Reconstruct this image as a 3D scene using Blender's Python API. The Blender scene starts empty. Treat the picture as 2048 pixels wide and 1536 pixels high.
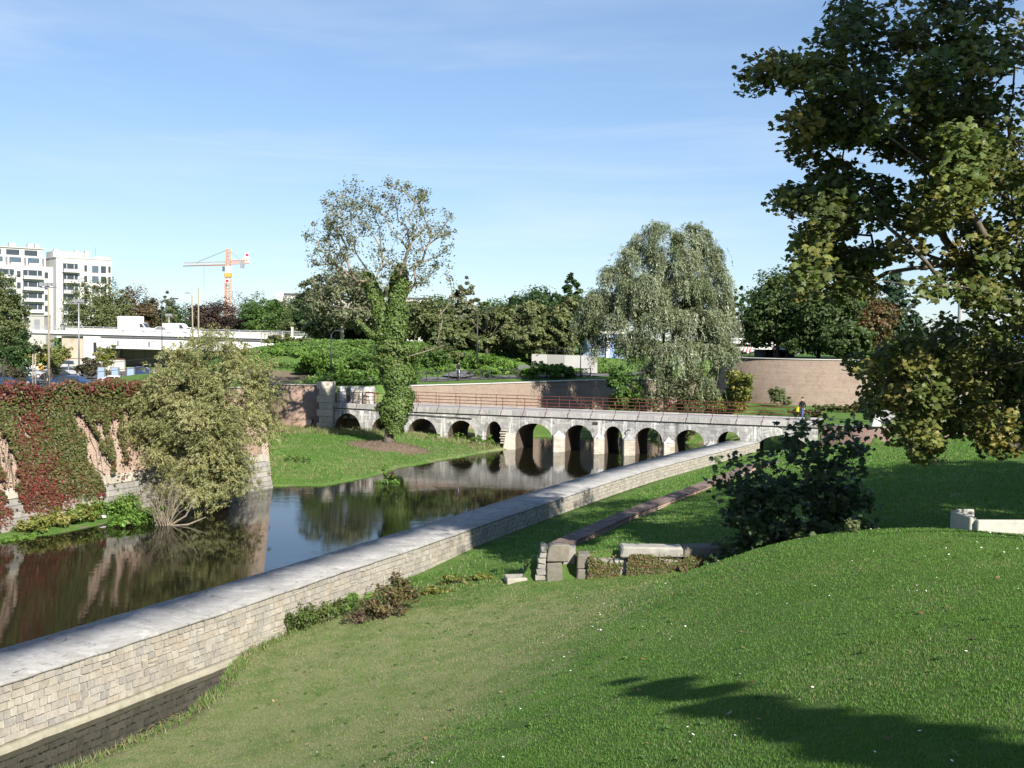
import bpy, bmesh, math, random
import numpy as np
from mathutils import Vector, Matrix, Quaternion

scene = bpy.context.scene
COL = scene.collection

# ------------------------------------------------------------------ camera
EYE = 9.5                      # metres above the moat water
FPX = 2150.0                   # focal length in photo pixels (2048 wide)
PITCH = math.atan(93 / FPX)
ROLL = 0.012
cam_data = bpy.data.cameras.new("camera")
cam_data.sensor_width = 36.0
cam_data.lens = FPX / 2048 * 36.0
cam_data.clip_start = 0.1
cam_data.clip_end = 6000.0
cam = bpy.data.objects.new("camera", cam_data)
COL.objects.link(cam)
cam.matrix_world = (Matrix.Translation((0, 0, EYE)) @ Matrix.Rotation(math.pi / 2 - PITCH, 4, 'X')
                    @ Matrix.Rotation(ROLL, 4, 'Z'))
scene.camera = cam

# ------------------------------------------------------------------ light
SUN_EL = math.radians(34)
SUN_AZ = np.array([0.475, -0.88])
TO_SUN = np.array([SUN_AZ[0] * math.cos(SUN_EL), SUN_AZ[1] * math.cos(SUN_EL), math.sin(SUN_EL)])
sun_data = bpy.data.lights.new("sun", 'SUN')
sun_data.energy = 4.8
sun_data.angle = math.radians(0.53)
sun_data.color = (1.0, 0.93, 0.82)
sun = bpy.data.objects.new("sun", sun_data)
COL.objects.link(sun)
sun.rotation_euler = Vector(-TO_SUN).to_track_quat('-Z', 'Y').to_euler()

world = bpy.data.worlds.new("World")
scene.world = world
world.use_nodes = True
wt = world.node_tree
wt.nodes.clear()
w_out = wt.nodes.new('ShaderNodeOutputWorld')
w_bg = wt.nodes.new('ShaderNodeBackground')
w_bg.inputs['Strength'].default_value = 0.101
w_sky = wt.nodes.new('ShaderNodeTexSky')
w_sky.sky_type = 'NISHITA'
w_sky.sun_disc = False
w_sky.sun_elevation = SUN_EL
w_sky.sun_rotation = math.atan2(SUN_AZ[0], SUN_AZ[1])
w_sky.altitude = 0
w_sky.air_density = 1.0
w_sky.dust_density = 0.0
w_sky.ozone_density = 3.0
# thin cirrus: stretched noise on the sky direction, laid out on a high flat layer
w_tc = wt.nodes.new('ShaderNodeTexCoord')
w_sep = wt.nodes.new('ShaderNodeSeparateXYZ')
wt.links.new(w_tc.outputs['Generated'], w_sep.inputs[0])
def wmath(op, a, b=None, c=None):
    n = wt.nodes.new('ShaderNodeMath'); n.operation = op
    for i, v in enumerate((a, b, c)):
        if v is None: continue
        if isinstance(v, (int, float)): n.inputs[i].default_value = v
        else: wt.links.new(v, n.inputs[i])
    return n.outputs[0]
w_z = wmath('ADD', wmath('MAXIMUM', w_sep.outputs[2], 0.0), 0.055)
w_comb = wt.nodes.new('ShaderNodeCombineXYZ')
wt.links.new(wmath('DIVIDE', w_sep.outputs[0], w_z), w_comb.inputs[0])
wt.links.new(wmath('DIVIDE', w_sep.outputs[1], w_z), w_comb.inputs[1])
def wnoise(scale, detail, rough, loc, rot, scl, dist=0.6):
    m = wt.nodes.new('ShaderNodeMapping')
    m.inputs['Location'].default_value = loc
    m.inputs['Rotation'].default_value = (0, 0, math.radians(rot))
    m.inputs['Scale'].default_value = scl
    wt.links.new(w_comb.outputs[0], m.inputs[0])
    n = wt.nodes.new('ShaderNodeTexNoise')
    n.inputs['Scale'].default_value = scale
    n.inputs['Detail'].default_value = detail
    n.inputs['Roughness'].default_value = rough
    n.inputs['Distortion'].default_value = dist
    wt.links.new(m.outputs[0], n.inputs['Vector'])
    return n.outputs[0]
def wramp(v, a, b, top):
    n = wt.nodes.new('ShaderNodeMapRange'); n.interpolation_type = 'SMOOTHSTEP'
    n.inputs['From Min'].default_value = a; n.inputs['From Max'].default_value = b
    n.inputs['To Max'].default_value = top
    wt.links.new(v, n.inputs['Value'])
    return n.outputs[0]
def wwisp(scale, rot, scl, loc, detail=7, rough=0.6, dist=0.5):
    m = wt.nodes.new('ShaderNodeMapping')
    m.inputs['Location'].default_value = loc; m.inputs['Rotation'].default_value = (0, math.radians(rot), 0); m.inputs['Scale'].default_value = scl
    wt.links.new(w_tc.outputs['Generated'], m.inputs[0])
    n = wt.nodes.new('ShaderNodeTexNoise')
    n.inputs['Scale'].default_value = scale; n.inputs['Detail'].default_value = detail; n.inputs['Roughness'].default_value = rough; n.inputs['Distortion'].default_value = dist
    wt.links.new(m.outputs[0], n.inputs['Vector']); return n.outputs[0]
c1 = wramp(wwisp(2.2, 22, (1.0, 1.0, 9.0), (.3, .1, .7)), 0.50, 0.78, 0.26)
c2 = wramp(wwisp(2.0, -9, (1.2, 1.0, 5.0), (1.3, .4, .2), 5, .55), 0.48, 0.74, 0.16)
c3 = wramp(wnoise(0.20, 5, 0.55, (7.3, 2.2, 0), -38, (0.8, 1.1, 1), 0.8), 0.44, 0.72, 0.12)
w_cl = wmath('MINIMUM', wmath('ADD', wmath('ADD', c1, c2), c3), 0.75)
w_mix = wt.nodes.new('ShaderNodeMixRGB')
w_mix.inputs['Color2'].default_value = (4.0, 4.5, 4.8, 1)
wt.links.new(w_cl, w_mix.inputs['Fac'])
w_gam = wt.nodes.new('ShaderNodeGamma'); w_gam.inputs['Gamma'].default_value = 0.7      # flatter fall-off towards the hazy horizon
w_tint = wt.nodes.new('ShaderNodeMixRGB'); w_tint.blend_type = 'MULTIPLY'; w_tint.inputs[0].default_value = 1.0
w_tint.inputs['Color2'].default_value = (0.86, 0.985, 1.17, 1)
wt.links.new(w_sky.outputs[0], w_gam.inputs[0]); wt.links.new(w_gam.outputs[0], w_tint.inputs['Color1'])
wt.links.new(w_tint.outputs[0], w_mix.inputs['Color1'])
wt.links.new(w_mix.outputs[0], w_bg.inputs['Color'])
wt.links.new(w_bg.outputs[0], w_out.inputs['Surface'])

scene.view_settings.view_transform = 'Standard'
scene.view_settings.look = 'None'
scene.view_settings.exposure = 1.10
scene.view_settings.gamma = 1.0
scene.view_settings.use_curve_mapping = False
scene.cycles.max_bounces = 6
scene.cycles.transparent_max_bounces = 4
scene.cycles.use_denoising = True

# ------------------------------------------------------------------ helpers
rng = np.random.default_rng(7)
R_CAM = np.array(cam.matrix_world.to_3x3())
def ray(px, py):
    return R_CAM @ np.array([(px - 1024) / FPX, -(py - 768) / FPX, -1.0])
def at(px, py, D):
    """point of the place that lies D metres ahead, along a sight line of the survey photograph"""
    d = ray(px, py); d = d / d[1] * D
    return np.array([d[0], d[1], d[2] + EYE])
def at_z(px, py, z):
    d = ray(px, py); t = (z - EYE) / d[2]
    return np.array([d[0] * t, d[1] * t, z])

def link(o, parent=None):
    COL.objects.link(o)
    if parent is not None: o.parent = parent
    return o
def tag(o, label=None, cat=None, group=None, kind=None):
    if label: o['label'] = label
    if cat: o['category'] = cat
    if group: o['group'] = group
    if kind: o['kind'] = kind
    return o
def empty(name, loc, label, cat, group=None, rz=0.0):
    o = bpy.data.objects.new(name, None)
    o.location = tuple(float(v) for v in loc); o.rotation_euler = (0, 0, rz)
    o.empty_display_size = 0.3
    link(o)
    return tag(o, label, cat, group)
def mesh_obj(name, me, parent=None):
    o = bpy.data.objects.new(name, me)
    return link(o, parent)
def np_mesh(name, V, F, mats, tint=None, uv=None, smooth=False, mat_idx=None):
    """V (n,3), F (m,k) all the same size"""
    V = np.asarray(V, dtype=np.float32); F = np.asarray(F, dtype=np.int32)
    me = bpy.data.meshes.new(name)
    m, k = F.shape
    me.vertices.add(len(V)); me.vertices.foreach_set('co', V.ravel())
    me.loops.add(m * k); me.loops.foreach_set('vertex_index', F.ravel())
    me.polygons.add(m)
    me.polygons.foreach_set('loop_start', np.arange(0, m * k, k, dtype=np.int32))
    if smooth: me.polygons.foreach_set('use_smooth', np.ones(m, dtype=bool))
    for mm in (mats if isinstance(mats, (list, tuple)) else [mats]): me.materials.append(mm)
    if mat_idx is not None: me.polygons.foreach_set('material_index', np.asarray(mat_idx, dtype=np.int32))
    if tint is not None:
        a = me.attributes.new('tint', 'FLOAT_COLOR', 'FACE')
        t = np.ones((m, 4), dtype=np.float32); t[:, :3] = tint
        a.data.foreach_set('color', t.ravel())
    if uv is not None:
        l = me.uv_layers.new(name='UVMap')
        l.data.foreach_set('uv', np.asarray(uv, dtype=np.float32)[F.ravel()].ravel())
    me.update(calc_edges=True)
    return me

class MB:
    """collects boxes, bars, tubes, prisms; one object at the end"""
    def __init__(s): s.v = []; s.f = []; s.mi = []; s.cur = 0
    def _add(s, vs, fs):
        n = len(s.v); s.v += [tuple(float(c) for c in v) for v in vs]
        for f in fs: s.f.append([i + n for i in f]); s.mi.append(s.cur)
        return s
    def hexa(s, p):  # 8 points: bottom 4 ccw, top 4
        return s._add(p, [(0, 3, 2, 1), (4, 5, 6, 7), (0, 1, 5, 4), (1, 2, 6, 5), (2, 3, 7, 6), (3, 0, 4, 7)])
    def box(s, c, size, rz=0.0):
        cx, cy, cz = c; a, b, h = size[0] / 2, size[1] / 2, size[2] / 2
        co, si = math.cos(rz), math.sin(rz)
        P = []
        for z in (-h, h):
            for x, y in ((-a, -b), (a, -b), (a, b), (-a, b)):
                P.append((cx + x * co - y * si, cy + x * si + y * co, cz + z))
        return s.hexa(P)
    def prism(s, poly, axis, lo, hi):
        """poly of 2-D points extruded along axis 'y' (x,z poly), 'x' (y,z) or 'z' (x,y)"""
        n = len(poly); P = []
        for t in (lo, hi):
            for a, b in poly:
                P.append({'y': (a, t, b), 'x': (t, a, b), 'z': (a, b, t)}[axis])
        F = [tuple(range(n)), tuple(range(2 * n - 1, n - 1, -1))]
        for i in range(n): j = (i + 1) % n; F.append((i, i + n, j + n, j))
        return s._add(P, F)
    def tube(s, pts, radii, sides=6, cap=True):
        pts = [Vector(tuple(float(c) for c in p)) for p in pts]
        if isinstance(radii, (int, float)): radii = [radii] * len(pts)
        base = len(s.v); n = len(pts)
        up = Vector((0, 0, 1))
        for i, p in enumerate(pts):
            d = (pts[min(i + 1, n - 1)] - pts[max(i - 1, 0)])
            if d.length < 1e-9: d = Vector((0, 0, 1))
            d.normalize()
            ref = up if abs(d.z) < 0.92 else Vector((1, 0, 0))
            a = d.cross(ref).normalized(); b = d.cross(a)
            for k in range(sides):
                t = 2 * math.pi * k / sides
                q = p + (a * math.cos(t) + b * math.sin(t)) * radii[i]
                s.v.append(tuple(q))
        for i in range(n - 1):
            for k in range(sides):
                k2 = (k + 1) % sides
                s.f.append([base + i * sides + k, base + i * sides + k2, base + (i + 1) * sides + k2, base + (i + 1) * sides + k]); s.mi.append(s.cur)
        if cap:
            s.f.append([base + k for k in range(sides)]); s.mi.append(s.cur)
            s.f.append([base + (n - 1) * sides + k for k in range(sides - 1, -1, -1)]); s.mi.append(s.cur)
        return s
    def build(s, name, mats, parent=None, bevel=0.0, smooth=False, segs=1):
        me = bpy.data.meshes.new(name)
        me.from_pydata(s.v, [], s.f)
        for m in (mats if isinstance(mats, (list, tuple)) else [mats]): me.materials.append(m)
        me.polygons.foreach_set('material_index', s.mi)
        if bevel or True:
            bm = bmesh.new(); bm.from_mesh(me)
            bmesh.ops.recalc_face_normals(bm, faces=bm.faces)
            if bevel:
                es = [e for e in bm.edges if len(e.link_faces) == 2 and e.calc_face_angle(0) > 0.5]
                bmesh.ops.bevel(bm, geom=es, offset=bevel, segments=segs, affect='EDGES', profile=0.6, clamp_overlap=True)
            bm.to_mesh(me); bm.free()
        if smooth: me.polygons.foreach_set('use_smooth', [True] * len(me.polygons))
        me.update()
        return mesh_obj(name, me, parent)

# ------------------------------------------------------------------ materials
MATS = {}
class NT:
    def __init__(s, name):
        s.m = bpy.data.materials.new(name); s.m.use_nodes = True
        s.t = s.m.node_tree; s.t.nodes.clear()
        s.out = s.t.nodes.new('ShaderNodeOutputMaterial')
        MATS[name] = s.m
    def n(s, typ, **kw):
        nd = s.t.nodes.new('ShaderNode' + typ)
        for k, v in kw.items(): setattr(nd, k, v)
        return nd
    def set(s, sock, v):
        if v is None: return
        if isinstance(v, (int, float)): sock.default_value = v
        elif isinstance(v, (tuple, list)):
            sock.default_value = tuple(v) + ((1,) if len(v) == 3 and len(sock.default_value) == 4 else ())
        else: s.t.links.new(v, sock)
    def coord(s, which='Object'): return s.n('TexCoord').outputs[which]
    def mapping(s, vec, scale=(1, 1, 1), rot=(0, 0, 0), loc=(0, 0, 0)):
        m = s.n('Mapping'); s.set(m.inputs[0], vec)
        m.inputs['Scale'].default_value = scale; m.inputs['Rotation'].default_value = rot; m.inputs['Location'].default_value = loc
        return m.outputs[0]
    def noise(s, vec, scale, detail=5, rough=0.6, dist=0.0, color=False):
        m = s.n('TexNoise'); s.set(m.inputs['Vector'], vec)
        m.inputs['Scale'].default_value = scale; m.inputs['Detail'].default_value = detail
        m.inputs['Roughness'].default_value = rough; m.inputs['Distortion'].default_value = dist
        return m.outputs['Color' if color else 'Fac']
    def ramp(s, v, lo, hi, a=0.0, b=1.0):
        m = s.n('MapRange', interpolation_type='SMOOTHSTEP'); s.set(m.inputs['Value'], v)
        m.inputs['From Min'].default_value = lo; m.inputs['From Max'].default_value = hi
        m.inputs['To Min'].default_value = a; m.inputs['To Max'].default_value = b
        return m.outputs[0]
    def mix(s, f, a, b, mode='MIX'):
        m = s.n('MixRGB', blend_type=mode); s.set(m.inputs[0], f); s.set(m.inputs[1], a); s.set(m.inputs[2], b)
        return m.outputs[0]
    def math(s, op, a, b=None):
        m = s.n('Math', operation=op); s.set(m.inputs[0], a); s.set(m.inputs[1], b); return m.outputs[0]
    def attr(s, name):
        a = s.n('Attribute', attribute_name=name); return a.outputs
    def bump(s, h, strength=0.3, dist=0.05):
        b = s.n('Bump'); s.set(b.inputs['Height'], h)
        b.inputs['Strength'].default_value = strength; b.inputs['Distance'].default_value = dist
        return b.outputs[0]
    def pbr(s, base, rough=0.8, spec=0.3, metal=0.0, normal=None):
        p = s.n('BsdfPrincipled'); s.set(p.inputs['Base Color'], base); s.set(p.inputs['Roughness'], rough)
        p.inputs['Specular IOR Level'].default_value = spec; s.set(p.inputs['Metallic'], metal)
        if normal is not None: s.t.links.new(normal, p.inputs['Normal'])
        s.t.links.new(p.outputs[0], s.out.inputs['Surface'])
        return p

def plain(name, col, rough=0.6, spec=0.4, metal=0.0, var=0.15, scale=3.0, dirt=None):
    t = NT(name); v = t.coord()
    n = t.noise(v, scale, 5, 0.6)
    dark = tuple(c * (1 - var) for c in col); light = tuple(min(1, c * (1 + var)) for c in col)
    c = t.mix(n, dark, light)
    if dirt:
        c = t.mix(t.ramp(t.noise(v, scale * 0.6, 6, 0.7), 0.5, 0.75, 0, 0.7), c, dirt)
    t.pbr(c, rough, spec, metal)
    return t.m

def foliage_mat(name, transl=0.28, rough=0.5, spec=0.3):
    t = NT(name); a = t.attr('tint')['Color']
    p = t.pbr(a, rough, spec)
    tr = t.n('BsdfTranslucent'); t.set(tr.inputs[0], t.mix(1.0, a, (1.25, 1.15, 0.6), 'MULTIPLY'))
    mx = t.n('MixShader'); mx.inputs[0].default_value = transl
    t.t.links.new(p.outputs[0], mx.inputs[1]); t.t.links.new(tr.outputs[0], mx.inputs[2])
    t.t.links.new(mx.outputs[0], t.out.inputs['Surface'])
    return t.m
M_LEAF = foliage_mat('leaf')
M_WILLOW = foliage_mat('willow_leaf', 0.2, 0.4, 0.5)
M_BLADE = foliage_mat('grass_blade', 0.42, 0.6, 0.15)

def stone_mat(name, cols, joint=None, bump=0.35, nscale=6.0, streak=0.0, streak_col=(0.55, 0.55, 0.53)):
    t = NT(name); v = t.coord()
    oi = t.n('ObjectInfo').outputs['Random']; isl = t.n('NewGeometry').outputs['Random Per Island']
    r = t.math('FRACT', t.math('ADD', oi, isl))
    cr = t.n('ValToRGB'); t.set(cr.inputs[0], r); cr.color_ramp.interpolation = 'LINEAR'
    el = cr.color_ramp.elements
    while len(el) < len(cols): el.new(0.5)
    for i, c in enumerate(cols): el[i].position = i / (len(cols) - 1); el[i].color = (*c, 1)
    wv = t.n('NewGeometry').outputs['Position']
    n1 = t.noise(wv, nscale, 8, 0.65); n2 = t.noise(wv, nscale * 0.16, 5, 0.6)
    c = t.mix(t.ramp(n1, 0.3, 0.75, 0.0, 0.55), cr.outputs[0], t.mix(1.0, cr.outputs[0], (0.55, 0.53, 0.5), 'MULTIPLY'))
    c = t.mix(t.ramp(n2, 0.45, 0.7, 0.0, 0.45), c, t.mix(1.0, c, (1.35, 1.33, 1.28), 'MULTIPLY'))
    if streak:
        sv = t.mapping(wv, (2.2, 2.2, 0.22))
        c = t.mix(t.ramp(t.noise(sv, 1.4, 6, 0.7), 0.52, 0.66, 0.0, streak), c, streak_col)
        c = t.mix(t.ramp(t.noise(t.mapping(wv, (1.5, 1.5, 0.15), loc=(4, 2, 1)), 1.6, 6, 0.7), 0.53, 0.68, 0.0, streak * 0.75), c, (0.09, 0.09, 0.085))
    t.pbr(c, 0.9, 0.2, normal=t.bump(n1, bump, 0.03))
    return t.m
M_DIKE = stone_mat('dike_stone', [(0.34, 0.322, 0.28), (0.28, 0.26, 0.222), (0.375, 0.355, 0.31), (0.32, 0.285, 0.235), (0.35, 0.335, 0.30), (0.27, 0.26, 0.24), (0.36, 0.335, 0.285), (0.33, 0.305, 0.26)], nscale=9)
M_MORTAR = plain('mortar', (0.38, 0.355, 0.305), 0.95, 0.1, var=0.35, scale=7)
M_ASHLAR = stone_mat('bridge_ashlar', [(0.36, 0.36, 0.355), (0.24, 0.245, 0.25), (0.45, 0.45, 0.44), (0.30, 0.30, 0.30), (0.40, 0.395, 0.38), (0.20, 0.205, 0.21)], nscale=4, streak=0.95, streak_col=(0.66, 0.66, 0.64))
M_PALE = stone_mat('pale_stone', [(0.42, 0.385, 0.325), (0.35, 0.325, 0.275), (0.46, 0.43, 0.37)], nscale=5, streak=0.3)
M_BASE = stone_mat('grey_block', [(0.27, 0.26, 0.24), (0.22, 0.215, 0.2), (0.31, 0.30, 0.275), (0.25, 0.235, 0.205)], nscale=5, streak=0.3, streak_col=(0.4, 0.39, 0.36))
M_RUIN = stone_mat('ruin_stone', [(0.20, 0.185, 0.155), (0.15, 0.142, 0.118), (0.235, 0.22, 0.19)], nscale=6, bump=0.5)
M_JOINT = plain('bridge_mortar', (0.37, 0.365, 0.35), 0.95, 0.1, var=0.3, scale=5)
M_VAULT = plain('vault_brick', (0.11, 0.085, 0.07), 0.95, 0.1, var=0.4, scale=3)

def brick_mat(name, c1, c2, mort, scale=1.0, dirt=0.5):
    t = NT(name); uv = t.coord('UV'); wv = t.n('NewGeometry').outputs['Position']
    b = t.n('TexBrick'); t.set(b.inputs['Vector'], uv)
    b.inputs['Scale'].default_value = scale
    b.inputs['Brick Width'].default_value = 0.24; b.inputs['Row Height'].default_value = 0.085
    b.inputs['Mortar Size'].default_value = 0.014; b.inputs['Mortar Smooth'].default_value = 0.2
    b.inputs['Bias'].default_value = -0.1
    t.set(b.inputs['Color1'], c1); t.set(b.inputs['Color2'], c2); t.set(b.inputs['Mortar'], mort)
    big = t.noise(wv, 0.35, 6, 0.65); mid = t.noise(wv, 1.7, 6, 0.7); fine = t.noise(wv, 9, 5, 0.7)
    c = t.mix(t.ramp(big, 0.42, 0.68, 0, 0.35), b.outputs['Color'], tuple(x * 1.05 for x in mort))
    c = t.mix(t.ramp(mid, 0.48, 0.75, 0, dirt), c, tuple(x * 0.5 for x in c1))
    c = t.mix(t.ramp(t.noise(t.mapping(wv, (1, 1, 0.15)), 1.3, 6, 0.7), 0.56, 0.75, 0, 0.35), c, (0.38, 0.33, 0.28))
    c = t.mix(t.ramp(t.noise(t.mapping(wv, (0.12, 0.12, 3.0)), 2.0, 6, 0.7), 0.5, 0.66, 0, 0.45), c, t.mix(1.0, c, (0.62, 0.58, 0.52), 'MULTIPLY'))
    c = t.mix(t.ramp(fine, 0.35, 0.7, 0, 0.35), c, t.mix(1.0, c, (0.6, 0.58, 0.55), 'MULTIPLY'))
    h = t.math('SUBTRACT', t.math('MULTIPLY', fine, 0.6), b.outputs['Fac'])
    t.pbr(c, 0.92, 0.15, normal=t.bump(h, 0.6, 0.02))
    return t.m
M_BRICK = brick_mat('old_brick', (0.215, 0.12, 0.09), (0.30, 0.185, 0.14), (0.42, 0.36, 0.30))
M_BRICK_TAN = brick_mat('tan_brick', (0.205, 0.148, 0.115), (0.26, 0.20, 0.157), (0.285, 0.245, 0.20), dirt=0.35)
M_BRICK_RED = brick_mat('red_brick', (0.21, 0.11, 0.09), (0.27, 0.155, 0.125), (0.37, 0.33, 0.29), dirt=0.25)

def concrete_top():
    t = NT('dike_concrete'); wv = t.n('NewGeometry').outputs['Position']
    n1 = t.noise(wv, 0.7, 7, 0.65); n2 = t.noise(wv, 4.0, 8, 0.75); n3 = t.noise(wv, 30, 4, 0.7)
    c = t.mix(t.ramp(n1, 0.3, 0.7), (0.235, 0.232, 0.225), (0.33, 0.325, 0.315))
    c = t.mix(t.ramp(n2, 0.49, 0.66, 0, 0.6), c, (0.17, 0.165, 0.16))
    c = t.mix(t.ramp(t.noise(wv, 2.1, 8, 0.8, 0.8), 0.57, 0.64, 0, 0.9), c, (0.07, 0.065, 0.06))
    c = t.mix(t.ramp(t.noise(t.mapping(wv, loc=(9, 3, 0)), 1.5, 7, 0.75), 0.53, 0.64, 0, 0.6), c, (0.44, 0.43, 0.415))
    c = t.mix(t.ramp(n3, 0.4, 0.7, 0, 0.3), c, (0.16, 0.155, 0.15))
    t.pbr(c, 0.92, 0.2, normal=t.bump(n2, 0.4, 0.03)); return t.m
M_TOP = concrete_top()

def ground_mat():
    t = NT('ground_cover'); wv = t.n('NewGeometry').outputs['Position']
    at_ = t.attr('cover'); sep = t.n('SeparateColor'); t.set(sep.inputs[0], at_['Color'])
    dry, soil, tarm = sep.outputs[0], sep.outputs[1], sep.outputs[2]
    n_big = t.noise(wv, 0.22, 5, 0.6); n_mid = t.noise(wv, 1.3, 6, 0.65); n_fine = t.noise(wv, 9, 6, 0.75); n_xf = t.noise(wv, 45, 4, 0.8)
    g = t.mix(t.ramp(n_big, 0.35, 0.65), (0.070, 0.142, 0.030), (0.098, 0.185, 0.042))
    g = t.mix(t.ramp(n_mid, 0.42, 0.7, 0, 0.6), g, (0.125, 0.19, 0.052))
    g = t.mix(t.ramp(n_fine, 0.45, 0.75, 0, 0.55), g, (0.050, 0.105, 0.018))
    g = t.mix(t.ramp(n_xf, 0.45, 0.72, 0, 0.5), g, (0.15, 0.20, 0.055))
    d = t.mix(t.ramp(n_fine, 0.3, 0.7), (0.27, 0.265, 0.14), (0.20, 0.235, 0.095))
    f = t.math('ADD', dry, t.ramp(n_mid, 0.3, 0.75, -0.35, 0.3))
    c = t.mix(t.ramp(f, 0.12, 0.95), g, d)
    s = t.mix(n_fine, (0.13, 0.098, 0.07), (0.22, 0.17, 0.125))
    c = t.mix(t.ramp(t.math('ADD', soil, t.ramp(n_mid, 0.3, 0.7, -0.3, 0.3)), 0.35, 0.7), c, s)
    a = t.mix(n_fine, (0.085, 0.085, 0.09), (0.13, 0.13, 0.135))
    c = t.mix(t.ramp(tarm, 0.4, 0.6), c, a)
    t.pbr(c, 0.95, 0.1, normal=t.bump(t.math('ADD', n_fine, n_xf), 0.9, 0.06)); return t.m
M_GROUND = ground_mat()

def water_mat():
    t = NT('moat_water'); wv = t.n('NewGeometry').outputs['Position']
    n1 = t.noise(t.mapping(wv, (0.55, 1.6, 1)), 1.3, 3, 0.5)
    n2 = t.noise(t.mapping(wv, (1.0, 2.6, 1)), 4.2, 2, 0.5)
    gust = t.ramp(t.noise(wv, 0.09, 3, 0.5), 0.42, 0.62, 0.15, 1.0)
    h = t.math('MULTIPLY', t.math('ADD', n1, t.math('MULTIPLY', n2, 0.25)), gust)
    b = t.bump(h, 0.10, 0.06)
    silt = t.mix(t.noise(wv, 0.4, 5, 0.6), (0.005, 0.006, 0.0035), (0.011, 0.011, 0.006))
    p = t.pbr(silt, 0.04, 0.5, normal=b); p.inputs['IOR'].default_value = 1.42
    return t.m
M_WATER = water_mat()
def bark_mat(name, a, b, scale=6):
    t = NT(name); v = t.n('NewGeometry').outputs['Position']
    n = t.noise(t.mapping(v, (1, 1, 0.25)), scale, 7, 0.7)
    t.pbr(t.mix(t.ramp(n, 0.3, 0.7), a, b), 0.9, 0.15, normal=t.bump(n, 0.6, 0.04)); return t.m
M_BARK = bark_mat('bark', (0.06, 0.05, 0.04), (0.16, 0.135, 0.11))
M_BARK_PALE = bark_mat('pale_bark', (0.15, 0.125, 0.09), (0.30, 0.26, 0.20))
M_BIRCH = bark_mat('birch_bark', (0.30, 0.28, 0.25), (0.55, 0.52, 0.48))
M_RUST = plain('rust_red_paint', (0.115, 0.036, 0.026), 0.65, 0.3, var=0.35, scale=5)
M_WHITE = plain('white_paint', (0.64, 0.64, 0.63), 0.5, 0.4, var=0.06, scale=0.6)
M_WALLW = plain('white_render', (0.50, 0.49, 0.475), 0.85, 0.2, var=0.08, scale=0.25, dirt=(0.6, 0.58, 0.55))
M_GREYR = plain('grey_render', (0.36, 0.35, 0.335), 0.85, 0.2, var=0.1, scale=0.3)
M_CONC = plain('concrete', (0.42, 0.41, 0.38), 0.9, 0.2, var=0.2, scale=1.2, dirt=(0.26, 0.25, 0.22))
M_CONCD = plain('dark_concrete', (0.20, 0.19, 0.17), 0.9, 0.2, var=0.3, scale=1.0)
M_ABUT = plain('stained_concrete', (0.44, 0.38, 0.30), 0.9, 0.15, var=0.25, scale=0.5, dirt=(0.22, 0.17, 0.12))
M_GLASS = plain('dark_glass', (0.035, 0.045, 0.055), 0.08, 0.6, var=0.3, scale=0.4)
M_GLASSB = plain('blue_glass', (0.07, 0.10, 0.13), 0.1, 0.6, var=0.3, scale=0.4)
M_DARK = plain('dark_metal', (0.025, 0.027, 0.03), 0.5, 0.4, var=0.2)
M_GREYM = plain('grey_metal', (0.30, 0.31, 0.32), 0.45, 0.5, metal=0.4, var=0.1)
M_GALV = plain('pale_metal', (0.42, 0.43, 0.44), 0.4, 0.5, metal=0.2, var=0.08)
M_WOODP = plain('weathered_wood', (0.25, 0.22, 0.17), 0.9, 0.15, var=0.25, scale=5)
M_TYRE = plain('tyre_rubber', (0.02, 0.02, 0.02), 0.8, 0.2)
M_ORANGE = plain('orange_cloth', (0.75, 0.20, 0.03), 0.7, 0.2, var=0.1)
M_YELLOW = plain('yellow_paint', (0.62, 0.32, 0.04), 0.5, 0.4, var=0.12)
M_CRANEP = plain('pale_orange_paint', (0.60, 0.30, 0.19), 0.55, 0.3, var=0.1)
M_RED = plain('red_paint', (0.45, 0.03, 0.05), 0.5, 0.4)
M_MAGENTA = plain('magenta_paint', (0.40, 0.03, 0.12), 0.5, 0.3)
M_BLUEC = plain('blue_car_paint', (0.02, 0.04, 0.11), 0.25, 0.6)
M_BLACKC = plain('black_car_paint', (0.015, 0.017, 0.02), 0.22, 0.6)
M_SILVER = plain('silver_car_paint', (0.42, 0.44, 0.46), 0.3, 0.6, metal=0.3)
M_GREENP = plain('green_sign_paint', (0.02, 0.16, 0.08), 0.5, 0.4)
M_BLUEW = plain('blue_cladding', (0.24, 0.33, 0.52), 0.6, 0.3, var=0.08)
M_BLUET = plain('blue_tarpaulin', (0.03, 0.10, 0.42), 0.5, 0.4, var=0.2)
M_BROWNP = plain('brown_paint', (0.14, 0.07, 0.05), 0.7, 0.2)
M_SLATE = plain('slate', (0.06, 0.06, 0.065), 0.7, 0.3)
M_ASPH = plain('asphalt', (0.13, 0.13, 0.135), 0.95, 0.15, var=0.25, scale=3)
M_PATH = plain('pale_path', (0.30, 0.29, 0.29), 0.95, 0.1, var=0.15, scale=2)
M_SKIN = plain('skin', (0.50, 0.30, 0.22), 0.6, 0.3)
M_HAIR = plain('dark_hair', (0.02, 0.015, 0.012), 0.6, 0.3)
M_JEANS = plain('blue_denim', (0.08, 0.15, 0.32), 0.9, 0.1)
M_TOPD = plain('dark_cloth', (0.03, 0.03, 0.035), 0.9, 0.1)
M_HIVIS = plain('yellow_vest', (0.62, 0.68, 0.05), 0.8, 0.2)
M_DAISY = plain('white_petal', (0.8, 0.8, 0.76), 0.8, 0.2, var=0.05)
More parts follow.
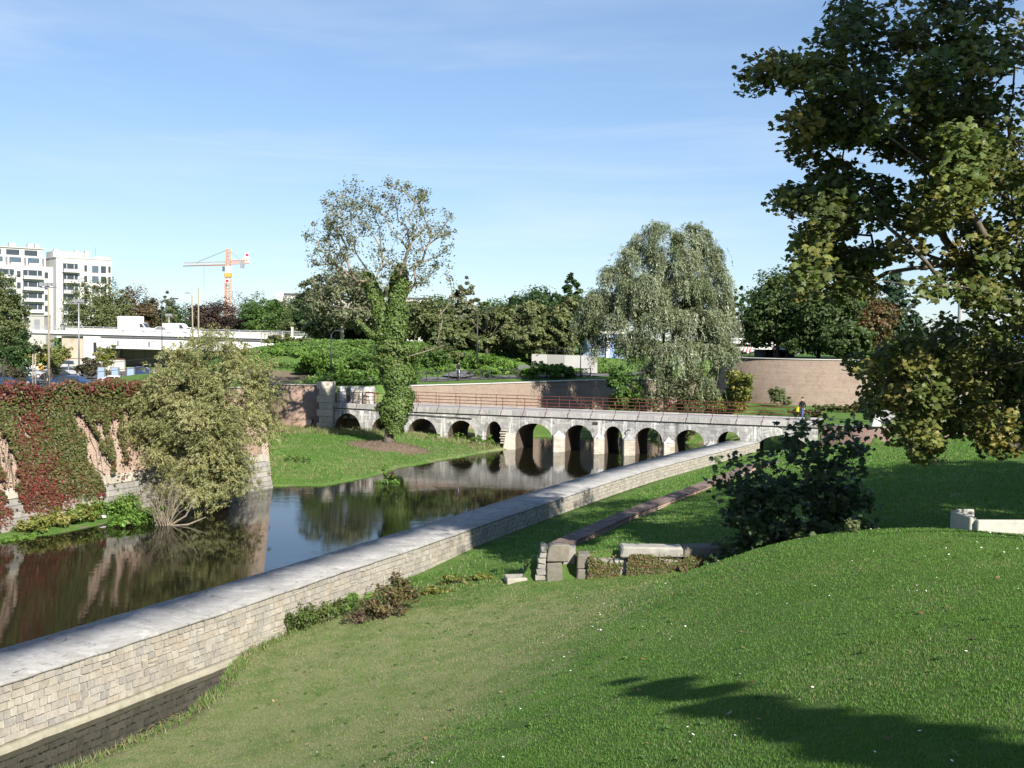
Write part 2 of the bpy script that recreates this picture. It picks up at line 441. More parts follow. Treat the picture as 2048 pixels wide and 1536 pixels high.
# ------------------------------------------------------------------ terrain
def sm(a, b, x):
    t = np.clip((np.asarray(x, dtype=float) - a) / (b - a), 0, 1)
    return t * t * (3 - 2 * t)
def lerp(a, b, t): return a + (b - a) * t
def smin(a, b, k):
    h = np.clip(0.5 + 0.5 * (b - a) / k, 0, 1)
    return b + (a - b) * h - k * h * (1 - h)
def poly_dist(x, y, pts, closed=False):
    d = np.full(x.shape, 1e9)
    n = len(pts)
    for i in range(n if closed else n - 1):
        ax, ay = pts[i]; bx, by = pts[(i + 1) % n]
        vx, vy = bx - ax, by - ay
        t = np.clip(((x - ax) * vx + (y - ay) * vy) / (vx * vx + vy * vy), 0, 1)
        d = np.minimum(d, np.hypot(x - ax - t * vx, y - ay - t * vy))
    return d
def in_poly(x, y, pts):
    c = np.zeros(x.shape, dtype=bool); n = len(pts)
    for i in range(n):
        x1, y1 = pts[i]; x2, y2 = pts[(i + 1) % n]
        if y1 == y2: continue
        k = ((y1 > y) != (y2 > y)) & (x < (x2 - x1) * (y - y1) / (y2 - y1) + x1)
        c ^= k
    return c
def vnoise(x, y, scale, seed=0):
    """smooth value noise on the ground plan"""
    x = np.asarray(x) * scale + seed * 17.3; y = np.asarray(y) * scale + seed * 9.1
    xi = np.floor(x).astype(np.int64); yi = np.floor(y).astype(np.int64)
    fx = x - xi; fy = y - yi; fx = fx * fx * (3 - 2 * fx); fy = fy * fy * (3 - 2 * fy)
    def h(i, j):
        n = (i * 374761393 + j * 668265263 + seed * 982451653) & 0x7fffffff
        n = ((n ^ (n >> 13)) * 1274126177) & 0x7fffffff
        return ((n ^ (n >> 16)) & 0xffff) / 65535.0
    return lerp(lerp(h(xi, yi), h(xi + 1, yi), fx), lerp(h(xi, yi + 1), h(xi + 1, yi + 1), fx), fy)

DIKE_R = [(-20.2, 6.2), (-15.8, 15.0), (-11.42, 23.82), (-9.31, 28.04), (-7.55, 31.6), (-5.35, 36.4), (-3.75, 39.5), (-1.95, 43.5), (0.98, 49.8), (4.75, 57.8), (8.6, 65.4), (13.1, 73.2), (17.6, 80.8), (19.6, 84.2)]
DIKE_L = [(-22.2, 7.2), (-17.8, 16.0), (-12.65, 26.41), (-10.8, 30.1), (-8.7, 34.3), (-7.28, 37.2), (-5.02, 41.9), (-2.35, 47.5), (1.50, 55.7), (5.2, 63.3), (7.9, 68.3), (11.6, 75.0), (15.5, 81.2), (17.2, 84.6)]
SHORE = [(-15.2, 66.9), (-11.72, 67.5), (-9.45, 71.8), (-8.0, 77.2), (-4.75, 83.3), (-0.94, 90.0), (0.7, 92.3), (1.8, 96), (0.6, 101), (3, 103), (9, 102), (14, 100), (18.5, 97), (21.2, 92.5), (21.5, 84.5)]
LAND = SHORE + [(24, 84), (24, 130), (-40, 130), (-40, 98), (-22.5, 98), (-15.5, 67)]
BAST_C = (32.0, 115.2); BAST_R = 10.0
BAST_ARC = [(BAST_C[0] + BAST_R * math.cos(a), BAST_C[1] + BAST_R * math.sin(a)) for a in np.linspace(math.radians(172), math.radians(278), 22)]
IVY_A, IVY_B = (-23.53, 49.23), (-14.82, 66.52)
IVY_0 = (-36.0, 24.5)
CURTAIN = [(-23, 98.6), (-17.0, 97.9), (-13.3, 98.0), (-9, 99.8), (-0.7, 106), (9.5, 115.4), (22.2, 118.5)]
RAMP = [IVY_0, IVY_A, IVY_B, (-22.4, 98.4)] + CURTAIN[1:] + BAST_ARC[1:] + [(60, 102.5), (160, 96), (160, 900), (-700, 900), (-700, 24.5)]
def wall_y(x): return 82.4 - (x - 23.7) * 0.33
MOUND = at_z(777, 893, 0.75)

def uv_of(x, y): return 0.447 * x + 0.894 * y, 0.894 * x - 0.447 * y + 21.2

def H(x, y, want_cover=False):
    x = np.atleast_1d(np.asarray(x, dtype=float)); y = np.atleast_1d(np.asarray(y, dtype=float))
    u, v = uv_of(x, y)
    dw = lerp(2.5, 0.2, sm(19, 25.5, u)) + 0.25 * (vnoise(x, y, 0.8, 3) - 0.5)
    ap = 0.12 + 0.09 * np.maximum(v - dw, 0) + 0.33 * sm(21, 34, u) + 0.33 * sm(30, 42, u)
    ap = np.where(v > 12, 0.12 + 0.09 * np.maximum(12 - dw, 0) + 0.33 * sm(21, 34, u) + 0.33 * sm(30, 42, u), ap)
    ditch = (1 - sm(dw - 0.5, dw + 0.12, v)) * (1 - sm(24.5, 27, u))
    ap = ap - 0.62 * ditch
    bank = 0.41 * 1.3 * np.logaddexp(0, (v - 9.2) / 1.3)
    bank = bank * (1 - sm(31, 35, u) * (1 - sm(11, 14, v)))
    T = 7.5 - 3.3 * np.clip((u - 2) / 32, 0, 1.2) + 0.25 * (vnoise(x, y, 0.15, 5) - 0.5)
    z1 = smin(ap + bank, T, 1.4)
    z1 = z1 + (7.85 - z1) * (1 - sm(0.8, 3.2, np.hypot(x - .5, y + .6)))
    l2 = lerp(1.7, 1.25, sm(55, 80, u)) + smin(0.135 * (v - 5), np.full(u.shape, 1.75), 0.5) * lerp(0.75, 1.0, sm(40, 60, u))
    wl = lerp(sm(37.1, 37.8, y), sm(0, 1, (u - 31.3) / lerp(5.0, 9.5, sm(12.5, 18, v))), sm(10.5, 13.5, v))
    wl = np.where(v < 4.75, 0.0, wl)
    z = lerp(z1, l2, wl)
    z = z + 0.10 * (vnoise(x, y, 0.35, 1) - 0.5) * sm(3, 6, v)
    beyond = (x > 22.9) & (y > wall_y(x) + 0.2)
    z = np.where(beyond, 3.12, z)
    # the moat and everything on its far side
    left = (v < -0.6) & ~beyond
    left |= (y > 91.3 - 0.37 * x + 0.3) & (x < 22.9)
    ds = poly_dist(x, y, SHORE)
    land = in_poly(x, y, LAND)
    k = sm(13, 20, x)
    zl = np.where(land, 0.06 + np.minimum(ds * lerp(0.105, 0.5, k), lerp(0.9, 2.95, k)) + 0.15 * (vnoise(x, y, 0.5, 2) - 0.5) * np.minimum(ds, 1), -np.minimum(0.05 + ds * 0.5, 1.3))
    # narrow ledge of silt at the foot of the creeper wall
    di = poly_dist(x, y, [IVY_0, IVY_A, IVY_B])
    led = 0.30 - di / lerp(2.4, 1.6, sm(52, 62, y)) + 0.35 * vnoise(x, y, 0.5, 8)
    led = np.where(y > 63, -1, led)
    zl = np.maximum(zl, np.clip(led, -1.3, 0.2))
    dm = np.hypot((x - MOUND[0]) / 1.35, y - MOUND[1])
    zl = zl + (0.45 + .25 * vnoise(x, y, .9, 62)) * np.exp(-(dm / 1.7) ** 2)
    z = np.where(left, zl, z)
    ramp = in_poly(x, y, RAMP)
    d = poly_dist(x, y, RAMP[:-2])
    # the step lies inside the thickness of each battered wall
    thr = np.where(di < d + 0.01, 1.75, 1.1)
    thr = np.where(poly_dist(x, y, BAST_ARC + [(60, 102.5), (160, 96)]) < d + 0.01, 1.95, thr)
    ramp &= d > thr
    zmid = 4.85 + lerp(3.4 * sm(1.5, 27, d), 0.055 * np.minimum(d, 11) + 2.1 * sm(10, 23, d), sm(-11, -3, x))
    zleft = 3.0 + 3.3 * (1 - sm(3, 26, d))
    zr = lerp(zleft, zmid, sm(-42, -28, x) * sm(84, 100, y))
    zr = lerp(zr, 7.55, sm(14, 23, x))
    zr = lerp(zr, 4.0, sm(150, 260, y))
    z = np.where(ramp, zr, z)
    far = np.hypot(x, y) > 420
    z = np.where(far, 4.0 * (y > 0), z)
    if not want_cover: return z
    dry = 0.15 + 0.62 * (1 - sm(9.5, 12.5, v)) * (1 - sm(29, 35, u)) + 0.25 * sm(10.5, 11.5, v) * (1 - sm(12, 14.5, v)) * (1 - sm(30, 36, u))
    dry = np.where(wl > 0.5, 0.10, dry)
    dry = np.where((v < 4.8) & (v > 0) & (u > 30), 0.25, dry)
    soil = 0.75 * (1 - sm(0.05, 0.7, np.abs(v - dw - 0.1))) * (v > 0) * (u < 34)
    soil = np.where(left & (u < 26) & (v > 0), 1.0, soil)
    dcur = poly_dist(x, y, [(-22, 98)] + CURTAIN[1:4] + [(5, 89.5)])
    dry = np.where(left & land, 0.12 + 0.45 * vnoise(x, y, .25, 61) + 0.7 * (1 - sm(1.5, 7, dcur)), dry)
    dry = np.where(left & ~land, 0.1, dry)
    soil = np.where(left & land, np.maximum(1.1 * (1 - sm(1.7, 3.2, dm + 0.8 * (vnoise(x, y, 1.2, 6) - .5))), 0), soil)
    soil = np.where(left & ~land & (z < 0), 1.0, soil)
    dry = np.where(ramp, 0.15, dry)
    scar = (1 - sm(0.7, 1.15, np.hypot((x + 24.5) / 5.5, (y - 104.5) / 5.0)))
    soil = np.where(ramp, scar * 1.1, soil)
    tarm = np.where(ramp & (x < -40) & (y > 95) & (y < 185), 1.0, 0.0)
    return z, np.stack([np.clip(dry, 0, 1), np.clip(soil, 0, 1), tarm, np.ones_like(z)], 1)

def hz(x, y): return float(H(x, y)[0])

def axis_lines(lo, hi, step, out, growth=1.22):
    mid = list(np.arange(lo, hi + 1e-6, step)); a = []; s = step; p = lo
    while p > -out: s *= growth; p -= s; a.append(p)
    b = []; s = step; p = hi
    while p < out: s *= growth; p += s; b.append(p)
    return np.array(a[::-1] + mid + b)
gx = axis_lines(-42, 46, 0.42, 2600); gy = axis_lines(-6, 128, 0.42, 3200)
GX, GY = np.meshgrid(gx, gy)
gz, gcov = H(GX.ravel(), GY.ravel(), True)
nx, ny = len(gx), len(gy)
ii = np.arange(nx * ny).reshape(ny, nx)
gf = np.stack([ii[:-1, :-1], ii[:-1, 1:], ii[1:, 1:], ii[1:, :-1]], -1).reshape(-1, 4)
gm = np_mesh('ground', np.stack([GX.ravel(), GY.ravel(), gz], 1), gf, M_GROUND, smooth=True)
ca = gm.attributes.new('cover', 'FLOAT_COLOR', 'POINT'); ca.data.foreach_set('color', gcov.astype(np.float32).ravel())
tag(mesh_obj('ground', gm), kind='structure')
wm = np_mesh('water', [(-70, -30, 0), (26, -30, 0), (26, 106, 0), (-70, 106, 0)], [(0, 1, 2, 3)], M_WATER)
tag(mesh_obj('water', wm), kind='structure')

# ------------------------------------------------------------------ leaves and trees
T_DIAMOND = (np.array([(0, -.5, 0), (.32, 0, .10), (0, .5, 0), (-.32, 0, .10)]), np.array([(0, 1, 2), (0, 2, 3)]))
T_NARROW = (np.array([(0, -.5, 0), (.12, 0.05, .03), (0, .5, 0), (-.12, 0.05, .03)]), np.array([(0, 1, 2), (0, 2, 3)]))
_m = [(0, -.5), (.16, -.46), (.48, -.28), (.34, -.10), (.56, .12), (.24, .16), (.20, .34), (0, .56)]
_mo = _m + [(-a, b) for a, b in _m[-2:0:-1]]
T_MAPLE = (np.array([(0, -0.05, 0.0)] + [(a, b, -0.28 * abs(a) - 0.15 * max(0, b)) for a, b in _mo]),
           np.array([(0, i, i % len(_mo) + 1) for i in range(1, len(_mo) + 1)]))

def frames(n, Nrm, r, Y=None):
    N_ = Nrm / np.maximum(np.linalg.norm(Nrm, axis=1, keepdims=True), 1e-9)
    A = r.normal(size=(n, 3)) if Y is None else Y
    Yv = A - N_ * np.sum(A * N_, 1, keepdims=True)
    Yv /= np.maximum(np.linalg.norm(Yv, axis=1, keepdims=True), 1e-9)
    X = np.cross(Yv, N_)
    return X, Yv, N_
def leaves_mesh(name, P, Nrm, size, tint, tmpl, mat, r, Y=None):
    n = len(P); tv, tf = tmpl; k = len(tv)
    X, Yv, Z = frames(n, Nrm, r, Y)
    s = np.asarray(size).reshape(-1, 1, 1) if np.ndim(size) else size
    V = P[:, None, :] + s * (tv[None, :, 0:1] * X[:, None, :] + tv[None, :, 1:2] * Yv[:, None, :] + tv[None, :, 2:3] * Z[:, None, :])
    F = (np.arange(n)[:, None, None] * k + tf[None]).reshape(-1, tf.shape[1])
    return np_mesh(name, V.reshape(-1, 3), F, mat, tint=np.repeat(tint, len(tf), axis=0))
def tints(n, pal, r, clump=None, vc=0.22, vl=0.18):
    """pal: list of (r,g,b,weight); clump ids give each clump its own shade of leaf"""
    pal = np.array(pal); w = pal[:, 3] / pal[:, 3].sum()
    if clump is None: base = pal[r.choice(len(pal), n, p=w), :3]
    else:
        nc = int(clump.max()) + 1
        cb = pal[r.choice(len(pal), nc, p=w), :3] * r.uniform(1 - vc, 1 + vc, (nc, 1))
        ob = pal[r.choice(len(pal), n, p=w), :3]
        base = cb[clump] * 0.75 + ob * 0.25
    return np.clip(base * r.uniform(1 - vl, 1 + vl, (n, 1)) * r.uniform(0.93, 1.07, (n, 3)), 0.004, 0.9)

def crown_points(blobs, nclump, nleaf, r, spread=0.16, shell=0.62):
    """blobs: (cx,cy,cz,rx,ry,rz). Clumps sit through the outer part of the volume."""
    B = np.array(blobs, dtype=float)
    wt_ = (B[:, 3] * B[:, 4] * B[:, 5]) ** 0.7; wt_ /= wt_.sum()
    bi = r.choice(len(B), nclump, p=wt_)
    d = r.normal(size=(nclump, 3)); d /= np.linalg.norm(d, axis=1, keepdims=True)
    rad = shell + (1.0 - shell) * r.random(nclump) ** 0.7
    rad *= r.uniform(0.86, 1.10, nclump)
    C = B[bi, :3] + d * B[bi, 3:] * rad[:, None]
    cr = np.minimum(np.minimum(B[bi, 3], B[bi, 4]), B[bi, 5]) * spread * r.uniform(0.7, 1.35, nclump)
    cl = np.repeat(np.arange(nclump), nleaf)
    g = r.normal(size=(nclump * nleaf, 3)); g *= np.minimum(1, 1.6 / np.linalg.norm(g, axis=1, keepdims=True))
    P = C[cl] + g * cr[cl][:, None] * np.array([1, 1, 0.72])
    N_ = d[cl] * 0.7 + np.array([0, 0, 0.55]) + r.normal(size=P.shape) * 0.55
    return P, N_, cl

def trunk_obj(root, pts, radii, mat, name='trunk', sides=7):
    return MB().tube(pts, radii, sides).build(name, mat, root, smooth=True)

PAL = {
 'green': [(.050, .095, .022, 3), (.040, .075, .018, 2), (.075, .115, .028, 1)],
 'dark': [(.032, .062, .020, 3), (.024, .048, .016, 2), (.045, .070, .022, 1)],
 'olive': [(.085, .104, .042, 3), (.066, .088, .036, 2), (.105, .118, .05, 1)],
 'brown': [(.085, .062, .034, 3), (.062, .052, .030, 2), (.10, .080, .040, 1)],
 'copper': [(.050, .034, .032, 3), (.038, .030, .026, 2), (.060, .048, .034, 1)],
 'grey': [(.105, .118, .068, 3), (.085, .10, .058, 2), (.14, .145, .09, 1)],
 'rust': [(.095, .055, .028, 3), (.08, .058, .028, 2), (.055, .07, .026, 2)],
 'fir': [(.026, .052, .030, 3), (.020, .040, .024, 2), (.034, .062, .030, 1)],
 'yellowgreen': [(.115, .125, .030, 3), (.085, .105, .026, 2), (.15, .14, .04, 1)],
 'bright': [(.075, .145, .024, 3), (.060, .115, .020, 2), (.11, .165, .035, 1)],
}
PAL = {k: [(a * 1.5, b * 1.5, c * 1.45, w) for a, b, c, w in v] for k, v in PAL.items()}
def simple_tree(name, label, cat, group, x, y, ztop, width, pal, seed, depth=None, low=0.07, nclump=260, nleaf=44, leaf=0.40, shape='round', tmpl=T_DIAMOND, bark=None, trunk_r=0.22, shell=0.55, blobs_=None):
    r = np.random.default_rng(seed)
    z0 = hz(x, y); h = ztop - z0
    root = empty(name, (x, y, z0), label, cat, group)
    w = width / 2; dpt = (depth or width * 0.9) / 2
    zl = h * low
    blobs = []
    if shape == 'round':
        blobs.append((0, 0, (zl + h) / 2, w * 0.92, dpt * 0.92, (h - zl) / 2))
        for i in range(9):
            a = i * 2 * math.pi / 9 + r.uniform(-.4, .4); zz = r.uniform(zl + 0.16 * (h - zl), zl + 0.80 * (h - zl))
            blobs.append((math.cos(a) * w * 0.62, math.sin(a) * dpt * 0.62, zz, w * r.uniform(.38, .52), dpt * r.uniform(.38, .52), (h - zl) * r.uniform(.16, .25)))
    elif shape == 'wide':
        for i in range(12):
            fx = r.uniform(-0.72, 0.72); zz = zl + (h - zl) * r.uniform(0.22, 0.86) * (1 - 0.35 * abs(fx))
            blobs.append((fx * w, r.uniform(-.5, .5) * dpt, zz, w * r.uniform(.22, .34), dpt * r.uniform(.3, .45), (h - zl) * r.uniform(.14, .22)))
    elif shape == 'cone':
        for i in range(15):
            f = (i + 0.5) / 15
            blobs.append((r.uniform(-.1, .1) * w, r.uniform(-.1, .1) * dpt, zl + (h - zl) * (0.06 + 0.88 * f), w * (1.05 - 0.82 * f), dpt * (1.05 - 0.82 * f), (h - zl) * 0.10))
    elif shape == 'column':
        for i in range(7):
            f = (i + 0.5) / 7; ww = math.sin(math.pi * (0.12 + 0.8 * f)) ** 0.6
            blobs.append((r.uniform(-.12, .12) * w, 0, zl + (h - zl) * f, w * ww * .85, dpt * ww * .85, (h - zl) * 0.11))
    if blobs_: blobs = blobs_
    P, N_, cl = crown_points(blobs, nclump, nleaf, r, shell=shell, spread=0.22)
    k = P[:, 2] > 0.05 * h
    P, N_, cl = P[k], N_[k], cl[k]
    if not blobs_: top = P[:, 2].max(); P[:, 2] *= h / top
    tn = tints(len(P), PAL[pal] if isinstance(pal, str) else pal, r, cl)
    mesh_obj('crown', leaves_mesh('crown', P, N_, leaf * r.uniform(.7, 1.3, len(P)), tn, tmpl, M_LEAF, r), root)
    mb = MB()
    mb.tube([(0, 0, -0.3), (r.uniform(-.2, .2), r.uniform(-.2, .2), h * .35), (r.uniform(-.4, .4), r.uniform(-.4, .4), h * .72)], [trunk_r * 1.2, trunk_r * .85, trunk_r * .3], 7)
    for i in range(6):
        a = r.uniform(0, 6.28); zz = h * r.uniform(.22, .5); ln = w * r.uniform(.5, .8)
        mb.tube([(0, 0, zz), (math.cos(a) * ln * .5, math.sin(a) * ln * .5, zz + ln * .35), (math.cos(a) * ln, math.sin(a) * ln, zz + ln * .75)], [trunk_r * .45, trunk_r * .28, trunk_r * .1], 5)
    mb.build('trunk', bark or M_BARK, root, smooth=True)
    return root

def grow(nodes, parent, targets, seg, bend=0.18, r=None, back=0.0, plw=0.35, wob=0.08):
    nodes = [np.asarray(n, float) for n in nodes]; parent = list(parent); tips = []
    o = nodes[0]; pl = [0.0]
    for i in range(1, len(nodes)): pl.append(pl[parent[i]] + np.linalg.norm(nodes[i] - nodes[parent[i]]) if parent[i] >= 0 else 0.0)
    for t in sorted(targets, key=lambda q: np.linalg.norm(q - o)):
        A = np.array(nodes); dv = t - A; d = np.linalg.norm(dv, axis=1)
        cost = d + back * np.maximum(0, -dv[:, 2]) + plw * np.array(pl)
        i = int(np.argmin(cost)); L = d[i]
        k = max(2, int(L / seg)); side = r.normal(size=3) * wob * L
        mid = (nodes[i] + t) / 2 + np.array([0, 0, bend * L]) * -1 * 0.5 + side
        prev = i; p0 = nodes[i]
        for j in range(1, k + 1):
            f = j / k
            q = (1 - f) ** 2 * p0 + 2 * f * (1 - f) * mid + f * f * t
            pl.append(pl[prev] + np.linalg.norm(q - nodes[prev])); nodes.append(q); parent.append(prev); prev = len(nodes) - 1
        tips.append(prev)
    return np.array(nodes), parent, tips
def skeleton(nodes, parent, tips, r_tip, power=0.46, rmax=None, sides=5, skip=None):
    cnt = np.zeros(len(nodes))
    for t in tips:
        i = t
        while i is not None and i >= 0: cnt[i] += 1; i = parent[i]
    rad = r_tip * np.maximum(cnt, 0.6) ** power
    if rmax: rad = np.minimum(rad, rmax)
    V = []; F = []
    for i, p in enumerate(parent):
        if p is None or p < 0: continue
        a = nodes[p]; b = nodes[i]; d = b - a; L = np.linalg.norm(d)
        if L < 1e-6: continue
        d /= L; ref = np.array([0, 0, 1.]) if abs(d[2]) < .9 else np.array([1., 0, 0])
        x = np.cross(d, ref); x /= np.linalg.norm(x); y = np.cross(d, x)
        n = len(V); ra = min(rad[p], rad[i] * 1.35); rb = rad[i]
        for q, rr in ((a, ra), (b + d * rb * .3, rb)):
            for k in range(sides):
                t = 2 * math.pi * k / sides; V.append(q + (x * math.cos(t) + y * math.sin(t)) * rr)
        for k in range(sides):
            k2 = (k + 1) % sides; F.append((n + k, n + k2, n + sides + k2, n + sides + k))
    return np.array(V), np.array(F), rad
# ------------------------------------------------------------------ the long stone dike
def resample(pts, step):
    pts = np.array(pts, float); seg = np.hypot(*np.diff(pts, axis=0).T); s = np.concatenate([[0], np.cumsum(seg)])
    # gentle smoothing by cubic-ish interpolation
    t = np.arange(0, s[-1], step)
    x = np.interp(t, s, pts[:, 0]); y = np.interp(t, s, pts[:, 1])
    k = np.ones(9) / 9
    def smooth(a):
        b = np.pad(a, 4, mode='reflect', reflect_type='odd'); return np.convolve(b, k, 'valid')
    return np.stack([smooth(x), smooth(y)], 1)
DR = resample(DIKE_R, 0.5); DL = resample(DIKE_L, 0.5)
DIKE_TOP = 1.6
m_ = min(len(DR), len(DL)); 
DRr = np.stack([np.interp(np.linspace(0, 1, 190), np.linspace(0, 1, len(DR)), DR[:, i]) for i in (0, 1)], 1)
DLr = np.stack([np.interp(np.linspace(0, 1, 190), np.linspace(0, 1, len(DL)), DL[:, i]) for i in (0, 1)], 1)
dike = empty('stone_dike', (DRr[40, 0], DRr[40, 1], 0), 'long pale stone dike with a concrete top running across the water to the bridge', 'dike')
off = np.array([DRr[40, 0], DRr[40, 1], 0])
def loft(rows, mat, name, parent, close=True, smooth=False, uvscale=None):
    """rows: list of (n,3) polylines, skinned one to the next; close joins last to first"""
    n = len(rows[0]); k = len(rows); V = np.concatenate(rows); F = []
    for j in range(k if close else k - 1):
        a = j * n; b = ((j + 1) % k) * n; i = np.arange(n - 1)
        F.append(np.stack([a + i, a + i + 1, b + i + 1, b + i], 1))
    F = np.concatenate(F)
    if close and k == 4:
        F = np.concatenate([F, [[0, n, 2 * n, 3 * n], [n - 1, 4 * n - 1, 3 * n - 1, 2 * n - 1]]])
    uv = None
    me = np_mesh(name, V, F, mat, smooth=smooth)
    bm = bmesh.new(); bm.from_mesh(me); bmesh.ops.recalc_face_normals(bm, faces=bm.faces); bm.to_mesh(me); bm.free()
    return mesh_obj(name, me, parent)
def row(P2, z, shift=0.0, jit=0.0, r=rng):
    d = np.gradient(P2, axis=0); d /= np.linalg.norm(d, axis=1, keepdims=True)
    nrm = np.stack([d[:, 1], -d[:, 0]], 1)              # to the right of travel
    Q = P2 + nrm * (shift + (r.normal(size=(len(P2), 1)) * jit if jit else 0))
    return np.concatenate([Q, np.full((len(Q), 1), z)], 1) - off
loft([row(DRr, -0.9, 0.0), row(DRr, DIKE_TOP - 0.075, -0.03), row(DLr, DIKE_TOP - 0.075, 0.04), row(DLr, -0.9, -0.1)], M_MORTAR, 'core', dike)
loft([row(DRr, DIKE_TOP - 0.07, 0.045, .016), row(DRr, DIKE_TOP, 0.035, .020), row(DLr, DIKE_TOP, -0.03, .022), row(DLr, DIKE_TOP - 0.07, -0.03)], M_TOP, 'coping', dike)
M_FOOT = plain('footing_mortar', (0.27, 0.255, 0.20), 0.95, 0.1, var=0.35, scale=4, dirt=(0.12, 0.125, 0.055))
loft([row(DRr[:118], -0.5, 0.13), row(DRr[:118], 0.09, 0.11, .015), row(DRr[:118], 0.20, 0.012), row(DRr[:118], -0.5, -0.05)], M_FOOT, 'footing', dike)
# facing stones on the side of the grass
seg_l = np.hypot(*np.diff(DRr, axis=0).T); arc = np.concatenate([[0], np.cumsum(seg_l)])
def on_dike(s):
    x = np.interp(s, arc, DRr[:, 0]); y = np.interp(s, arc, DRr[:, 1])
    x2 = np.interp(s + .05, arc, DRr[:, 0]); y2 = np.interp(s + .05, arc, DRr[:, 1])
    d = np.array([x2 - x, y2 - y]); d /= np.linalg.norm(d)
    return np.array([x, y]), d
stones = []
rs = np.random.default_rng(11)
zc = 0.19
for crs in range(7):
    hgt = [0.17, 0.20, 0.19, 0.21, 0.19, 0.20, 0.175][crs]
    s = rs.uniform(0, .3) + 6
    while s < arc[-1] - 0.6:
        w = rs.choice([rs.uniform(.16, .27), rs.uniform(.25, .42)])
        p, d = on_dike(s + w / 2); nr = np.array([d[1], -d[0]])
        g = hz(p[0] + nr[0] * .3, p[1] + nr[1] * .3) if p[1] > 24 else 0
        split = rs.random() < 0.10 and w > .3
        if zc + hgt > g - 0.05:
            for q in ((0, 1),) if not split else ((0, .5), (.5, 1)):
                j = 0.011
                za, zb = zc + hgt * q[0] + j, zc + hgt * q[1] - j
                pr = rs.uniform(.010, .030)
                P8 = []
                for z in (za, zb):
                    for a, o in ((-1, -.06), (1, -.06), (1, pr), (-1, pr)):
                        e = p + d * a * (w / 2 - j) * (1 - (0.06 if o > 0 else 0)) + nr * (o + rs.normal() * .004)
                        P8.append((e[0] - off[0] + rs.normal() * .006, e[1] - off[1] + rs.normal() * .006, z + rs.normal() * .007))
                dist = np.hypot(p[0], p[1])
                stones.append((dist if p[1] > 23 else 999, P8))
        s += w
    zc += hgt
stones.sort(key=lambda t: t[0])
for i, (dd, P8) in enumerate(stones[:300]):
    MB().hexa(P8).build('stone', M_DIKE, dike)
mb = MB()
for dd, P8 in stones[300:]: mb.hexa(P8)
tag(mb.build('stone_facing', M_DIKE, dike), kind='stuff')

# ------------------------------------------------------------------ the arched bridge
KB = math.sqrt(1 + 0.37 ** 2)
BE = np.array([1 / KB, -0.37 / KB]); BN = np.array([0.37 / KB, 1 / KB])     # along the face (to the right), into the vault
B0 = np.array([0.0, 91.3]); BW = 4.6
bridge = empty('arched_bridge', (0, 91.3, 0), 'long grey stone footbridge on a row of arches across the moat', 'bridge')
def bp(s, t, z): q = BE * s + BN * t; return (q[0], q[1], z)   # local to the bridge origin
ARCH = [(-17.11, -14.41, 2.50, 0.95), (-13.4, -10.52, 2.32, 0.85), (-9.79, -6.93, 2.30, 0.80), (-5.93, -3.30, 2.27, 0.80), (-2.33, -0.81, 2.32, 1.0),
        (0.37, 3.68, 2.27, 1.0), (4.74, 7.21, 2.30, 1.05), (8.15, 9.72, 2.31, 1.25), (10.75, 13.04, 2.31, 1.15), (14.02, 16.44, 2.27, 1.1), (17.40, 19.40, 2.27, 1.15), (20.48, 24.6, 2.13, 0.9)]
SB0, SB1, ZBOT = -18.2, 25.2, -0.7
def top_z(s): return 2.86 + 0.10 * float(sm(-9, -17, s))
def arch_z(a, s, grow_=0.0):
    l, r_, c, sp = a; t = (s - (l + r_) / 2) / ((r_ - l) / 2 + grow_)
    return sp + (c + grow_ - sp) * math.sqrt(max(0.0, 1 - t * t))
svals = []; prev = SB0
mbf = MB(); mbv = MB()
def qd(mb, a, b, c, d): mb._add([a, b, c, d], [(0, 1, 2, 3)])
def pier(sa, sb):
    n = max(1, int((sb - sa) / 1.0))
    for i in range(n):
        u0 = sa + (sb - sa) * i / n; u1 = sa + (sb - sa) * (i + 1) / n
        qd(mbf, bp(u0, 0, ZBOT), bp(u1, 0, ZBOT), bp(u1, 0, top_z(u1)), bp(u0, 0, top_z(u0)))
        qd(mbf, bp(u1, BW, ZBOT), bp(u0, BW, ZBOT), bp(u0, BW, top_z(u0)), bp(u1, BW, top_z(u1)))
for a in ARCH:
    pier(prev, a[0]); prev = a[1]
    n = 18
    ss = [(a[0] + a[1]) / 2 - math.cos(math.pi * i / n) * (a[1] - a[0]) / 2 for i in range(n + 1)]
    for i in range(n):
        s0, s1 = ss[i], ss[i + 1]; z0, z1 = arch_z(a, s0), arch_z(a, s1)
        qd(mbf, bp(s0, 0, z0), bp(s1, 0, z1), bp(s1, 0, top_z(s1)), bp(s0, 0, top_z(s0)))
        qd(mbf, bp(s1, BW, z1), bp(s0, BW, z0), bp(s0, BW, top_z(s0)), bp(s1, BW, top_z(s1)))
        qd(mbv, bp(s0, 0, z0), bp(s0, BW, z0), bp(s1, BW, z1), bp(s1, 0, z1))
    for s_ in (a[0], a[1]):
        qd(mbv, bp(s_, 0, ZBOT), bp(s_, BW, ZBOT), bp(s_, BW, a[3]), bp(s_, 0, a[3]))
pier(prev, SB1)
mbf.build('spandrel_wall', M_JOINT, bridge)
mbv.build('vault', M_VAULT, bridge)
mb = MB()
nn = 24
for i in range(nn):
    s0 = SB0 + (SB1 - SB0) * i / nn; s1 = SB0 + (SB1 - SB0) * (i + 1) / nn
    a0, a1 = top_z(s0), top_z(s1)
    mb.hexa([bp(s0, .45, a0 + .01), bp(s1, .45, a1 + .01), bp(s1, BW - .45, a1 + .01), bp(s0, BW - .45, a0 + .01), bp(s0, .45, a0 + .36), bp(s1, .45, a1 + .36), bp(s1, BW - .45, a1 + .36), bp(s0, BW - .45, a0 + .36)])
mb.build('deck', M_PATH, bridge)
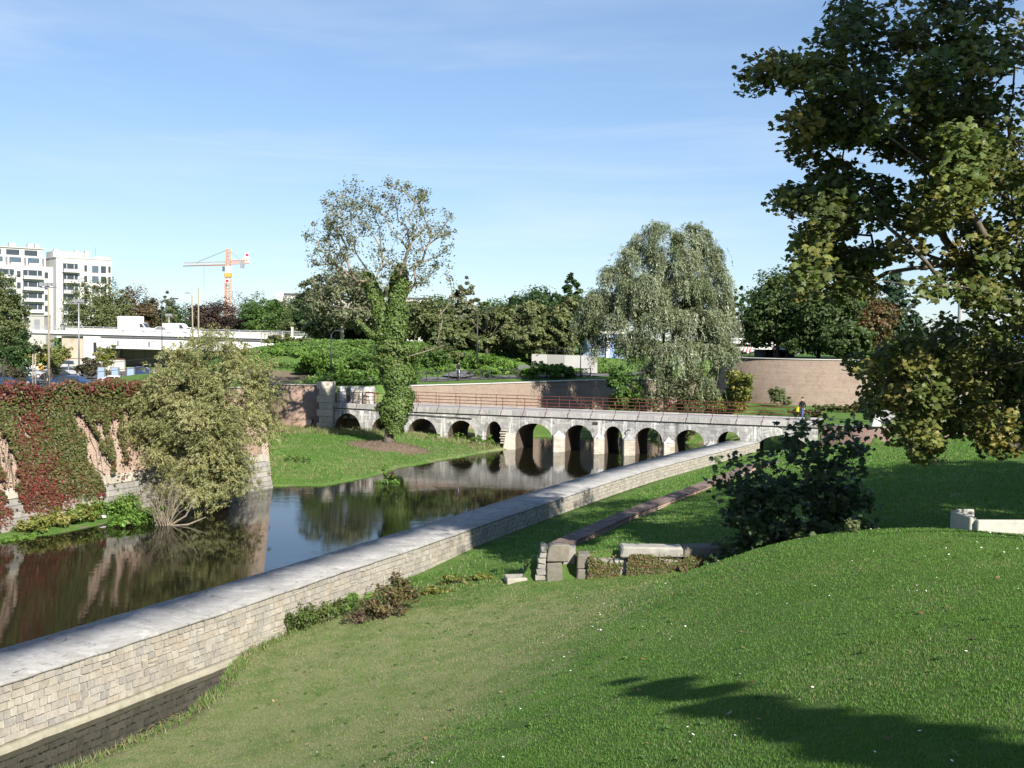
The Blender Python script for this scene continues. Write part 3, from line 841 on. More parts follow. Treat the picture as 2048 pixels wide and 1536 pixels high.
M_CURB = stone_mat('kerb_stone', [(0.36, 0.355, 0.35), (0.30, 0.30, 0.295), (0.42, 0.41, 0.40)], nscale=5, streak=0.35)
for side, t0, t1 in (('front', -0.13, 0.44), ('rear', BW - 0.44, BW + 0.13)):
    s = SB0
    while s < SB1 - .01:
        w = min(1.22, SB1 - s); a0 = top_z(s); a1 = top_z(s + w); j = .008
        mb = MB().hexa([bp(s + j, t0, a0), bp(s + w - j, t0, a1), bp(s + w - j, t1, a1), bp(s + j, t1, a0), bp(s + j, t0, a0 + .43), bp(s + w - j, t0, a1 + .43), bp(s + w - j, t1, a1 + .43), bp(s + j, t1, a0 + .43)])
        mb.build('kerb_stone', M_CURB, bridge, bevel=.012)
        s += w
# shade of the kerb overhang, put in as a dark coloured strip
M_SHADE_PLATE = plain('kerb_shade_and_plate', (0.045, 0.045, 0.042), 0.95, 0.1, var=0.4, scale=5)
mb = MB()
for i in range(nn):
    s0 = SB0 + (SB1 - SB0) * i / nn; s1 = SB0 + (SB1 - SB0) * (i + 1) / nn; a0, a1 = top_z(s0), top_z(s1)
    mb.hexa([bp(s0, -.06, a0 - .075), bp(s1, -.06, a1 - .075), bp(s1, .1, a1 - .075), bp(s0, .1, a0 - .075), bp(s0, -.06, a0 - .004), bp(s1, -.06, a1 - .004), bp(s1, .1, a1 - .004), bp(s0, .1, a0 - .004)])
mb.build('kerb_shade_strip', M_SHADE_PLATE, bridge)
# voussoirs
RING = 0.34
for a in ARCH:
    l, r_, c, sp = a; cx = (l + r_) / 2; hw = (r_ - l) / 2
    n = max(7, int(round(math.pi * (hw + (c - sp)) / 2 / 0.30)) | 1)
    for i in range(n):
        t0 = math.pi * i / n + .012; t1 = math.pi * (i + 1) / n - .012
        P4 = []
        rr = RING * (1.12 if i == n // 2 else rs.choice([1.0, 0.86, 1.0]))
        for t, gr in ((t0, 0), (t1, 0), (t1, rr), (t0, rr)):
            P4.append((cx - math.cos(t) * (hw + gr), sp + math.sin(t) * (c - sp + gr)))
        if max(p[1] for p in P4) > top_z(cx) - .08: P4 = [(p[0], min(p[1], top_z(cx) - .085)) for p in P4]
        pr = -rs.uniform(.022, .032)
        mb = MB().hexa([bp(*[P4[0][0], pr, P4[0][1]]), bp(P4[1][0], pr, P4[1][1]), bp(P4[1][0], .05, P4[1][1]), bp(P4[0][0], .05, P4[0][1]),
                        bp(P4[3][0], pr, P4[3][1]), bp(P4[2][0], pr, P4[2][1]), bp(P4[2][0], .05, P4[2][1]), bp(P4[3][0], .05, P4[3][1])])
        mb.build('arch_stone', M_ASHLAR, bridge)
# coursed ashlar between the rings
def blocked(z):
    out = []
    for a in ARCH:
        l, r_, c, sp = a; cx = (l + r_) / 2; hw = (r_ - l) / 2
        if z <= sp: out.append((cx - hw, cx + hw))
        elif z < c + RING:
            hh = (hw + RING) * math.sqrt(max(0, 1 - ((z - sp) / (c + RING - sp)) ** 2)); out.append((cx - hh, cx + hh))
        else: out.append((cx, cx))
    return out
ash = []
zc = -0.15
while zc < 2.70:
    hgt = 0.27 if zc < 2.4 else max(.12, 2.77 - zc)
    hgt = min(hgt, 2.775 - zc)
    b0 = blocked(zc + .008); b1 = blocked(zc + hgt - .008)
    edges0 = [SB0] + [e for p in b0 for e in p] + [SB1]; edges1 = [SB0] + [e for p in b1 for e in p] + [SB1]
    for k in range(0, len(edges0), 2):
        a0, a1 = edges0[k], edges0[k + 1]; c0, c1 = edges1[k], edges1[k + 1]
        if a1 - a0 < .1 and c1 - c0 < .1: continue
        L = max(a1 - a0, c1 - c0); n = max(1, int(round(L / rs.uniform(.5, .68))))
        cuts = sorted([0, 1] + [(i + rs.uniform(-.2, .2)) / n for i in range(1, n)])
        for f0, f1 in zip(cuts[:-1], cuts[1:]):
            q = [a0 + (a1 - a0) * f0 + .007, a0 + (a1 - a0) * f1 - .007, c0 + (c1 - c0) * f1 - .007, c0 + (c1 - c0) * f0 + .007]
            if q[1] - q[0] < .03 and q[2] - q[3] < .03: continue
            sx = BE * q[0] + B0
            if q[0] < 0 and zc + hgt < hz(sx[0] - BN[0] * .5, sx[1] - BN[1] * .5) - 0.05: continue
            pr = -rs.uniform(.008, .02)
            ash.append([bp(q[0], pr, zc + .007), bp(max(q[1], q[0] + .005), pr, zc + .007), bp(max(q[1], q[0] + .005), .04, zc + .007), bp(q[0], .04, zc + .007),
                        bp(q[3], pr, zc + hgt - .007), bp(max(q[2], q[3] + .005), pr, zc + hgt - .007), bp(max(q[2], q[3] + .005), .04, zc + hgt - .007), bp(q[3], .04, zc + hgt - .007)])
    zc += hgt
ash.sort(key=lambda p: -abs((p[1][0] - p[0][0])))
for p8 in ash[:298]: MB().hexa(p8).build('facing_stone', M_ASHLAR, bridge)
if len(ash) > 298:
    mb = MB()
    for p8 in ash[298:]: mb.hexa(p8)
    tag(mb.build('small_facing_stones', M_ASHLAR, bridge), kind='stuff')
# cutwaters in front of the piers
for s0, s1, zt in ((3.68, 4.74, 1.28), (7.21, 8.15, 1.25), (9.72, 10.75, 1.22), (13.04, 14.02, 1.12), (16.44, 17.40, 1.0)):
    mid = s0 + (s1 - s0) * 0.30; tipd = -0.62
    mb = MB()
    A, B_, T_ = (s0 + .02, -.024), (s1 + .06, -.024), (mid, tipd)
    zz = [-.7, zt]
    V = [bp(A[0], A[1], -.7), bp(T_[0], T_[1], -.7), bp(B_[0], B_[1], -.7), bp(A[0], A[1], zt), bp(T_[0], T_[1], zt), bp(B_[0], B_[1], zt), bp((s0 + s1) / 2, -.02, zt + .42)]
    mb._add(V, [(0, 1, 4, 3), (1, 2, 5, 4), (3, 4, 6), (4, 5, 6), (3, 6, 5), (0, 3, 5, 2), (0, 2, 1)])
    cw = mb.build('cutwater', M_JOINT, bridge)
    zc = -.1
    while zc < zt - .1:
        h_ = min(.23, zt - zc)
        for (p, q) in ((A, T_), (T_, B_)):
            L = math.hypot(q[0] - p[0], q[1] - p[1]); n = max(1, int(round(L / .45)))
            nx_, ny_ = (q[1] - p[1]) / L, -(q[0] - p[0]) / L
            cuts = [0] + [min(.95, max(.05, (i + rs.uniform(-.25, .25)) / n)) for i in range(1, n)] + [1]
            for f0, f1 in zip(cuts[:-1], cuts[1:]):
                g0, g1 = f0 + .012 / L, f1 - .012 / L
                o = rs.uniform(.012, .025)
                P0 = (p[0] + (q[0] - p[0]) * g0, p[1] + (q[1] - p[1]) * g0); P1 = (p[0] + (q[0] - p[0]) * g1, p[1] + (q[1] - p[1]) * g1)
                b8 = []
                for z in (zc + .008, zc + h_ - .008):
                    b8 += [bp(P0[0], P0[1], z), bp(P1[0], P1[1], z), bp(P1[0] + nx_ * o, P1[1] + ny_ * o, z), bp(P0[0] + nx_ * o, P0[1] + ny_ * o, z)]
                MB().hexa(b8).build('pale_block', M_PALE, cw)
        zc += h_
    MB()._add([bp(A[0] - .04, A[1], zt), bp(T_[0] - .01, T_[1] - .05, zt), bp(B_[0] + .04, B_[1], zt), bp(A[0] - .04, A[1], zt + .07), bp(T_[0] - .01, T_[1] - .05, zt + .07), bp(B_[0] + .04, B_[1], zt + .07), bp((s0 + s1) / 2, -.03, zt + .5)],
              [(0, 1, 4, 3), (1, 2, 5, 4), (3, 4, 6), (4, 5, 6), (3, 6, 5), (0, 2, 1), (0, 3, 5, 2)]).build('cap', M_ASHLAR, cw)
# battered bank pier and broken toothing left of the first wet arch
mb = MB()
V = [bp(-.6, -.75, -.7), bp(.55, -.55, -.7), bp(.45, -.02, -.7), bp(-.75, -.02, -.7), bp(-.45, -.3, 1.05), bp(.36, -.05, 1.35), bp(.36, -.02, 1.35), bp(-.45, -.02, 1.35)]
mb.hexa(V).build('bank_pier', M_PALE, bridge)
for i in range(6):
    zz = .55 + i * .21
    c = bp(-.62 + rs.uniform(-.06, .06), -.22 - .02 * (6 - i), zz)
    MB().box(c, (.42 + rs.uniform(-.06, .1), .45, .12), rz=math.atan2(BE[1], BE[0]) + rs.uniform(-.08, .08)).build('broken_stone', M_PALE, bridge, bevel=.02)
# water pipe slung along the face, iron hook
MB().tube([bp(-10.6, -.11, 2.66), bp(-3.6, -.11, 2.48)], .035, 6).build('drain_pipe', M_DARK, bridge)
MB().tube([bp(10.15, -.02, 2.02), bp(10.2, -.3, 2.1), bp(10.45, -.42, 2.05)], .04, 6).build('iron_hook', M_DARK, bridge)
MB().box(bp(7.4, -.05, 2.5), (.42, .05, .2), rz=math.atan2(BE[1], BE[0])).build('dark_plate', M_SHADE_PLATE, bridge)

# railings: one on each side of the deck
def railing(t, s0, s1, out, label, s_off):
    root = empty('bridge_railing', tuple(B0 + BE * s0 + BN * t) + (3.29,), label, 'railing', 'rust red railings of the arched bridge')
    O = np.array(root.location)
    def q(s, dt, z): w = B0 + BE * s + BN * (t + dt); return (w[0] - O[0], w[1] - O[1], z - O[2])
    s = s0 + s_off; posts = []
    proto = None
    while s <= s1:
        b = top_z(s)
        mb = MB()
        sgn = -1 if out < 0 else 1
        mb.tube([q(s - .10, sgn * .19, b + .02), q(s - .03, sgn * .17, b + .36), q(s, 0, b + .52), q(s, 0, b + 1.53)], .028, 5)
        mb.build('post', M_RUST, root); s += 1.985
    for zz, rr in ((1.50, .028), (1.16, .016), (.90, .016), (.62, .016)):
        n = 10
        MB().tube([q(s0 + (s1 - s0) * i / n, 0, top_z(s0 + (s1 - s0) * i / n) + zz - (.03 if zz > 1.4 else 0)) for i in range(n + 1)], rr, 5).build('rail', M_RUST, root)
    return root
railing(-0.02, -16.9, 24.2, -1, 'nearer rust red railing of the bridge with posts bent out over the kerb', 0.2)
railing(BW + 0.02, -16.0, 22.0, 1, 'farther rust red railing along the back edge of the bridge', 0.9)
g = empty('gate', bp(-14.0, 0.9, 3.2) , 'small rust red gate frame at the far left end of the bridge', 'gate')
g.location = Vector(g.location) + Vector((0, 91.3, 0)); g.rotation_euler = (0, 0, math.atan2(BE[1], BE[0]))
mb = MB()
for x in (-.42, .42): mb.box((x, 0, .62), (.08, .06, 1.25))
for z in (.06, 1.2): mb.box((0, 0, z), (.78, .05, .08))
mb.build('frame', M_RUST, g)
for z in (.45, .82): MB().box((0, 0, z), (.75, .03, .04)).build('bar', M_RUST, g)

# ------------------------------------------------------------------ masonry walls
def wall_strip(name, label, cat, pts, zb, zt, thick, batter, mat, cap=None, group=None, capz=.1):
    """wall along pts (visible face on the right of travel); top set back by batter"""
    P2 = np.array(pts, float); n = len(P2)
    o = np.array([P2[0, 0], P2[0, 1], 0.0])
    root = empty(name, o, label, cat, group)
    d = np.gradient(P2, axis=0); d /= np.linalg.norm(d, axis=1, keepdims=True); nr = np.stack([d[:, 1], -d[:, 0]], 1)
    zb = np.broadcast_to(np.asarray(zb, float), (n,)); zt = np.broadcast_to(np.asarray(zt, float), (n,))
    def r3(Q, z): return np.concatenate([Q, np.asarray(z, float).reshape(-1, 1)], 1) - o
    arcs = np.concatenate([[0], np.cumsum(np.hypot(*np.diff(P2, axis=0).T))])
    rows = [r3(P2, zb), r3(P2 - nr * batter, zt), r3(P2 - nr * (batter + thick), zt), r3(P2 - nr * (batter + thick), zb)]
    V = np.concatenate(rows); uv = np.concatenate([np.stack([arcs, zb], 1), np.stack([arcs, zt], 1), np.stack([arcs, zt + thick], 1), np.stack([arcs, zt + thick + 5], 1)])
    F = []
    i = np.arange(n - 1)
    for j in range(3):
        a, b = j * n, (j + 1) * n; F.append(np.stack([a + i, a + i + 1, b + i + 1, b + i], 1))
    F.append(np.array([[0, n, 2 * n, 3 * n], [n - 1, 4 * n - 1, 3 * n - 1, 2 * n - 1]]))
    me = np_mesh('brickwork', V, np.concatenate(F), mat, uv=uv)
    mesh_obj('brickwork', me, root)
    if cap is not None:
        rr = [r3(P2 - nr * (batter - .07), zt + .003), r3(P2 - nr * (batter - .07), zt + capz), r3(P2 - nr * (batter + thick), zt + capz), r3(P2 - nr * (batter + thick), zt + .003)]
        loft(rr, cap, 'coping', root)
    return root, o
curt = resample(CURTAIN[3:], 1.0)
wall_strip('curtain_wall', 'long curved tan brick rampart wall behind the bridge', 'wall', curt, 0.2, np.linspace(4.85, 5.1, len(curt)), 1.2, .45, M_BRICK_TAN, M_CONC, capz=.08)
lw, lo = wall_strip('curtain_wall', 'pinkish brick rampart wall at the left end of the bridge with a drain pipe', 'wall', [(-22.4, 98.45), (-17.1, 97.9)], 0.3, [4.88, 4.86], 1.2, .35, M_BRICK, M_PALE, capz=.1)
mb = MB(); dpp = at(620, 843, 97.4)
mb.tube([(dpp[0] - lo[0], dpp[1] - lo[1] + .5, dpp[2]), (dpp[0] - lo[0], dpp[1] - lo[1] - .75, dpp[2] - .05)], .23, 12).build('drain_pipe', M_DARK, lw)
wall_strip('flank_wall', 'brick flank wall behind the willow bush, left of the grassy bank', 'wall', [IVY_B, (-22.5, 98.5)], -0.3, [6.3, 5.0], 1.2, .6, M_BRICK, M_CONC)
# bastion: rounded shoulder and the straight face to its right
barc = [(22.2, 118.9)] + BAST_ARC[1:]
face = barc + [(46, 104.3), (60, 103.0), (90, 100.5)]
wall_strip('bastion', 'tall round shouldered tan brick bastion standing right of the weeping willow', 'bastion', resample(face, 0.6), 1.5, 7.62, 1.5, 1.1, M_BRICK_TAN, M_CONC, capz=.1)
# red brick wall carrying the path on from the bridge
wl = [(23.75, 82.25), (30, 80.35), (37, 77.9), (46, 75.1), (70, 67)]
zt = [3.06, 3.02, 2.96, 2.98, 3.0]
wall_strip('retaining_wall', 'red brick retaining wall carrying the path from the right end of the bridge', 'wall', wl, 0.3, zt, 0.5, 0.03, M_BRICK_RED, M_CONC, capz=.06)
# stone gateway where the bridge meets the curtain wall
gate = empty('stone_gateway', (-16.6, 97.7, 3.0), 'pale stone gateway with white quoins at the left end of the bridge', 'gateway')
ga = math.atan2(-0.04, 1)
for i in range(8):
    w = 1.45 if i % 2 else 1.25
    MB().box((-.25 + (1.45 - w) / 2, -.25, -2.35 + i * .62 - .0), (w, 1.3, .605), rz=ga).build('quoin', M_PALE, gate, bevel=.015)
MB().box((2.35, .55, .4), (3.4, .6, 2.9)).build('back_wall', M_ASHLAR, gate)
MB().box((1.72, .2, .4), (.20, .5, 2.88)).build('slot', M_DARK, gate)
for x in (2.5, 3.35): 
    for i in range(4): MB().box((x, .1, -.62 + i * .62), (.52, .5, .6)).build('quoin', M_PALE, gate, bevel=.012)
# second low wall with a paved coping, left edge of the upper lawn
w2 = [(1.05, 37.7), (1.35, 38.8), (5.05, 46.9), (7.95, 52.5), (12.15, 60.7), (15.4, 67.6), (17.6, 72)]
P2 = resample(w2, .5); n2 = len(P2)
root2 = empty('low_wall', (P2[0, 0], P2[0, 1], 1.0), 'low brick wall with a flat reddish coping at the left edge of the shaded lawn', 'wall')
o2 = np.array([P2[0, 0], P2[0, 1], 1.0])
d2 = np.gradient(P2, axis=0); d2 /= np.linalg.norm(d2, axis=1, keepdims=True); nr2 = np.stack([d2[:, 1], -d2[:, 0]], 1)
top2 = np.interp(np.arange(n2), [0, n2 * .35, n2 * .8, n2], [2.02, 1.98, 1.9, 1.35])
def r2(sh, z): return np.concatenate([P2 + nr2 * sh, np.broadcast_to(np.asarray(z, float), (n2,)).reshape(-1, 1)], 1) - o2
arcs = np.arange(n2) * .5
V = np.concatenate([r2(-.12, 0.4), r2(.0, top2 - .07), r2(.62, top2 - .07), r2(.66, 0.6)]); i = np.arange(n2 - 1)
F = np.concatenate([np.stack([j * n2 + i, j * n2 + i + 1, (j + 1) * n2 + i + 1, (j + 1) * n2 + i], 1) for j in range(3)] + [np.array([[0, n2, 2 * n2, 3 * n2]])])
uv2 = np.concatenate([np.stack([arcs, np.full(n2, z)], 1) for z in (0, 1.2, 1.9, 3)])
mesh_obj('brickwork', np_mesh('brickwork', V, F, M_BRICK_RED, uv=uv2), root2)
M_PAVE = stone_mat('paving_brick', [(0.18, 0.125, 0.105), (0.14, 0.10, 0.09), (0.22, 0.165, 0.14), (0.16, 0.12, 0.115)], nscale=8)
s = 0.0; k = 0
while s < arcs[-1] - .3 and k < 290:
    w = .42 if k % 2 else .30
    fi = lambda a, arr: np.interp(a, arcs, arr)
    for (la, lb) in ((-.05, .30), (.31, .68)):
        b8 = []
        for dz in (-.068, 0.0):
            for ss, sh in ((s + .01, la), (s + w - .01, la), (s + w - .01, lb), (s + .01, lb)):
                nx_, ny_ = fi(ss, nr2[:, 0]), fi(ss, nr2[:, 1])
                b8.append((fi(ss, P2[:, 0]) + nx_ * sh - o2[0], fi(ss, P2[:, 1]) + ny_ * sh - o2[1], fi(ss, top2) - o2[2] + dz + (rs.uniform(0, .012) if dz == 0 else 0)))
        MB().hexa(b8).build('coping_brick', M_PAVE, root2); k += 1
    s += w
# ------------------------------------------------------------------ ruined wall in front of the upper lawn
ruin = empty('ruined_wall', (1.1, 37.0, 0.9), 'broken grey stone wall with creeper at the end of the low wall', 'ruin')
RO = np.array([1.1, 37.0, 0.9])
rr_ = np.random.default_rng(5)
def rblock(x0, x1, y, z0, z1, dep, mat=M_RUIN, name='block', bev=.035, lean=0.0):
    b = []
    for z in (z0, z1):
        for x, yy in ((x0, y), (x1, y), (x1, y + dep), (x0, y + dep)):
            b.append((x + lean * (z - z0) + rr_.normal() * .022, yy + rr_.normal() * .022, z + rr_.normal() * .022))
    return MB().hexa(b).build(name, mat, ruin, bevel=bev)
zg = hz(1.5, 36.6) - .9
for i in range(6):      # raking brick end
    rblock(-.20 + i * .03, .16, -.05, zg + i * .2, zg + i * .2 + .185, .7, M_BRICK_RED if False else M_BASE, 'course', .02)
rblock(.18, .72, -.1, zg - .1, zg + .62, .55); rblock(.2, .95, -.12, zg + .64, zg + 1.22, .6, lean=.06)
rblock(1.22, 1.62, -.15, zg - .1, zg + .42, .55); rblock(1.22, 1.66, -.15, zg + .44, zg + .98, .55)
rblock(.75, 1.2, .5, zg - .1, zg + 1.1, .3, M_BASE, 'back_stone')
x = 1.7
while x < 6.2:
    z = zg - .1
    w = rr_.uniform(.5, .9)
    for c in range(2):
        h_ = rr_.uniform(.38, .48); rblock(x + .01, x + w - .02, -.02 + rr_.uniform(-.03, .03), z + .01, z + h_, .5, M_RUIN if rr_.random() < .5 else M_BASE); z += h_
    x += w
rblock(2.75, 4.9, -.12, zg + .84, zg + 1.24, .7, M_BASE, 'coping_slab', .06); rblock(4.92, 6.3, -.10, zg + .82, zg + 1.26, .7, M_RUIN, 'coping_slab', .05)
def creeper(name, parent, P, Nrm, size, pal, seed, label=None):
    r = np.random.default_rng(seed)
    o = mesh_obj(name, leaves_mesh(name, P, Nrm, size * r.uniform(.7, 1.3, len(P)), tints(len(P), pal, r, vl=.3), T_DIAMOND, M_LEAF, r), parent)
    return o
n = 5200; r = np.random.default_rng(21)
X = r.uniform(1.6, 5.9, n); Zt = r.uniform(zg, zg + 1.0, n)
keep = (Zt < zg + .35 + .62 * vnoise(X, Zt * 0, 1.1, 4) + .2) | (r.random(n) < .1)
X, Zt = X[keep], Zt[keep]; cl = vnoise(X, Zt, 2.2, 9) > .16; X, Zt = X[cl], Zt[cl]
Pc = np.stack([X, -.16 - .16 * vnoise(X, Zt, 1.6, 3) - r.uniform(0, .08, len(X)), Zt], 1)
Nc = np.stack([r.normal(size=len(X)) * .5, -np.ones(len(X)), r.normal(size=len(X)) * .5 + .4], 1)
creeper('creeper', ruin, Pc, Nc, .10, [(.10, .115, .035, 4), (.07, .09, .03, 3), (.17, .11, .05, 2), (.13, .06, .045, .7)], 22)
sl = at_z(1034, 1172, 0.85)
slab = empty('stone_slab', (sl[0], sl[1], hz(sl[0], sl[1])), 'flat pale stone slab lying in the grass left of the ruined wall', 'slab', rz=.15)
MB().box((0, .3, .04), (.72, .75, .26)).build('slab', M_PALE, slab, bevel=.03)
# concrete trough on the crest of the bank
tb = at_z(1995, 1060, 4.75)
tb = at(1995, 1060, 31.0)
tr = empty('concrete_block', (tb[0], tb[1], hz(tb[0], tb[1]) - .03), 'low white concrete corner block on the crest of the bank at right', 'block', rz=0.05); tr.scale = (1.2, 1.2, 1.15)
def bx(name, c, s, rz=0): return MB().box(c, s, rz).build(name, M_CONC2, tr, bevel=.02)
M_CONC2 = plain('pale_concrete', (0.40, 0.39, 0.35), 0.9, 0.15, var=0.25, scale=4, dirt=(0.20, 0.18, 0.13))
bx('front_panel', (.15, 0, .18), (1.35, .16, .5)); bx('side_panel', (-.56, .62, .20), (.16, 1.06, .56), 0); bx('back_panel', (-.28, 1.1, .22), (.42, .14, .60))

# ------------------------------------------------------------------ creeper-covered rampart wall on the left
dvec = np.array(IVY_B) - np.array(IVY_0)
ipts = resample([IVY_0, IVY_A, IVY_B], .8)
ipts[-1] = IVY_B
iv, io = wall_strip('rampart_wall', 'high brick rampart wall covered with red and green creeper at left', 'wall', ipts, -0.5, np.interp(np.arange(len(ipts)), [0, len(ipts) * .6, len(ipts) - 1], [6.9, 6.6, 6.2]), 1.2, 1.15, M_BRICK, M_CONC, capz=.05)
idir = np.array([IVY_B[0] - IVY_A[0], IVY_B[1] - IVY_A[1]]); idir /= np.linalg.norm(idir); inr = np.array([idir[1], -idir[0]])
def iw(s, z, out=0.0):
    """point on the wall face: s metres right of the sight edge IVY_A, height z"""
    q = np.array(IVY_A)[None] + np.outer(np.atleast_1d(s), idir) + inr[None] * (np.atleast_1d(out)[:, None] - 1.15 * (np.atleast_1d(z)[:, None] + .5) / 7.1)
    return np.concatenate([q, np.atleast_1d(z)[:, None]], 1) - io
rb = np.random.default_rng(31); LEN = 19.3
def block(s, w, z0, z1, pr, mat, name):
    j = .012; b8 = []
    for z in (z0 + j, z1 - j):
        for ss, o in ((s + j, -.05), (s + w - j, -.05), (s + w - j, pr), (s + j, pr)): b8.append(iw(ss, z, o)[0])
    MB().hexa(b8).build(name, mat, iv)
for crs in range(6):
    s = 0.0; z0 = -.15 + crs * .30; pr = .16 - .0 * crs
    while s < LEN - .2:
        w = min(rb.uniform(.8, 1.25), LEN - s); block(s, w, z0, z0 + .30, .17 + rb.uniform(-.01, .01), M_BASE, 'base_block'); s += w
s = 0.0
while s < LEN - .2:
    w = min(rb.uniform(.5, .8), LEN - s); block(s, w, 1.66, 2.12, .10 + rb.uniform(-.01, .01), M_PALE, 'band_stone'); s += w
# creeper: dense over the top, hanging in tongues, red patches
r = np.random.default_rng(41)
n = 62000
S = r.uniform(-8, 15.5, n); Z = r.uniform(0.0, 7.3, n)
def bare(S, Z):
    """strips where the brick shows"""
    nz = 0.45 * (vnoise(S, Z, 1.1, 12) - .5) + 0.5 * (vnoise(S, Z, 3.3, 13) - .5)
    b = np.zeros(S.shape, bool)
    for s0, s1, za, zb, w0, w1 in ((0.35, 1.1, 2.3, 5.3, .32, .40), (0.4, 1.5, .1, 2.6, .40, .35), (1.7, 2.0, 4.4, 5.6, .16, .10)):
        t = np.clip((zb - Z) / (zb - za), 0, 1); c = s0 + (s1 - s0) * t
        b |= (Z > za) & (Z < zb) & (np.abs(S - c + nz) < lerp(w0, w1, t))
    # big fan at right of middle
    t = np.clip((5.6 - Z) / 4.6, 0, 1)
    fan = (Z < 5.1 + 1.1 * (vnoise(S, S * 0, .9, 2) - .3)) & (S > 4.75 + 1.5 * t + nz) & (S < 13.5)
    fan &= ~((np.abs(S - (6.75 + .12 * t) + nz * .5) < .13) & (Z > 2.2)) & ~((np.abs(S - (7.7 - .1 * np.sin(Z * 2)) + nz * .6) < .15) & (Z > 2.7))
    fan &= ~((np.abs(S - (5.7 + (5 - Z) * .5) + nz * .6) < .16) & (Z > 3.0))
    return b | fan
kp = ~bare(S, Z) | (r.random(n) < .02); kp &= Z < 6.75 + .5 * vnoise(S, S * 0, 1.3, 7)
S, Z = S[kp], Z[kp]
bulge = .10 + .35 * vnoise(S, Z, .8, 5) * sm(0, 2, Z) + .55 * sm(5.6, 6.9, Z) * r.random(len(Z))
Pi = iw(S, Z, bulge + r.uniform(-.06, .06, len(S)))
Ni = np.concatenate([np.tile(inr, (len(S), 1)), np.full((len(S), 1), .45)], 1) + r.normal(size=(len(S), 3)) * .45
red = vnoise(S, Z, .45, 21) * .55 + vnoise(S, Z, 1.5, 22) * .3 + .30 * np.exp(-((S - 2.2 + .3 * (4 - Z)) / 1.3) ** 2) + .22 * sm(6.0, 6.8, Z) + .18 * sm(2.2, .5, Z) - .12 * np.exp(-((S - 5.2) / 1.3) ** 2) + r.normal(size=len(S)) * .13
gr = tints(len(S), [(.095, .112, .034, 3), (.072, .092, .028, 3), (.125, .12, .042, 1.5), (.14, .095, .04, .8)], r)
rd = tints(len(S), [(.145, .042, .030, 3), (.20, .025, .036, .9), (.13, .062, .035, 3), (.10, .055, .03, 2)], r)
tn = np.where((red > .575)[:, None], rd, gr)
mesh_obj('creeper', leaves_mesh('creeper', Pi, Ni, .155 * r.uniform(.7, 1.35, len(S)), tn, T_DIAMOND, M_LEAF, r), iv)
mb = MB()
for i in range(46):
    s0 = r.choice([r.uniform(.2, 1.4), r.uniform(5.0, 12.0)]); za = r.uniform(3.2, 5.6); ln = r.uniform(1.5, 3.6); q_ = []
    ss = s0
    for k in range(6): ss += r.normal() * .16; q_.append(iw(ss, max(.3, za - ln * k / 5), .035)[0])
    mb.tube(q_, [.022, .02, .018, .016, .012, .008], 4)
mb.build('creeper_stem', M_BARK, iv)
# spill over the top of the wall
n = 16000; S = r.uniform(-8, 17, n); dpt_ = r.uniform(-3.2, .2, n)
q = np.array(IVY_A)[None] + np.outer(S, idir) + inr[None] * (dpt_ - 1.0)[:, None]
zz = 6.45 - .02 * S + .55 * vnoise(S, dpt_, .9, 17) + .25 * vnoise(S, dpt_, 2.7, 18) - .10 * np.abs(dpt_)
Pt = np.concatenate([q, zz[:, None]], 1) - io
tn = np.where((vnoise(S, dpt_, .5, 19) + r.normal(size=n) * .2 > .60)[:, None], tints(n, [(.13, .035, .03, 2), (.10, .05, .035, 2)], r), tints(n, [(.075, .088, .028, 3), (.10, .098, .035, 2), (.055, .07, .024, 2)], r))
mesh_obj('creeper', leaves_mesh('creeper', Pt, np.array([0, 0, 1.]) + r.normal(size=(n, 3)) * .5, .16 * r.uniform(.7, 1.3, n), tn, T_DIAMOND, M_LEAF, r), iv)

# ------------------------------------------------------------------ low plants
def bush(name, label, cat, blobs, base, pal, seed, nclump=60, nleaf=40, leaf=.12, tmpl=T_DIAMOND, group=None, stems=6, stem_r=.012, stem_mat=None, shell=.3, mat=None, spread=.3, stem_h=1.0):
    r = np.random.default_rng(seed); root = empty(name, base, label, cat, group)
    P, N_, cl = crown_points(blobs, nclump, nleaf, r, spread=spread, shell=shell)
    k = P[:, 2] > 0.01; P, N_, cl = P[k], N_[k], cl[k]
    mesh_obj('foliage', leaves_mesh('foliage', P, N_, leaf * r.uniform(.65, 1.35, len(P)), tints(len(P), PAL[pal] if isinstance(pal, str) else pal, r, cl, vl=.25), tmpl, mat or M_LEAF, r), root)
    if stems:
        mb = MB()
        for i in range(stems):
            b = blobs[r.integers(len(blobs))]; tip = np.array(b[:3]) + r.normal(size=3) * np.array(b[3:]) * .6; tip[2] = abs(tip[2]) * stem_h + .05
            a = np.array([r.normal() * .1 + tip[0] * .25, r.normal() * .1 + tip[1] * .25, -.05]); m = (a + tip) / 2 + np.array([0, 0, .12 * tip[2]])
            mb.tube([a, m, tip], [stem_r, stem_r * .8, stem_r * .3], 4)
        mb.build('stem', stem_mat or M_BARK, root)
    return root
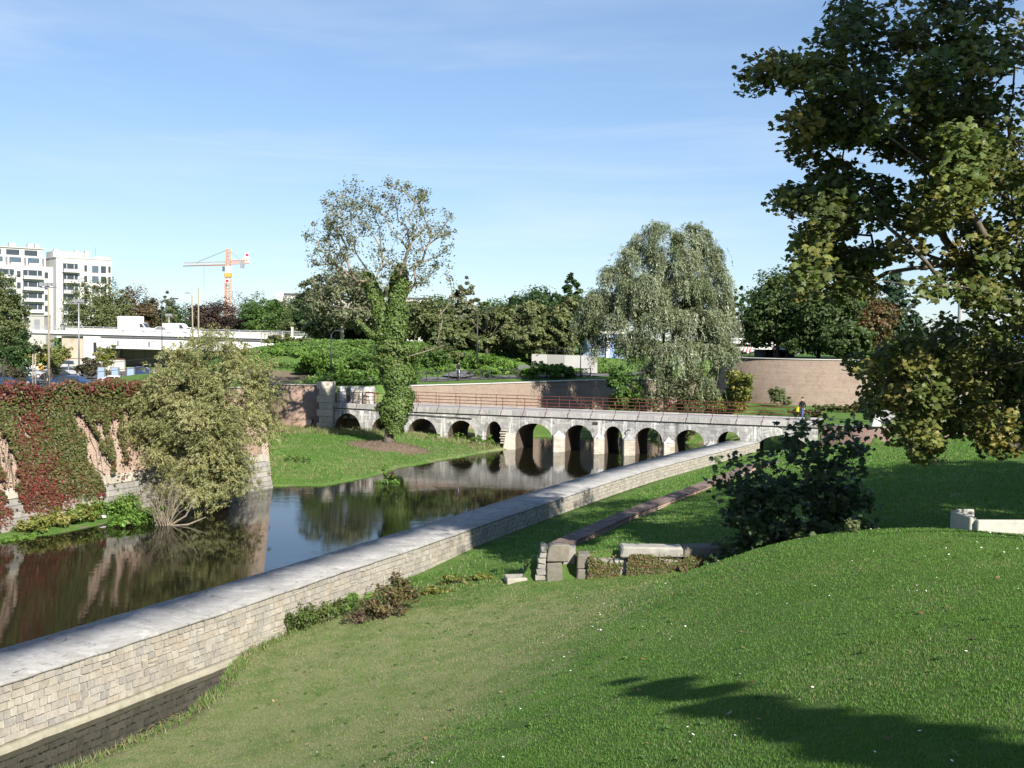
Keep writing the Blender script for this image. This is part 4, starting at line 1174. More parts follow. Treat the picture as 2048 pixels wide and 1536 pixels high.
# island of weeds at the end of the ditch
q = at_z(600, 1255, .25); b = (q[0], q[1], max(hz(q[0], q[1]) - .05, -.05))
bush('weed_clump', 'dense green clump of weeds at the foot of the stone dike', 'weeds', [(0, 0, .35, .75, .7, .5), (.6, .9, .35, .7, .8, .4), (1.1, 2.0, .3, .7, .9, .32), (-.3, -.6, .25, .45, .45, .35), (1.2, .7, .25, .6, .6, .3)], b, [(.085, .125, .028, 3), (.065, .105, .024, 2), (.11, .13, .04, 1)], 51, 150, 46, .085, stems=14)
q = at_z(660, 1215, .45); b = (q[0], q[1], hz(q[0], q[1]))
bush('nettle_patch', 'bright green low plants spreading behind the weed clump by the dike', 'plants', [(0, 0, .18, .8, .8, .22), (.5, 1.0, .18, .7, .9, .22), (.9, 2.0, .15, .6, .9, .2)], b, 'bright', 52, 80, 40, .085, stems=0)
q = at_z(775, 1232, .55); b = (q[0], q[1], hz(q[0], q[1]))
bush('bramble', 'brown leaved bramble bush with bare twigs sticking up in the grass edge', 'bramble', [(0, 0, .55, .62, .55, .5), (.45, .35, .65, .55, .5, .5), (-.5, -.1, .3, .45, .4, .3), (.3, .2, 1.05, .32, .3, .3)], b, [(.13, .10, .045, 3), (.10, .065, .035, 2), (.11, .12, .04, 2), (.16, .13, .06, 1)], 53, 75, 30, .105, stems=30, stem_r=.014, stem_h=1.25)
q = at_z(735, 1240, .5); b = (q[0], q[1], hz(q[0], q[1]))
bush('dead_weeds', 'low pinkish brown dead weeds left of the bramble', 'weeds', [(0, 0, .22, .4, .4, .25), (-.4, -.3, .15, .4, .4, .2)], b, [(.16, .11, .08, 2), (.11, .08, .05, 2), (.09, .10, .04, 1)], 54, 40, 26, .07, stems=20)
for i, (px, py, sd, hh) in enumerate(((900, 1168, 55, .34), (955, 1165, 56, .22), (865, 1185, 57, .25))):
    q = at_z(px, py, .7); b = (q[0], q[1], hz(q[0], q[1]))
    bush('yellow_weed', ['yellowish weed at the lawn edge between the bramble and the stone slab', 'small pale weed just left of the flat stone slab', 'low mixed weed right beside the bramble bush'][i], 'weed', [(0, 0, hh * .6, .4, .3, hh * .6), (.4, .1, hh * .4, .3, .25, hh * .4)], b, 'yellowgreen', sd, 26, 26, .085, group='weeds along the lawn edge', stems=8)
# bright nettles at the foot of the creeper wall
foot = [(60, 1062, 190, 1046, 0.40), (200, 1040, 300, 1015, .6)]
lab = ['bright yellow green plants at the water edge under the red creeper', 'green plants under the bare brick patch of the rampart wall', 'green nettles by the water left of the bare twiggy shrub', 'pale green water weed mat at the far left edge of the water', 'low green plants between creeper wall and willow bush']
for i, (px, py, w_, h_, sd, pal) in enumerate(((115, 1052, 1.9, .75, 61, 'yellowgreen'), (205, 1032, 2.0, .9, 62, 'bright'), (285, 1038, 1.6, .6, 63, 'bright'), (15, 1074, 1.3, .14, 64, 'bright'), (265, 1012, 1.9, .8, 65, 'bright'))):
    q = at_z(px, py, .15); b = (q[0], q[1], max(hz(q[0], q[1]) - .05, -.03))
    bush('bank_plants', lab[i], 'plants', [(0, 0, h_ * .5, w_ * .5, w_ * .45, h_ * .6), (.35 * w_, .6 * w_, h_ * .5, w_ * .5, w_ * .6, h_ * .55), (-.35 * w_, -.6 * w_, h_ * .4, w_ * .5, w_ * .6, h_ * .5)], b, pal, sd, 130, 44, .13, group='green plants at the foot of the rampart wall', stems=6)
# twiggy bare shrub standing in the water
q = at_z(330, 1050, 0); tw = empty('bare_shrub', (q[0], q[1], -.05), 'thin twiggy almost bare shrub standing in the water before the willow bush', 'shrub')
r = np.random.default_rng(71); mb = MB(); tips = []
for i in range(46):
    a = r.uniform(0, 6.28); ln = r.uniform(.5, 1.5); hh = r.uniform(1.1, 2.6) * (1.1 - ln * .25)
    b0 = (r.normal() * .18, r.normal() * .18, 0); m = (b0[0] + math.cos(a) * ln * .4, b0[1] + math.sin(a) * ln * .4, hh * .55); t_ = (b0[0] + math.cos(a) * ln, b0[1] + math.sin(a) * ln, hh)
    mb.tube([b0, m, t_], [.022, .015, .006], 4); tips.append(t_)
    for k in range(3):
        f = r.uniform(.5, .95); p = np.array(m) * (1 - f) + np.array(t_) * f; e = p + r.normal(size=3) * .22 + np.array([0, 0, .25]); mb.tube([p, e], [.009, .004], 3); tips.append(tuple(e))
mb.tube([(.2, 0, 0), (1.0, .1, .5), (1.5, .3, 1.5)], [.05, .04, .02], 5); mb.tube([(.1, 0, 0), (1.2, -.2, .12), (2.0, .1, .45)], [.05, .04, .02], 5)
mb.build('stem', M_BARK_PALE, tw)
T = np.array(tips); Pn = np.repeat(T, 9, 0) + r.normal(size=(len(T) * 9, 3)) * .17
mesh_obj('foliage', leaves_mesh('foliage', Pn, r.normal(size=Pn.shape), .075 * r.uniform(.7, 1.3, len(Pn)), tints(len(Pn), 'x' and [(.13, .13, .06, 2), (.10, .105, .045, 2)], r), T_NARROW, M_LEAF, r), tw)
# ------------------------------------------------------------------ the ivy-clad tree on the bank
r = np.random.default_rng(101)
D_IV = MOUND[1]
ivt = empty('ivy_clad_tree', (MOUND[0], MOUND[1], hz(MOUND[0], MOUND[1]) - .05), 'tall sparse tree with a trunk wrapped in ivy, on the bare mound before the bridge', 'tree')
IO = np.array(ivt.location)
def iq(px, py, dd=0.0): return at(px, py, D_IV + dd) - IO
main = [np.array([0, 0, -.2]), iq(785, 850), iq(790, 780), iq(788, 720), iq(783, 680)]
left = [iq(774, 648), iq(757, 612), iq(742, 575), iq(736, 545)]
right = [iq(792, 640, -.4), iq(794, 600, -.5), iq(797, 560, -.6), iq(804, 530, -.7)]
nodes = main + left + right
parent = [-1, 0, 1, 2, 3, 4, 5, 6, 7, 4, 9, 10, 11]
tg = []
cen = iq(762, 478); rx, rz_ = 6.1, 4.9
n = 0
while n < 250:
    d = r.normal(size=3); d /= np.linalg.norm(d); f = r.uniform(.30, 1.0) ** .45
    p = cen + d * np.array([rx, 3.9, rz_]) * f
    if p[2] < cen[2] - 3.2 - .2 * abs(p[0] - cen[0]): continue
    tg.append(p); n += 1
for px, py, dd in ((625, 520, 0), (618, 585, .5), (900, 560, 0), (905, 600, .5), (885, 640, -.5), (890, 690, -1), (660, 610, .5), (640, 560, 1), (880, 620, 1)):
    tg.append(iq(px, py, dd))
nd, pr, tips = grow(nodes, parent, tg, 0.7, bend=.04, r=r, back=.6, plw=.42, wob=.05)
V, F, rad = skeleton(nd, pr, tips, .019, power=.48, rmax=.34)
mesh_obj('trunk', np_mesh('trunk', V, F, M_BARK_PALE, smooth=True), ivt)
# flared foot
MB().tube([(0, 0, -.4), (.02, 0, .25), (.08, 0, 1.0), (.2, 0, 2.0)], [.62, .42, .34, .33], 10).build('root_flare', M_BARK, ivt, smooth=True)
tp = nd[tips]
# extra leaf tufts along outer twigs
ext = []
for t in tips:
    p = pr[t]
    if r.random() < .75: ext.append((nd[t] + nd[p]) / 2 + r.normal(size=3) * .25)
tp = np.concatenate([tp, np.array(ext)])
kk = 26
cl = np.repeat(np.arange(len(tp)), kk); g = r.normal(size=(len(cl), 3)) * np.array([.24, .24, .19]) * r.uniform(.6, 1.5, (len(tp), 1))[cl]
P = tp[cl] + g
kp = r.random(len(P)) < .85; P = P[kp]; cl = cl[kp]
mesh_obj('crown', leaves_mesh('crown', P, r.normal(size=P.shape) * .7 + [0, 0, .6], .19 * r.uniform(.6, 1.4, len(P)), tints(len(P), [(.13, .155, .09, 3), (.165, .18, .10, 2), (.10, .125, .065, 2), (.17, .14, .08, .5)], r, cl), T_NARROW if False else T_DIAMOND, M_LEAF, r), ivt)
# ivy sleeve
def sleeve(path, radii, n, r):
    path = np.array(path); seg = np.linalg.norm(np.diff(path, axis=0), axis=1); s = np.concatenate([[0], np.cumsum(seg)])
    t = r.uniform(0, s[-1], n); C = np.stack([np.interp(t, s, path[:, i]) for i in range(3)], 1); rad = np.interp(t, s, radii)
    a = r.uniform(0, 2 * math.pi, n)
    lump = 0.62 + .75 * vnoise(t * 1.0, a * 1.2, 1.05, 3) + .28 * (vnoise(t, a, 3.2, 4) - .5)
    rr = rad * lump * r.uniform(.55, 1.08, n)
    d = np.stack([np.cos(a), np.sin(a), np.zeros(n)], 1)
    return C + d * rr[:, None], d + np.array([0, 0, .35]) + r.normal(size=(n, 3)) * .35
P1, N1 = sleeve([iq(790, 868), iq(790, 815), iq(798, 790), iq(792, 760), iq(790, 720), iq(785, 690)], [.6, 1.35, 1.2, 1.45, 1.35, 1.35], 22000, r)
P2_, N2_ = sleeve([iq(785, 700), iq(774, 648), iq(757, 612), iq(742, 575), iq(736, 545)], [1.25, 1.0, .85, .6, .3], 7500, r)
P3, N3 = sleeve([iq(786, 700), iq(792, 640, -.4), iq(794, 600, -.5), iq(797, 560, -.6), iq(803, 528, -.7)], [1.15, 1.0, .85, .7, .25], 7500, r)
P4, N4 = sleeve([iq(775, 690), iq(745, 670, -.5), iq(715, 640, -.8)], [.55, .45, .15], 1500, r)
P5, N5 = sleeve([iq(797, 580), iq(812, 568, -.5), iq(822, 565, -.5)], [.45, .4, .1], 700, r)
Pv = np.concatenate([P1, P2_, P3, P4, P5]); Nv = np.concatenate([N1, N2_, N3, N4, N5])
mesh_obj('ivy', leaves_mesh('ivy', Pv, Nv, .21 * r.uniform(.6, 1.35, len(Pv)), tints(len(Pv), [(.095, .155, .036, 3), (.07, .12, .028, 3), (.14, .19, .05, 1.5), (.2, .19, .045, .15)], r, vl=.3), T_DIAMOND, M_LEAF, r), ivt)

# ------------------------------------------------------------------ strand trees (willows)
def strand_tree(name, label, group, base, blobs, nclump, strands, slen, leaf, pal, seed, trunk_path, trunk_r, droop=1.0, wind=(0.25, 0, 0), steps=9, per=2, mat=M_WILLOW, bark=M_BARK, rt=.02, cr=.9, tmpl=T_NARROW, inner=.6):
    r = np.random.default_rng(seed); root = empty(name, base, label, 'tree', group)
    B = np.array(blobs, float); w_ = (B[:, 3] * B[:, 4] * B[:, 5]) ** .66; w_ /= w_.sum()
    bi = r.choice(len(B), nclump, p=w_); d = r.normal(size=(nclump, 3)); d /= np.linalg.norm(d, axis=1, keepdims=True); d[:, 2] = np.where(d[:, 2] < -.3, -d[:, 2], d[:, 2])
    C = B[bi, :3] + d * B[bi, 3:] * (r.uniform(inner, 1.0, nclump))[:, None]
    ns = nclump * strands; cl = np.repeat(np.arange(nclump), strands)
    S = C[cl] + r.normal(size=(ns, 3)) * cr * np.array([.6, .6, .45])
    out = d[cl] * np.array([1, 1, .4]) + r.normal(size=(ns, 3)) * .5 + np.array(wind); out /= np.linalg.norm(out, axis=1, keepdims=True)
    L = slen * r.uniform(.5, 1.3, ns)
    t = np.linspace(0.05, 1, steps)
    pos = S[:, None, :] + out[:, None, :] * (L[:, None] * .55 * (t - .35 * t ** 2))[..., None] + np.array([0, 0, -1.0])[None, None] * (L[:, None] * droop * t[None] ** 1.7)[..., None]
    tang = np.gradient(pos, axis=1); tang /= np.linalg.norm(tang, axis=2, keepdims=True)
    P = np.repeat(pos.reshape(-1, 3), per, 0) + r.normal(size=(ns * steps * per, 3)) * leaf * .28
    Y = np.repeat(tang.reshape(-1, 3), per, 0) + r.normal(size=P.shape) * .45
    cc = np.repeat(np.repeat(cl, steps), per)
    Nn = np.repeat(np.repeat(d[cl], steps, 0), per, 0) * .6 + r.normal(size=P.shape) * .6 + [0, 0, .3]
    k = P[:, 2] > .1; P, Y, cc, Nn = P[k], Y[k], cc[k], Nn[k]
    mesh_obj('crown', leaves_mesh('crown', P, Nn, leaf * r.uniform(.7, 1.3, len(P)), tints(len(P), pal, r, cc, vc=.2, vl=.22), tmpl, mat, r, Y=Y), root)
    nodes = [np.array(p, float) for p in trunk_path]; par = [i - 1 for i in range(len(nodes))]
    tg = [C[i] for i in r.choice(nclump, min(nclump, 110), replace=False)]
    nd, pr, tips = grow(nodes, par, tg, .9, bend=.1, r=r, back=.8)
    V, F, rad = skeleton(nd, pr, tips, rt, power=.5, rmax=trunk_r)
    mesh_obj('trunk', np_mesh('trunk', V, F, bark, smooth=True), root)
    return root
DW = 103.0
wb = at(1330, 810, DW); wb[2] = hz(wb[0], wb[1]) - .1
def wq(px, py, dd=0.0): return at(px, py, DW + dd) - wb
def wblob(px, py, rp, rpz, dd=0, ry=None):
    c = wq(px, py, dd); m = DW / FPX; return (c[0], c[1], c[2], rp * m, (ry or rp) * m, rpz * m)
blobs = [wblob(*q) for q in ((1315, 480, 42, 34, 0), (1385, 482, 34, 34, .5), (1415, 520, 26, 30, 1), (1350, 530, 45, 36, -1.5), (1270, 520, 40, 34, -.5), (1235, 560, 36, 34, 0), (1290, 585, 46, 36, -2.5), (1375, 590, 46, 36, -2.5), (1430, 570, 34, 40, 0), (1200, 610, 32, 30, 0), (1175, 640, 22, 26, .5),
          (1245, 640, 36, 36, -2), (1320, 650, 46, 38, -3.5), (1395, 655, 40, 42, -3), (1438, 640, 28, 44, -.5), (1455, 710, 16, 36, 0), (1215, 690, 26, 26, -1), (1270, 700, 34, 34, -2.8), (1350, 715, 44, 40, -4), (1425, 715, 36, 44, -2), (1310, 760, 40, 34, -3), (1390, 770, 42, 34, -3.2), (1330, 600, 60, 60, 2.5), (1400, 640, 50, 70, 2.5), (1260, 620, 50, 50, 2))]
strand_tree('weeping_willow', 'big silvery grey weeping willow standing behind the bridge', None, wb, blobs, 520, 19, 1.9, .30,
            [(.195, .225, .135, 3), (.155, .19, .10, 3), (.255, .285, .19, 1.7), (.115, .15, .065, 2)], 111, [(0, 0, -.2), (.1, 0, 2.5), (-.3, 0, 5.5), wq(1330, 600)], .55, droop=.8, wind=(.18, 0, .15), rt=.022, per=2, cr=.5, inner=.8)
# undergrowth round the willow foot
def px_bush(name, label, cat, px, py, D, wpx, hpx, pal, seed, nclump=90, nleaf=46, leaf=.3, group=None, depth=.8, stems=5, bark=None):
    b = at(px, py, D); b[2] = hz(b[0], b[1]); m = D / FPX; ztop = at(px, py - hpx, D)[2]; h = max(.4, ztop - b[2]); w = wpx * m / 2
    r = np.random.default_rng(seed); bl = []
    for i in range(7):
        fx = r.uniform(-.68, .68); fz = r.uniform(.25, .8) * (1 - .3 * abs(fx))
        bl.append((fx * w, r.uniform(-.5, .5) * w * depth, fz * h, w * r.uniform(.3, .45), w * depth * r.uniform(.35, .5), h * r.uniform(.2, .32)))
    return bush(name, label, cat, bl, b, pal, seed + 1, nclump, nleaf, leaf, stems=stems, stem_r=.05, group=group, shell=.35, stem_mat=bark, spread=.3)
px_bush('leafy_shrub', 'green broadleaf shrub in front of the left foot of the weeping willow', 'shrub', 1235, 818, 99, 120, 165, 'green', 121, 130)
px_bush('leafy_shrub', 'yellowish green young maple at the right foot of the weeping willow', 'shrub', 1445, 822, 101, 120, 100, 'yellowgreen', 123, 90)
px_bush('leafy_shrub', 'olive shrub under the middle of the weeping willow behind the railing', 'shrub', 1340, 822, 98, 170, 90, [(.08, .10, .04, 3), (.10, .11, .06, 2)], 125, 90)

# willow bush in the water before the rampart corner
DB = 57.5
bb = at(408, 1022, DB); bb[2] = -.1
def bq(px, py, dd=0.0): return at(px, py, DB + dd) - bb
def bblob(px, py, rp, rz__, dd=0): c = bq(px, py, dd); m = DB / FPX; return (c[0], c[1], c[2], rp * m, rp * m * .9, rz__ * m)
blobs = [bblob(415, 720, 60, 45, .5), bblob(370, 790, 75, 60), bblob(460, 790, 75, 65, .8), bblob(400, 860, 85, 65, -.6), bblob(320, 840, 55, 60, -.3), bblob(490, 860, 65, 60, .8), bblob(420, 940, 70, 55, -.8), bblob(345, 930, 50, 45, -.8), bblob(460, 970, 40, 40, -.5), bblob(530, 800, 30, 50, 1.2), bblob(390, 680, 20, 25, .5), bblob(290, 870, 35, 45, 0), bblob(430, 900, 55, 55, -1.2), bblob(400, 985, 55, 35, -1), bblob(440, 1000, 45, 30, -.6), bblob(355, 985, 35, 35, -.8), bblob(300, 800, 35, 45, .3), bblob(480, 725, 42, 32, .8), bblob(350, 735, 42, 32, .2), bblob(520, 760, 30, 35, 1), bblob(420, 690, 35, 25, .5)]
strand_tree('willow_bush', 'large olive yellow willow bush growing from the water at the rampart corner', None, bb, blobs, 360, 20, 1.15, .18,
            [(.28, .28, .12, 3), (.23, .245, .105, 3), (.34, .33, .17, 1.5), (.18, .20, .08, 1.5)], 131, [(0, 0, -.2), (.1, 0, .8), (.2, .2, 2.2)], .13, droop=.15, wind=(.05, 0, .35), steps=8, per=2, mat=M_LEAF, rt=.012, cr=.55)

# ------------------------------------------------------------------ the near maple, its trunk outside the frame on the right
r = np.random.default_rng(141)
DN = 29.0
nb = np.array([16.8, 30.0, 0]); nb[2] = hz(nb[0], nb[1]) - .1
maple = empty('maple_tree', nb, 'large dark leaved maple overhanging the right side of the lawn', 'tree')
def nq(px, py, dd=0.0): return at(px, py, DN + dd) - nb
guide = [  # (px, py, radius px, depth offset, clusters)
 (1690, 40, 50, 0, 9), (1660, 110, 40, 0, 7), (1760, 60, 80, 1, 14), (1870, 60, 110, 1, 22), (1990, 60, 110, 0, 22),
 (1510, 145, 22, 0, 4), (1560, 132, 26, 0, 5), (1610, 135, 28, 0, 6), (1680, 170, 50, 0, 10), (1640, 215, 45, 1, 8), (1600, 245, 28, 0, 5), (1660, 265, 45, 0, 9), (1610, 285, 22, 0, 4),
 (1760, 170, 70, -1, 12), (1850, 180, 80, -2, 18), (1960, 190, 90, -1, 20), (1740, 270, 60, 0, 11), (1830, 280, 70, 1, 14), (1920, 300, 90, -2.5, 24), (2010, 310, 80, 0, 18),
 (1585, 385, 24, 0, 5), (1630, 390, 32, 0, 7), (1690, 370, 45, 0, 8), (1650, 340, 32, 0, 6), (1640, 450, 42, 0, 8), (1690, 430, 45, 1, 8), (1770, 400, 60, 0, 10), (1880, 380, 70, -2, 16), (1980, 420, 80, 1, 15),
 (1630, 505, 42, 0, 8), (1680, 525, 45, 0, 10), (1620, 560, 28, 0, 5), (1740, 500, 50, 1, 8), (1830, 470, 55, 1, 8), (1930, 500, 50, 1, 6), (1700, 560, 36, 0, 6), (2010, 500, 50, 0, 7),
 (1850, 560, 16, 0, 1), (1890, 550, 18, 0, 2), (1950, 600, 45, -1, 8), (2020, 610, 60, 0, 10), (1980, 560, 30, 0, 5),
 (1830, 690, 34, -1, 6), (1890, 665, 42, -1, 8), (1735, 735, 24, 0, 4), (1800, 730, 55, -1, 13), (1880, 730, 65, -1.5, 17), (1960, 700, 65, 0, 13), (2020, 720, 60, 0, 12),
 (1770, 790, 38, 0, 8), (1840, 800, 55, -1, 14), (1920, 790, 60, 0, 13), (2000, 800, 65, 0, 14), (1800, 850, 30, 0, 6), (1845, 870, 26, 0, 6), (1890, 830, 30, 0, 5), (1980, 860, 38, 0, 8), (2030, 850, 35, 0, 7), (2000, 885, 16, 0, 3), (1850, 895, 12, 0, 2)]
tg = []; rads = []
for px, py, rp, dd, n in guide:
    for i in range(n):
        a = r.uniform(0, 6.28); q = rp * math.sqrt(r.random()) * .85
        tg.append(nq(px + math.cos(a) * q, py + math.sin(a) * q, dd + r.normal() * 1.1 + (2.8 if py > 630 else 0))); rads.append(.36)
# the part of the crown beyond the frame
for i in range(260):
    d = r.normal(size=3); d /= np.linalg.norm(d)
    p = np.array([1.0, 0, 10.5]) + d * np.array([7.0, 6.4, 6.6]) * r.uniform(.55, 1.0)
    w = p + nb; px_ = 1024 + FPX * w[0] / max(1, w[1])
    if px_ < 2075: continue
    tg.append(p); rads.append(.6)
tg = np.array(tg)
nodes = [(0, 0, -.3), (0, 0, 2.2), (-.2, -.2, 4.2), (-.3, -.3, 6.5), (-.3, -.2, 9.5), (0, 0, 12.5), (.2, 0, 15.5)] 
par = [-1, 0, 1, 2, 3, 4, 5]
lim = [[(2060, 590), (2000, 518), (1900, 530), (1830, 536), (1775, 545)], [(2060, 480), (1960, 445), (1860, 430), (1760, 400)], [(2060, 350), (1960, 260), (1850, 200), (1770, 160)], [(2060, 720), (1950, 745), (1850, 760)]]
for L_ in lim:
    base = 3 if L_[0][1] > 500 else 4
    pidx = base
    for (px, py) in L_:
        nodes.append(tuple(nq(px, py, .6))); par.append(pidx); pidx = len(nodes) - 1
nd, pr, tips = grow(nodes, par, list(tg), .8, bend=.12, r=r, back=.4)
V, F, rad = skeleton(nd, pr, tips, .010, power=.52, rmax=.42, sides=6)
mesh_obj('trunk', np_mesh('trunk', V, F, M_BARK, smooth=True), maple)
per = 62
cl = np.repeat(np.arange(len(tg)), per); rd_ = np.array(rads)[cl]
g = r.normal(size=(len(cl), 3)); g *= np.minimum(1, 1.7 / np.linalg.norm(g, axis=1, keepdims=True)); P = tg[cl] + g * rd_[:, None] * np.array([.85, .85, .6]) + np.array([0, 0, -.1])
Nn = np.array([-.15, -.35, .75]) + r.normal(size=P.shape) * .42
sz = .175 * r.uniform(.6, 1.3, len(P))
Yd = np.array([0, 0, -1.0]) + r.normal(size=P.shape) * .45
tn = tints(len(P), [(.085, .115, .028, 3), (.066, .092, .023, 3), (.145, .148, .038, 2), (.20, .17, .045, .6)], r, cl, vc=.3)
W = P + nb; inview = (W[:, 1] > 0) & (np.abs(W[:, 0] / W[:, 1]) < .475)
order = np.argsort(np.where(inview, W[:, 1], 999) + r.random(len(P)) * 1.5)
pick = order[:300]; rest = np.setdiff1d(np.arange(len(P)), pick)
o = mesh_obj('foliage', leaves_mesh('foliage', P[rest], Nn[rest], sz[rest], tn[rest], T_MAPLE, M_LEAF, r, Y=Yd[rest]), maple); tag(o, kind='stuff')
# single leaves nearest the viewer: shared meshes, one for each shade
shades = []
for i in range(6):
    shades.append(leaves_mesh('leaf', np.zeros((1, 3)), np.array([[0, 0, 1.]]), 1.0, tn[pick[i * 40]][None], T_MAPLE, M_LEAF, r, Y=np.array([[0, 1., 0]])))
def leaf_objs(P, N_, Y, sz, root, shades, r):
    X, Yv, Z = frames(len(P), N_, r, Y)
    for i in range(len(P)):
        o = bpy.data.objects.new('leaf', shades[i % len(shades)]); COL.objects.link(o); o.parent = root
        M = Matrix(((X[i][0], Yv[i][0], Z[i][0], P[i][0]), (X[i][1], Yv[i][1], Z[i][1], P[i][1]), (X[i][2], Yv[i][2], Z[i][2], P[i][2]), (0, 0, 0, 1)))
        o.matrix_local = M @ Matrix.Scale(float(sz[i]), 4)
leaf_objs(P[pick], Nn[pick], Yd[pick], sz[pick], maple, shades, r)

# young maples in the dip, dark in the shade
r = np.random.default_rng(151)
DS = 36.5
sb = at(1600, 1130, DS); sb[2] = hz(sb[0], sb[1])
sap = empty('maple_saplings', sb, 'dark thicket of young maples in the dip behind the lawn crest', 'shrub')
def sq(px, py, dd=0.0): return at(px, py, DS + dd) - sb
guide = [(1465, 935, 16, 3), (1455, 975, 22, 3), (1485, 1000, 28, 5), (1520, 920, 20, 3), (1545, 960, 32, 6), (1500, 960, 22, 3), (1580, 900, 26, 4), (1600, 850, 14, 2), (1590, 870, 14, 2), (1620, 920, 34, 6), (1655, 870, 16, 3), (1650, 905, 26, 4), (1645, 850, 12, 2), (1710, 855, 14, 2), (1705, 890, 22, 4), (1690, 915, 24, 4), (1700, 940, 16, 2),
         (1480, 1050, 32, 6), (1530, 1020, 45, 10), (1590, 990, 50, 12), (1650, 970, 50, 11), (1700, 980, 45, 9), (1500, 1095, 36, 8), (1560, 1080, 55, 14), (1630, 1060, 60, 15), (1680, 1050, 45, 10), (1720, 1050, 26, 4), (1540, 1130, 45, 9), (1610, 1130, 50, 9), (1440, 1120, 30, 4), (1420, 1145, 26, 4), (1675, 1120, 45, 7)]
tg = []
for px, py, rp, n in guide:
    for i in range(n):
        a = r.uniform(0, 6.28); q = rp * math.sqrt(r.random()); tg.append(sq(px + math.cos(a) * q, py + math.sin(a) * q, r.normal() * .8))
tg = np.array(tg)
nodes = []; par = []
for i in range(9):
    bx_ = sq(1440 + i * 36, 1150, r.normal() * .4); bx_[2] = 0; nodes.append(bx_); par.append(-1)
nd, pr, tips = grow(nodes, par, list(tg), .5, bend=-.12, r=r, back=.8)
root_of = list(range(len(nd)))
for i, p in enumerate(pr):
    if p >= 0: root_of[i] = root_of[p]
root_of = np.array(root_of)
for k in range(9):                       # each sapling has its own stem
    idx = np.where(root_of == k)[0]
    if len(idx) < 2: continue
    mp = {int(a): b for b, a in enumerate(idx)}
    V, F, rad = skeleton(nd[idx], [mp[pr[i]] if pr[i] >= 0 else -1 for i in idx], [mp[t] for t in tips if t in mp], .008, power=.5, rmax=.06)
    mesh_obj('stem', np_mesh('stem', V, F, M_BARK), sap)
per = np.where(tg[:, 2] > sq(1600, 975)[2], 15, 26); cl = np.repeat(np.arange(len(tg)), per)
P = tg[cl] + r.normal(size=(len(cl), 3)) * np.array([.21, .21, .19]); Nn = np.array([-.1, -.3, .8]) + r.normal(size=P.shape) * .4; Yd = np.array([0, 0, -1.]) + r.normal(size=P.shape) * .6
sz = .24 * r.uniform(.6, 1.2, len(P)); tn = tints(len(P), [(.040, .068, .020, 3), (.032, .055, .017, 2), (.06, .08, .024, 1)], r, cl)
pick = np.argsort(P[:, 1] + r.random(len(P)) * .4)[:300]; rest = np.setdiff1d(np.arange(len(P)), pick)
tag(mesh_obj('foliage', leaves_mesh('foliage', P[rest], Nn[rest], sz[rest], tn[rest], T_MAPLE, M_LEAF, r, Y=Yd[rest]), sap), kind='stuff')
shades = [leaves_mesh('leaf', np.zeros((1, 3)), np.array([[0, 0, 1.]]), 1.0, tn[pick[i * 40]][None], T_MAPLE, M_LEAF, r, Y=np.array([[0, 1., 0]])) for i in range(6)]
leaf_objs(P[pick], Nn[pick], Yd[pick], sz[pick], sap, shades, r)
q = at(1708, 1064, 31.0); bush('weed_tuft', 'small weed tuft on the crest of the bank beside the dark maple thicket', 'weed', [(0, 0, .18, .22, .2, .2), (.12, 0, .34, .1, .1, .16)], (q[0], q[1], hz(q[0], q[1])), 'olive', 155, 16, 16, .09, stems=6)

# rampart trees beyond the right edge of the frame, whose shade lies on the lawn
limb = [(-4.3, 12.1, 6.1, .28, 1.9, .25), (-3.8, 9.5, 6.7, .32, 1.7, .25), (-3.3, 6.9, 7.4, .36, 1.7, .3), (-2.6, 4.1, 8.2, .45, 1.6, .35)]  # unseen row of leaf clumps, shaped to throw a shade streak on the grass
for i, (x, y, ht, w, sd, lb, bl, nc) in enumerate(((29.5, 22.0, 23.0, 14.0, 161, 'tall maple on the rampart right of the viewer', None, 380), (30.0, 36.0, 17, 14, 162, 'broad maple standing by the upper lawn outside the frame', None, 380), (43.0, 31.5, 18, 14, 165, 'farther maple by the upper lawn outside the frame', None, 300),
    (18.0, 19.5, 23, 10, 166, 'very tall unseen maple on the rampart, its high crown shaped to shade the dike', [(-3.6, 0, 19, 4.5, 4.0, 3.6), (-4.2, 2, 16.5, 3.5, 3.0, 2.2), (-1, -1, 21.5, 3.5, 3.5, 2.5)], 300),  # added out of view, crown set high to shade the dike, not the ruin
    (14.0, -7.0, 14, 9.5, 163, 'maple behind the viewer with one long limb shaped to shade the near grass', [(7, -5, 9, 3, 3, 4)] + limb * 8, 150))):
    simple_tree('rampart_tree', lb, 'tree', 'trees of the rampart outside the frame', x, y, hz(x, y) + ht, w, 'green', sd, low=.2, nclump=nc, nleaf=60, leaf=.36, shell=.3, blobs_=bl)

# ------------------------------------------------------------------ trees and shrubs of the background
def bt(px, ytop, D, wpx, pal, seed, label, name='broadleaf_tree', shape='round', group='background trees', **kw):
    p = at(px, ytop, D); return simple_tree(name, label, 'tree', group, p[0], p[1], p[2], 1.3 * wpx * D / FPX, pal, seed, shape=shape, **kw)
bt(5, 535, 150, 75, 'olive', 201, 'dark green tree cut by the left edge beside the apartment block', low=.1)
bt(180, 556, 214, 88, 'olive', 202, 'olive tree in front of the apartment block, left of a pair')
bt(222, 553, 218, 70, 'olive', 203, 'olive tree right of the apartment block, right of a pair')
bt(276, 566, 222, 62, 'brown', 204, 'brownish purple round tree behind the white box van')
bt(335, 582, 226, 70, 'olive', 205, 'spiky topped tree between the brown tree and the lamp post', shape='cone', nclump=110)
bt(415, 598, 232, 55, 'copper', 206, 'small dark purple tree left of the crane mast')
bt(468, 583, 232, 85, 'copper', 207, 'dark copper tree standing in front of the crane mast')
bt(525, 582, 226, 75, 'green', 208, 'green tree right of the dark copper tree')
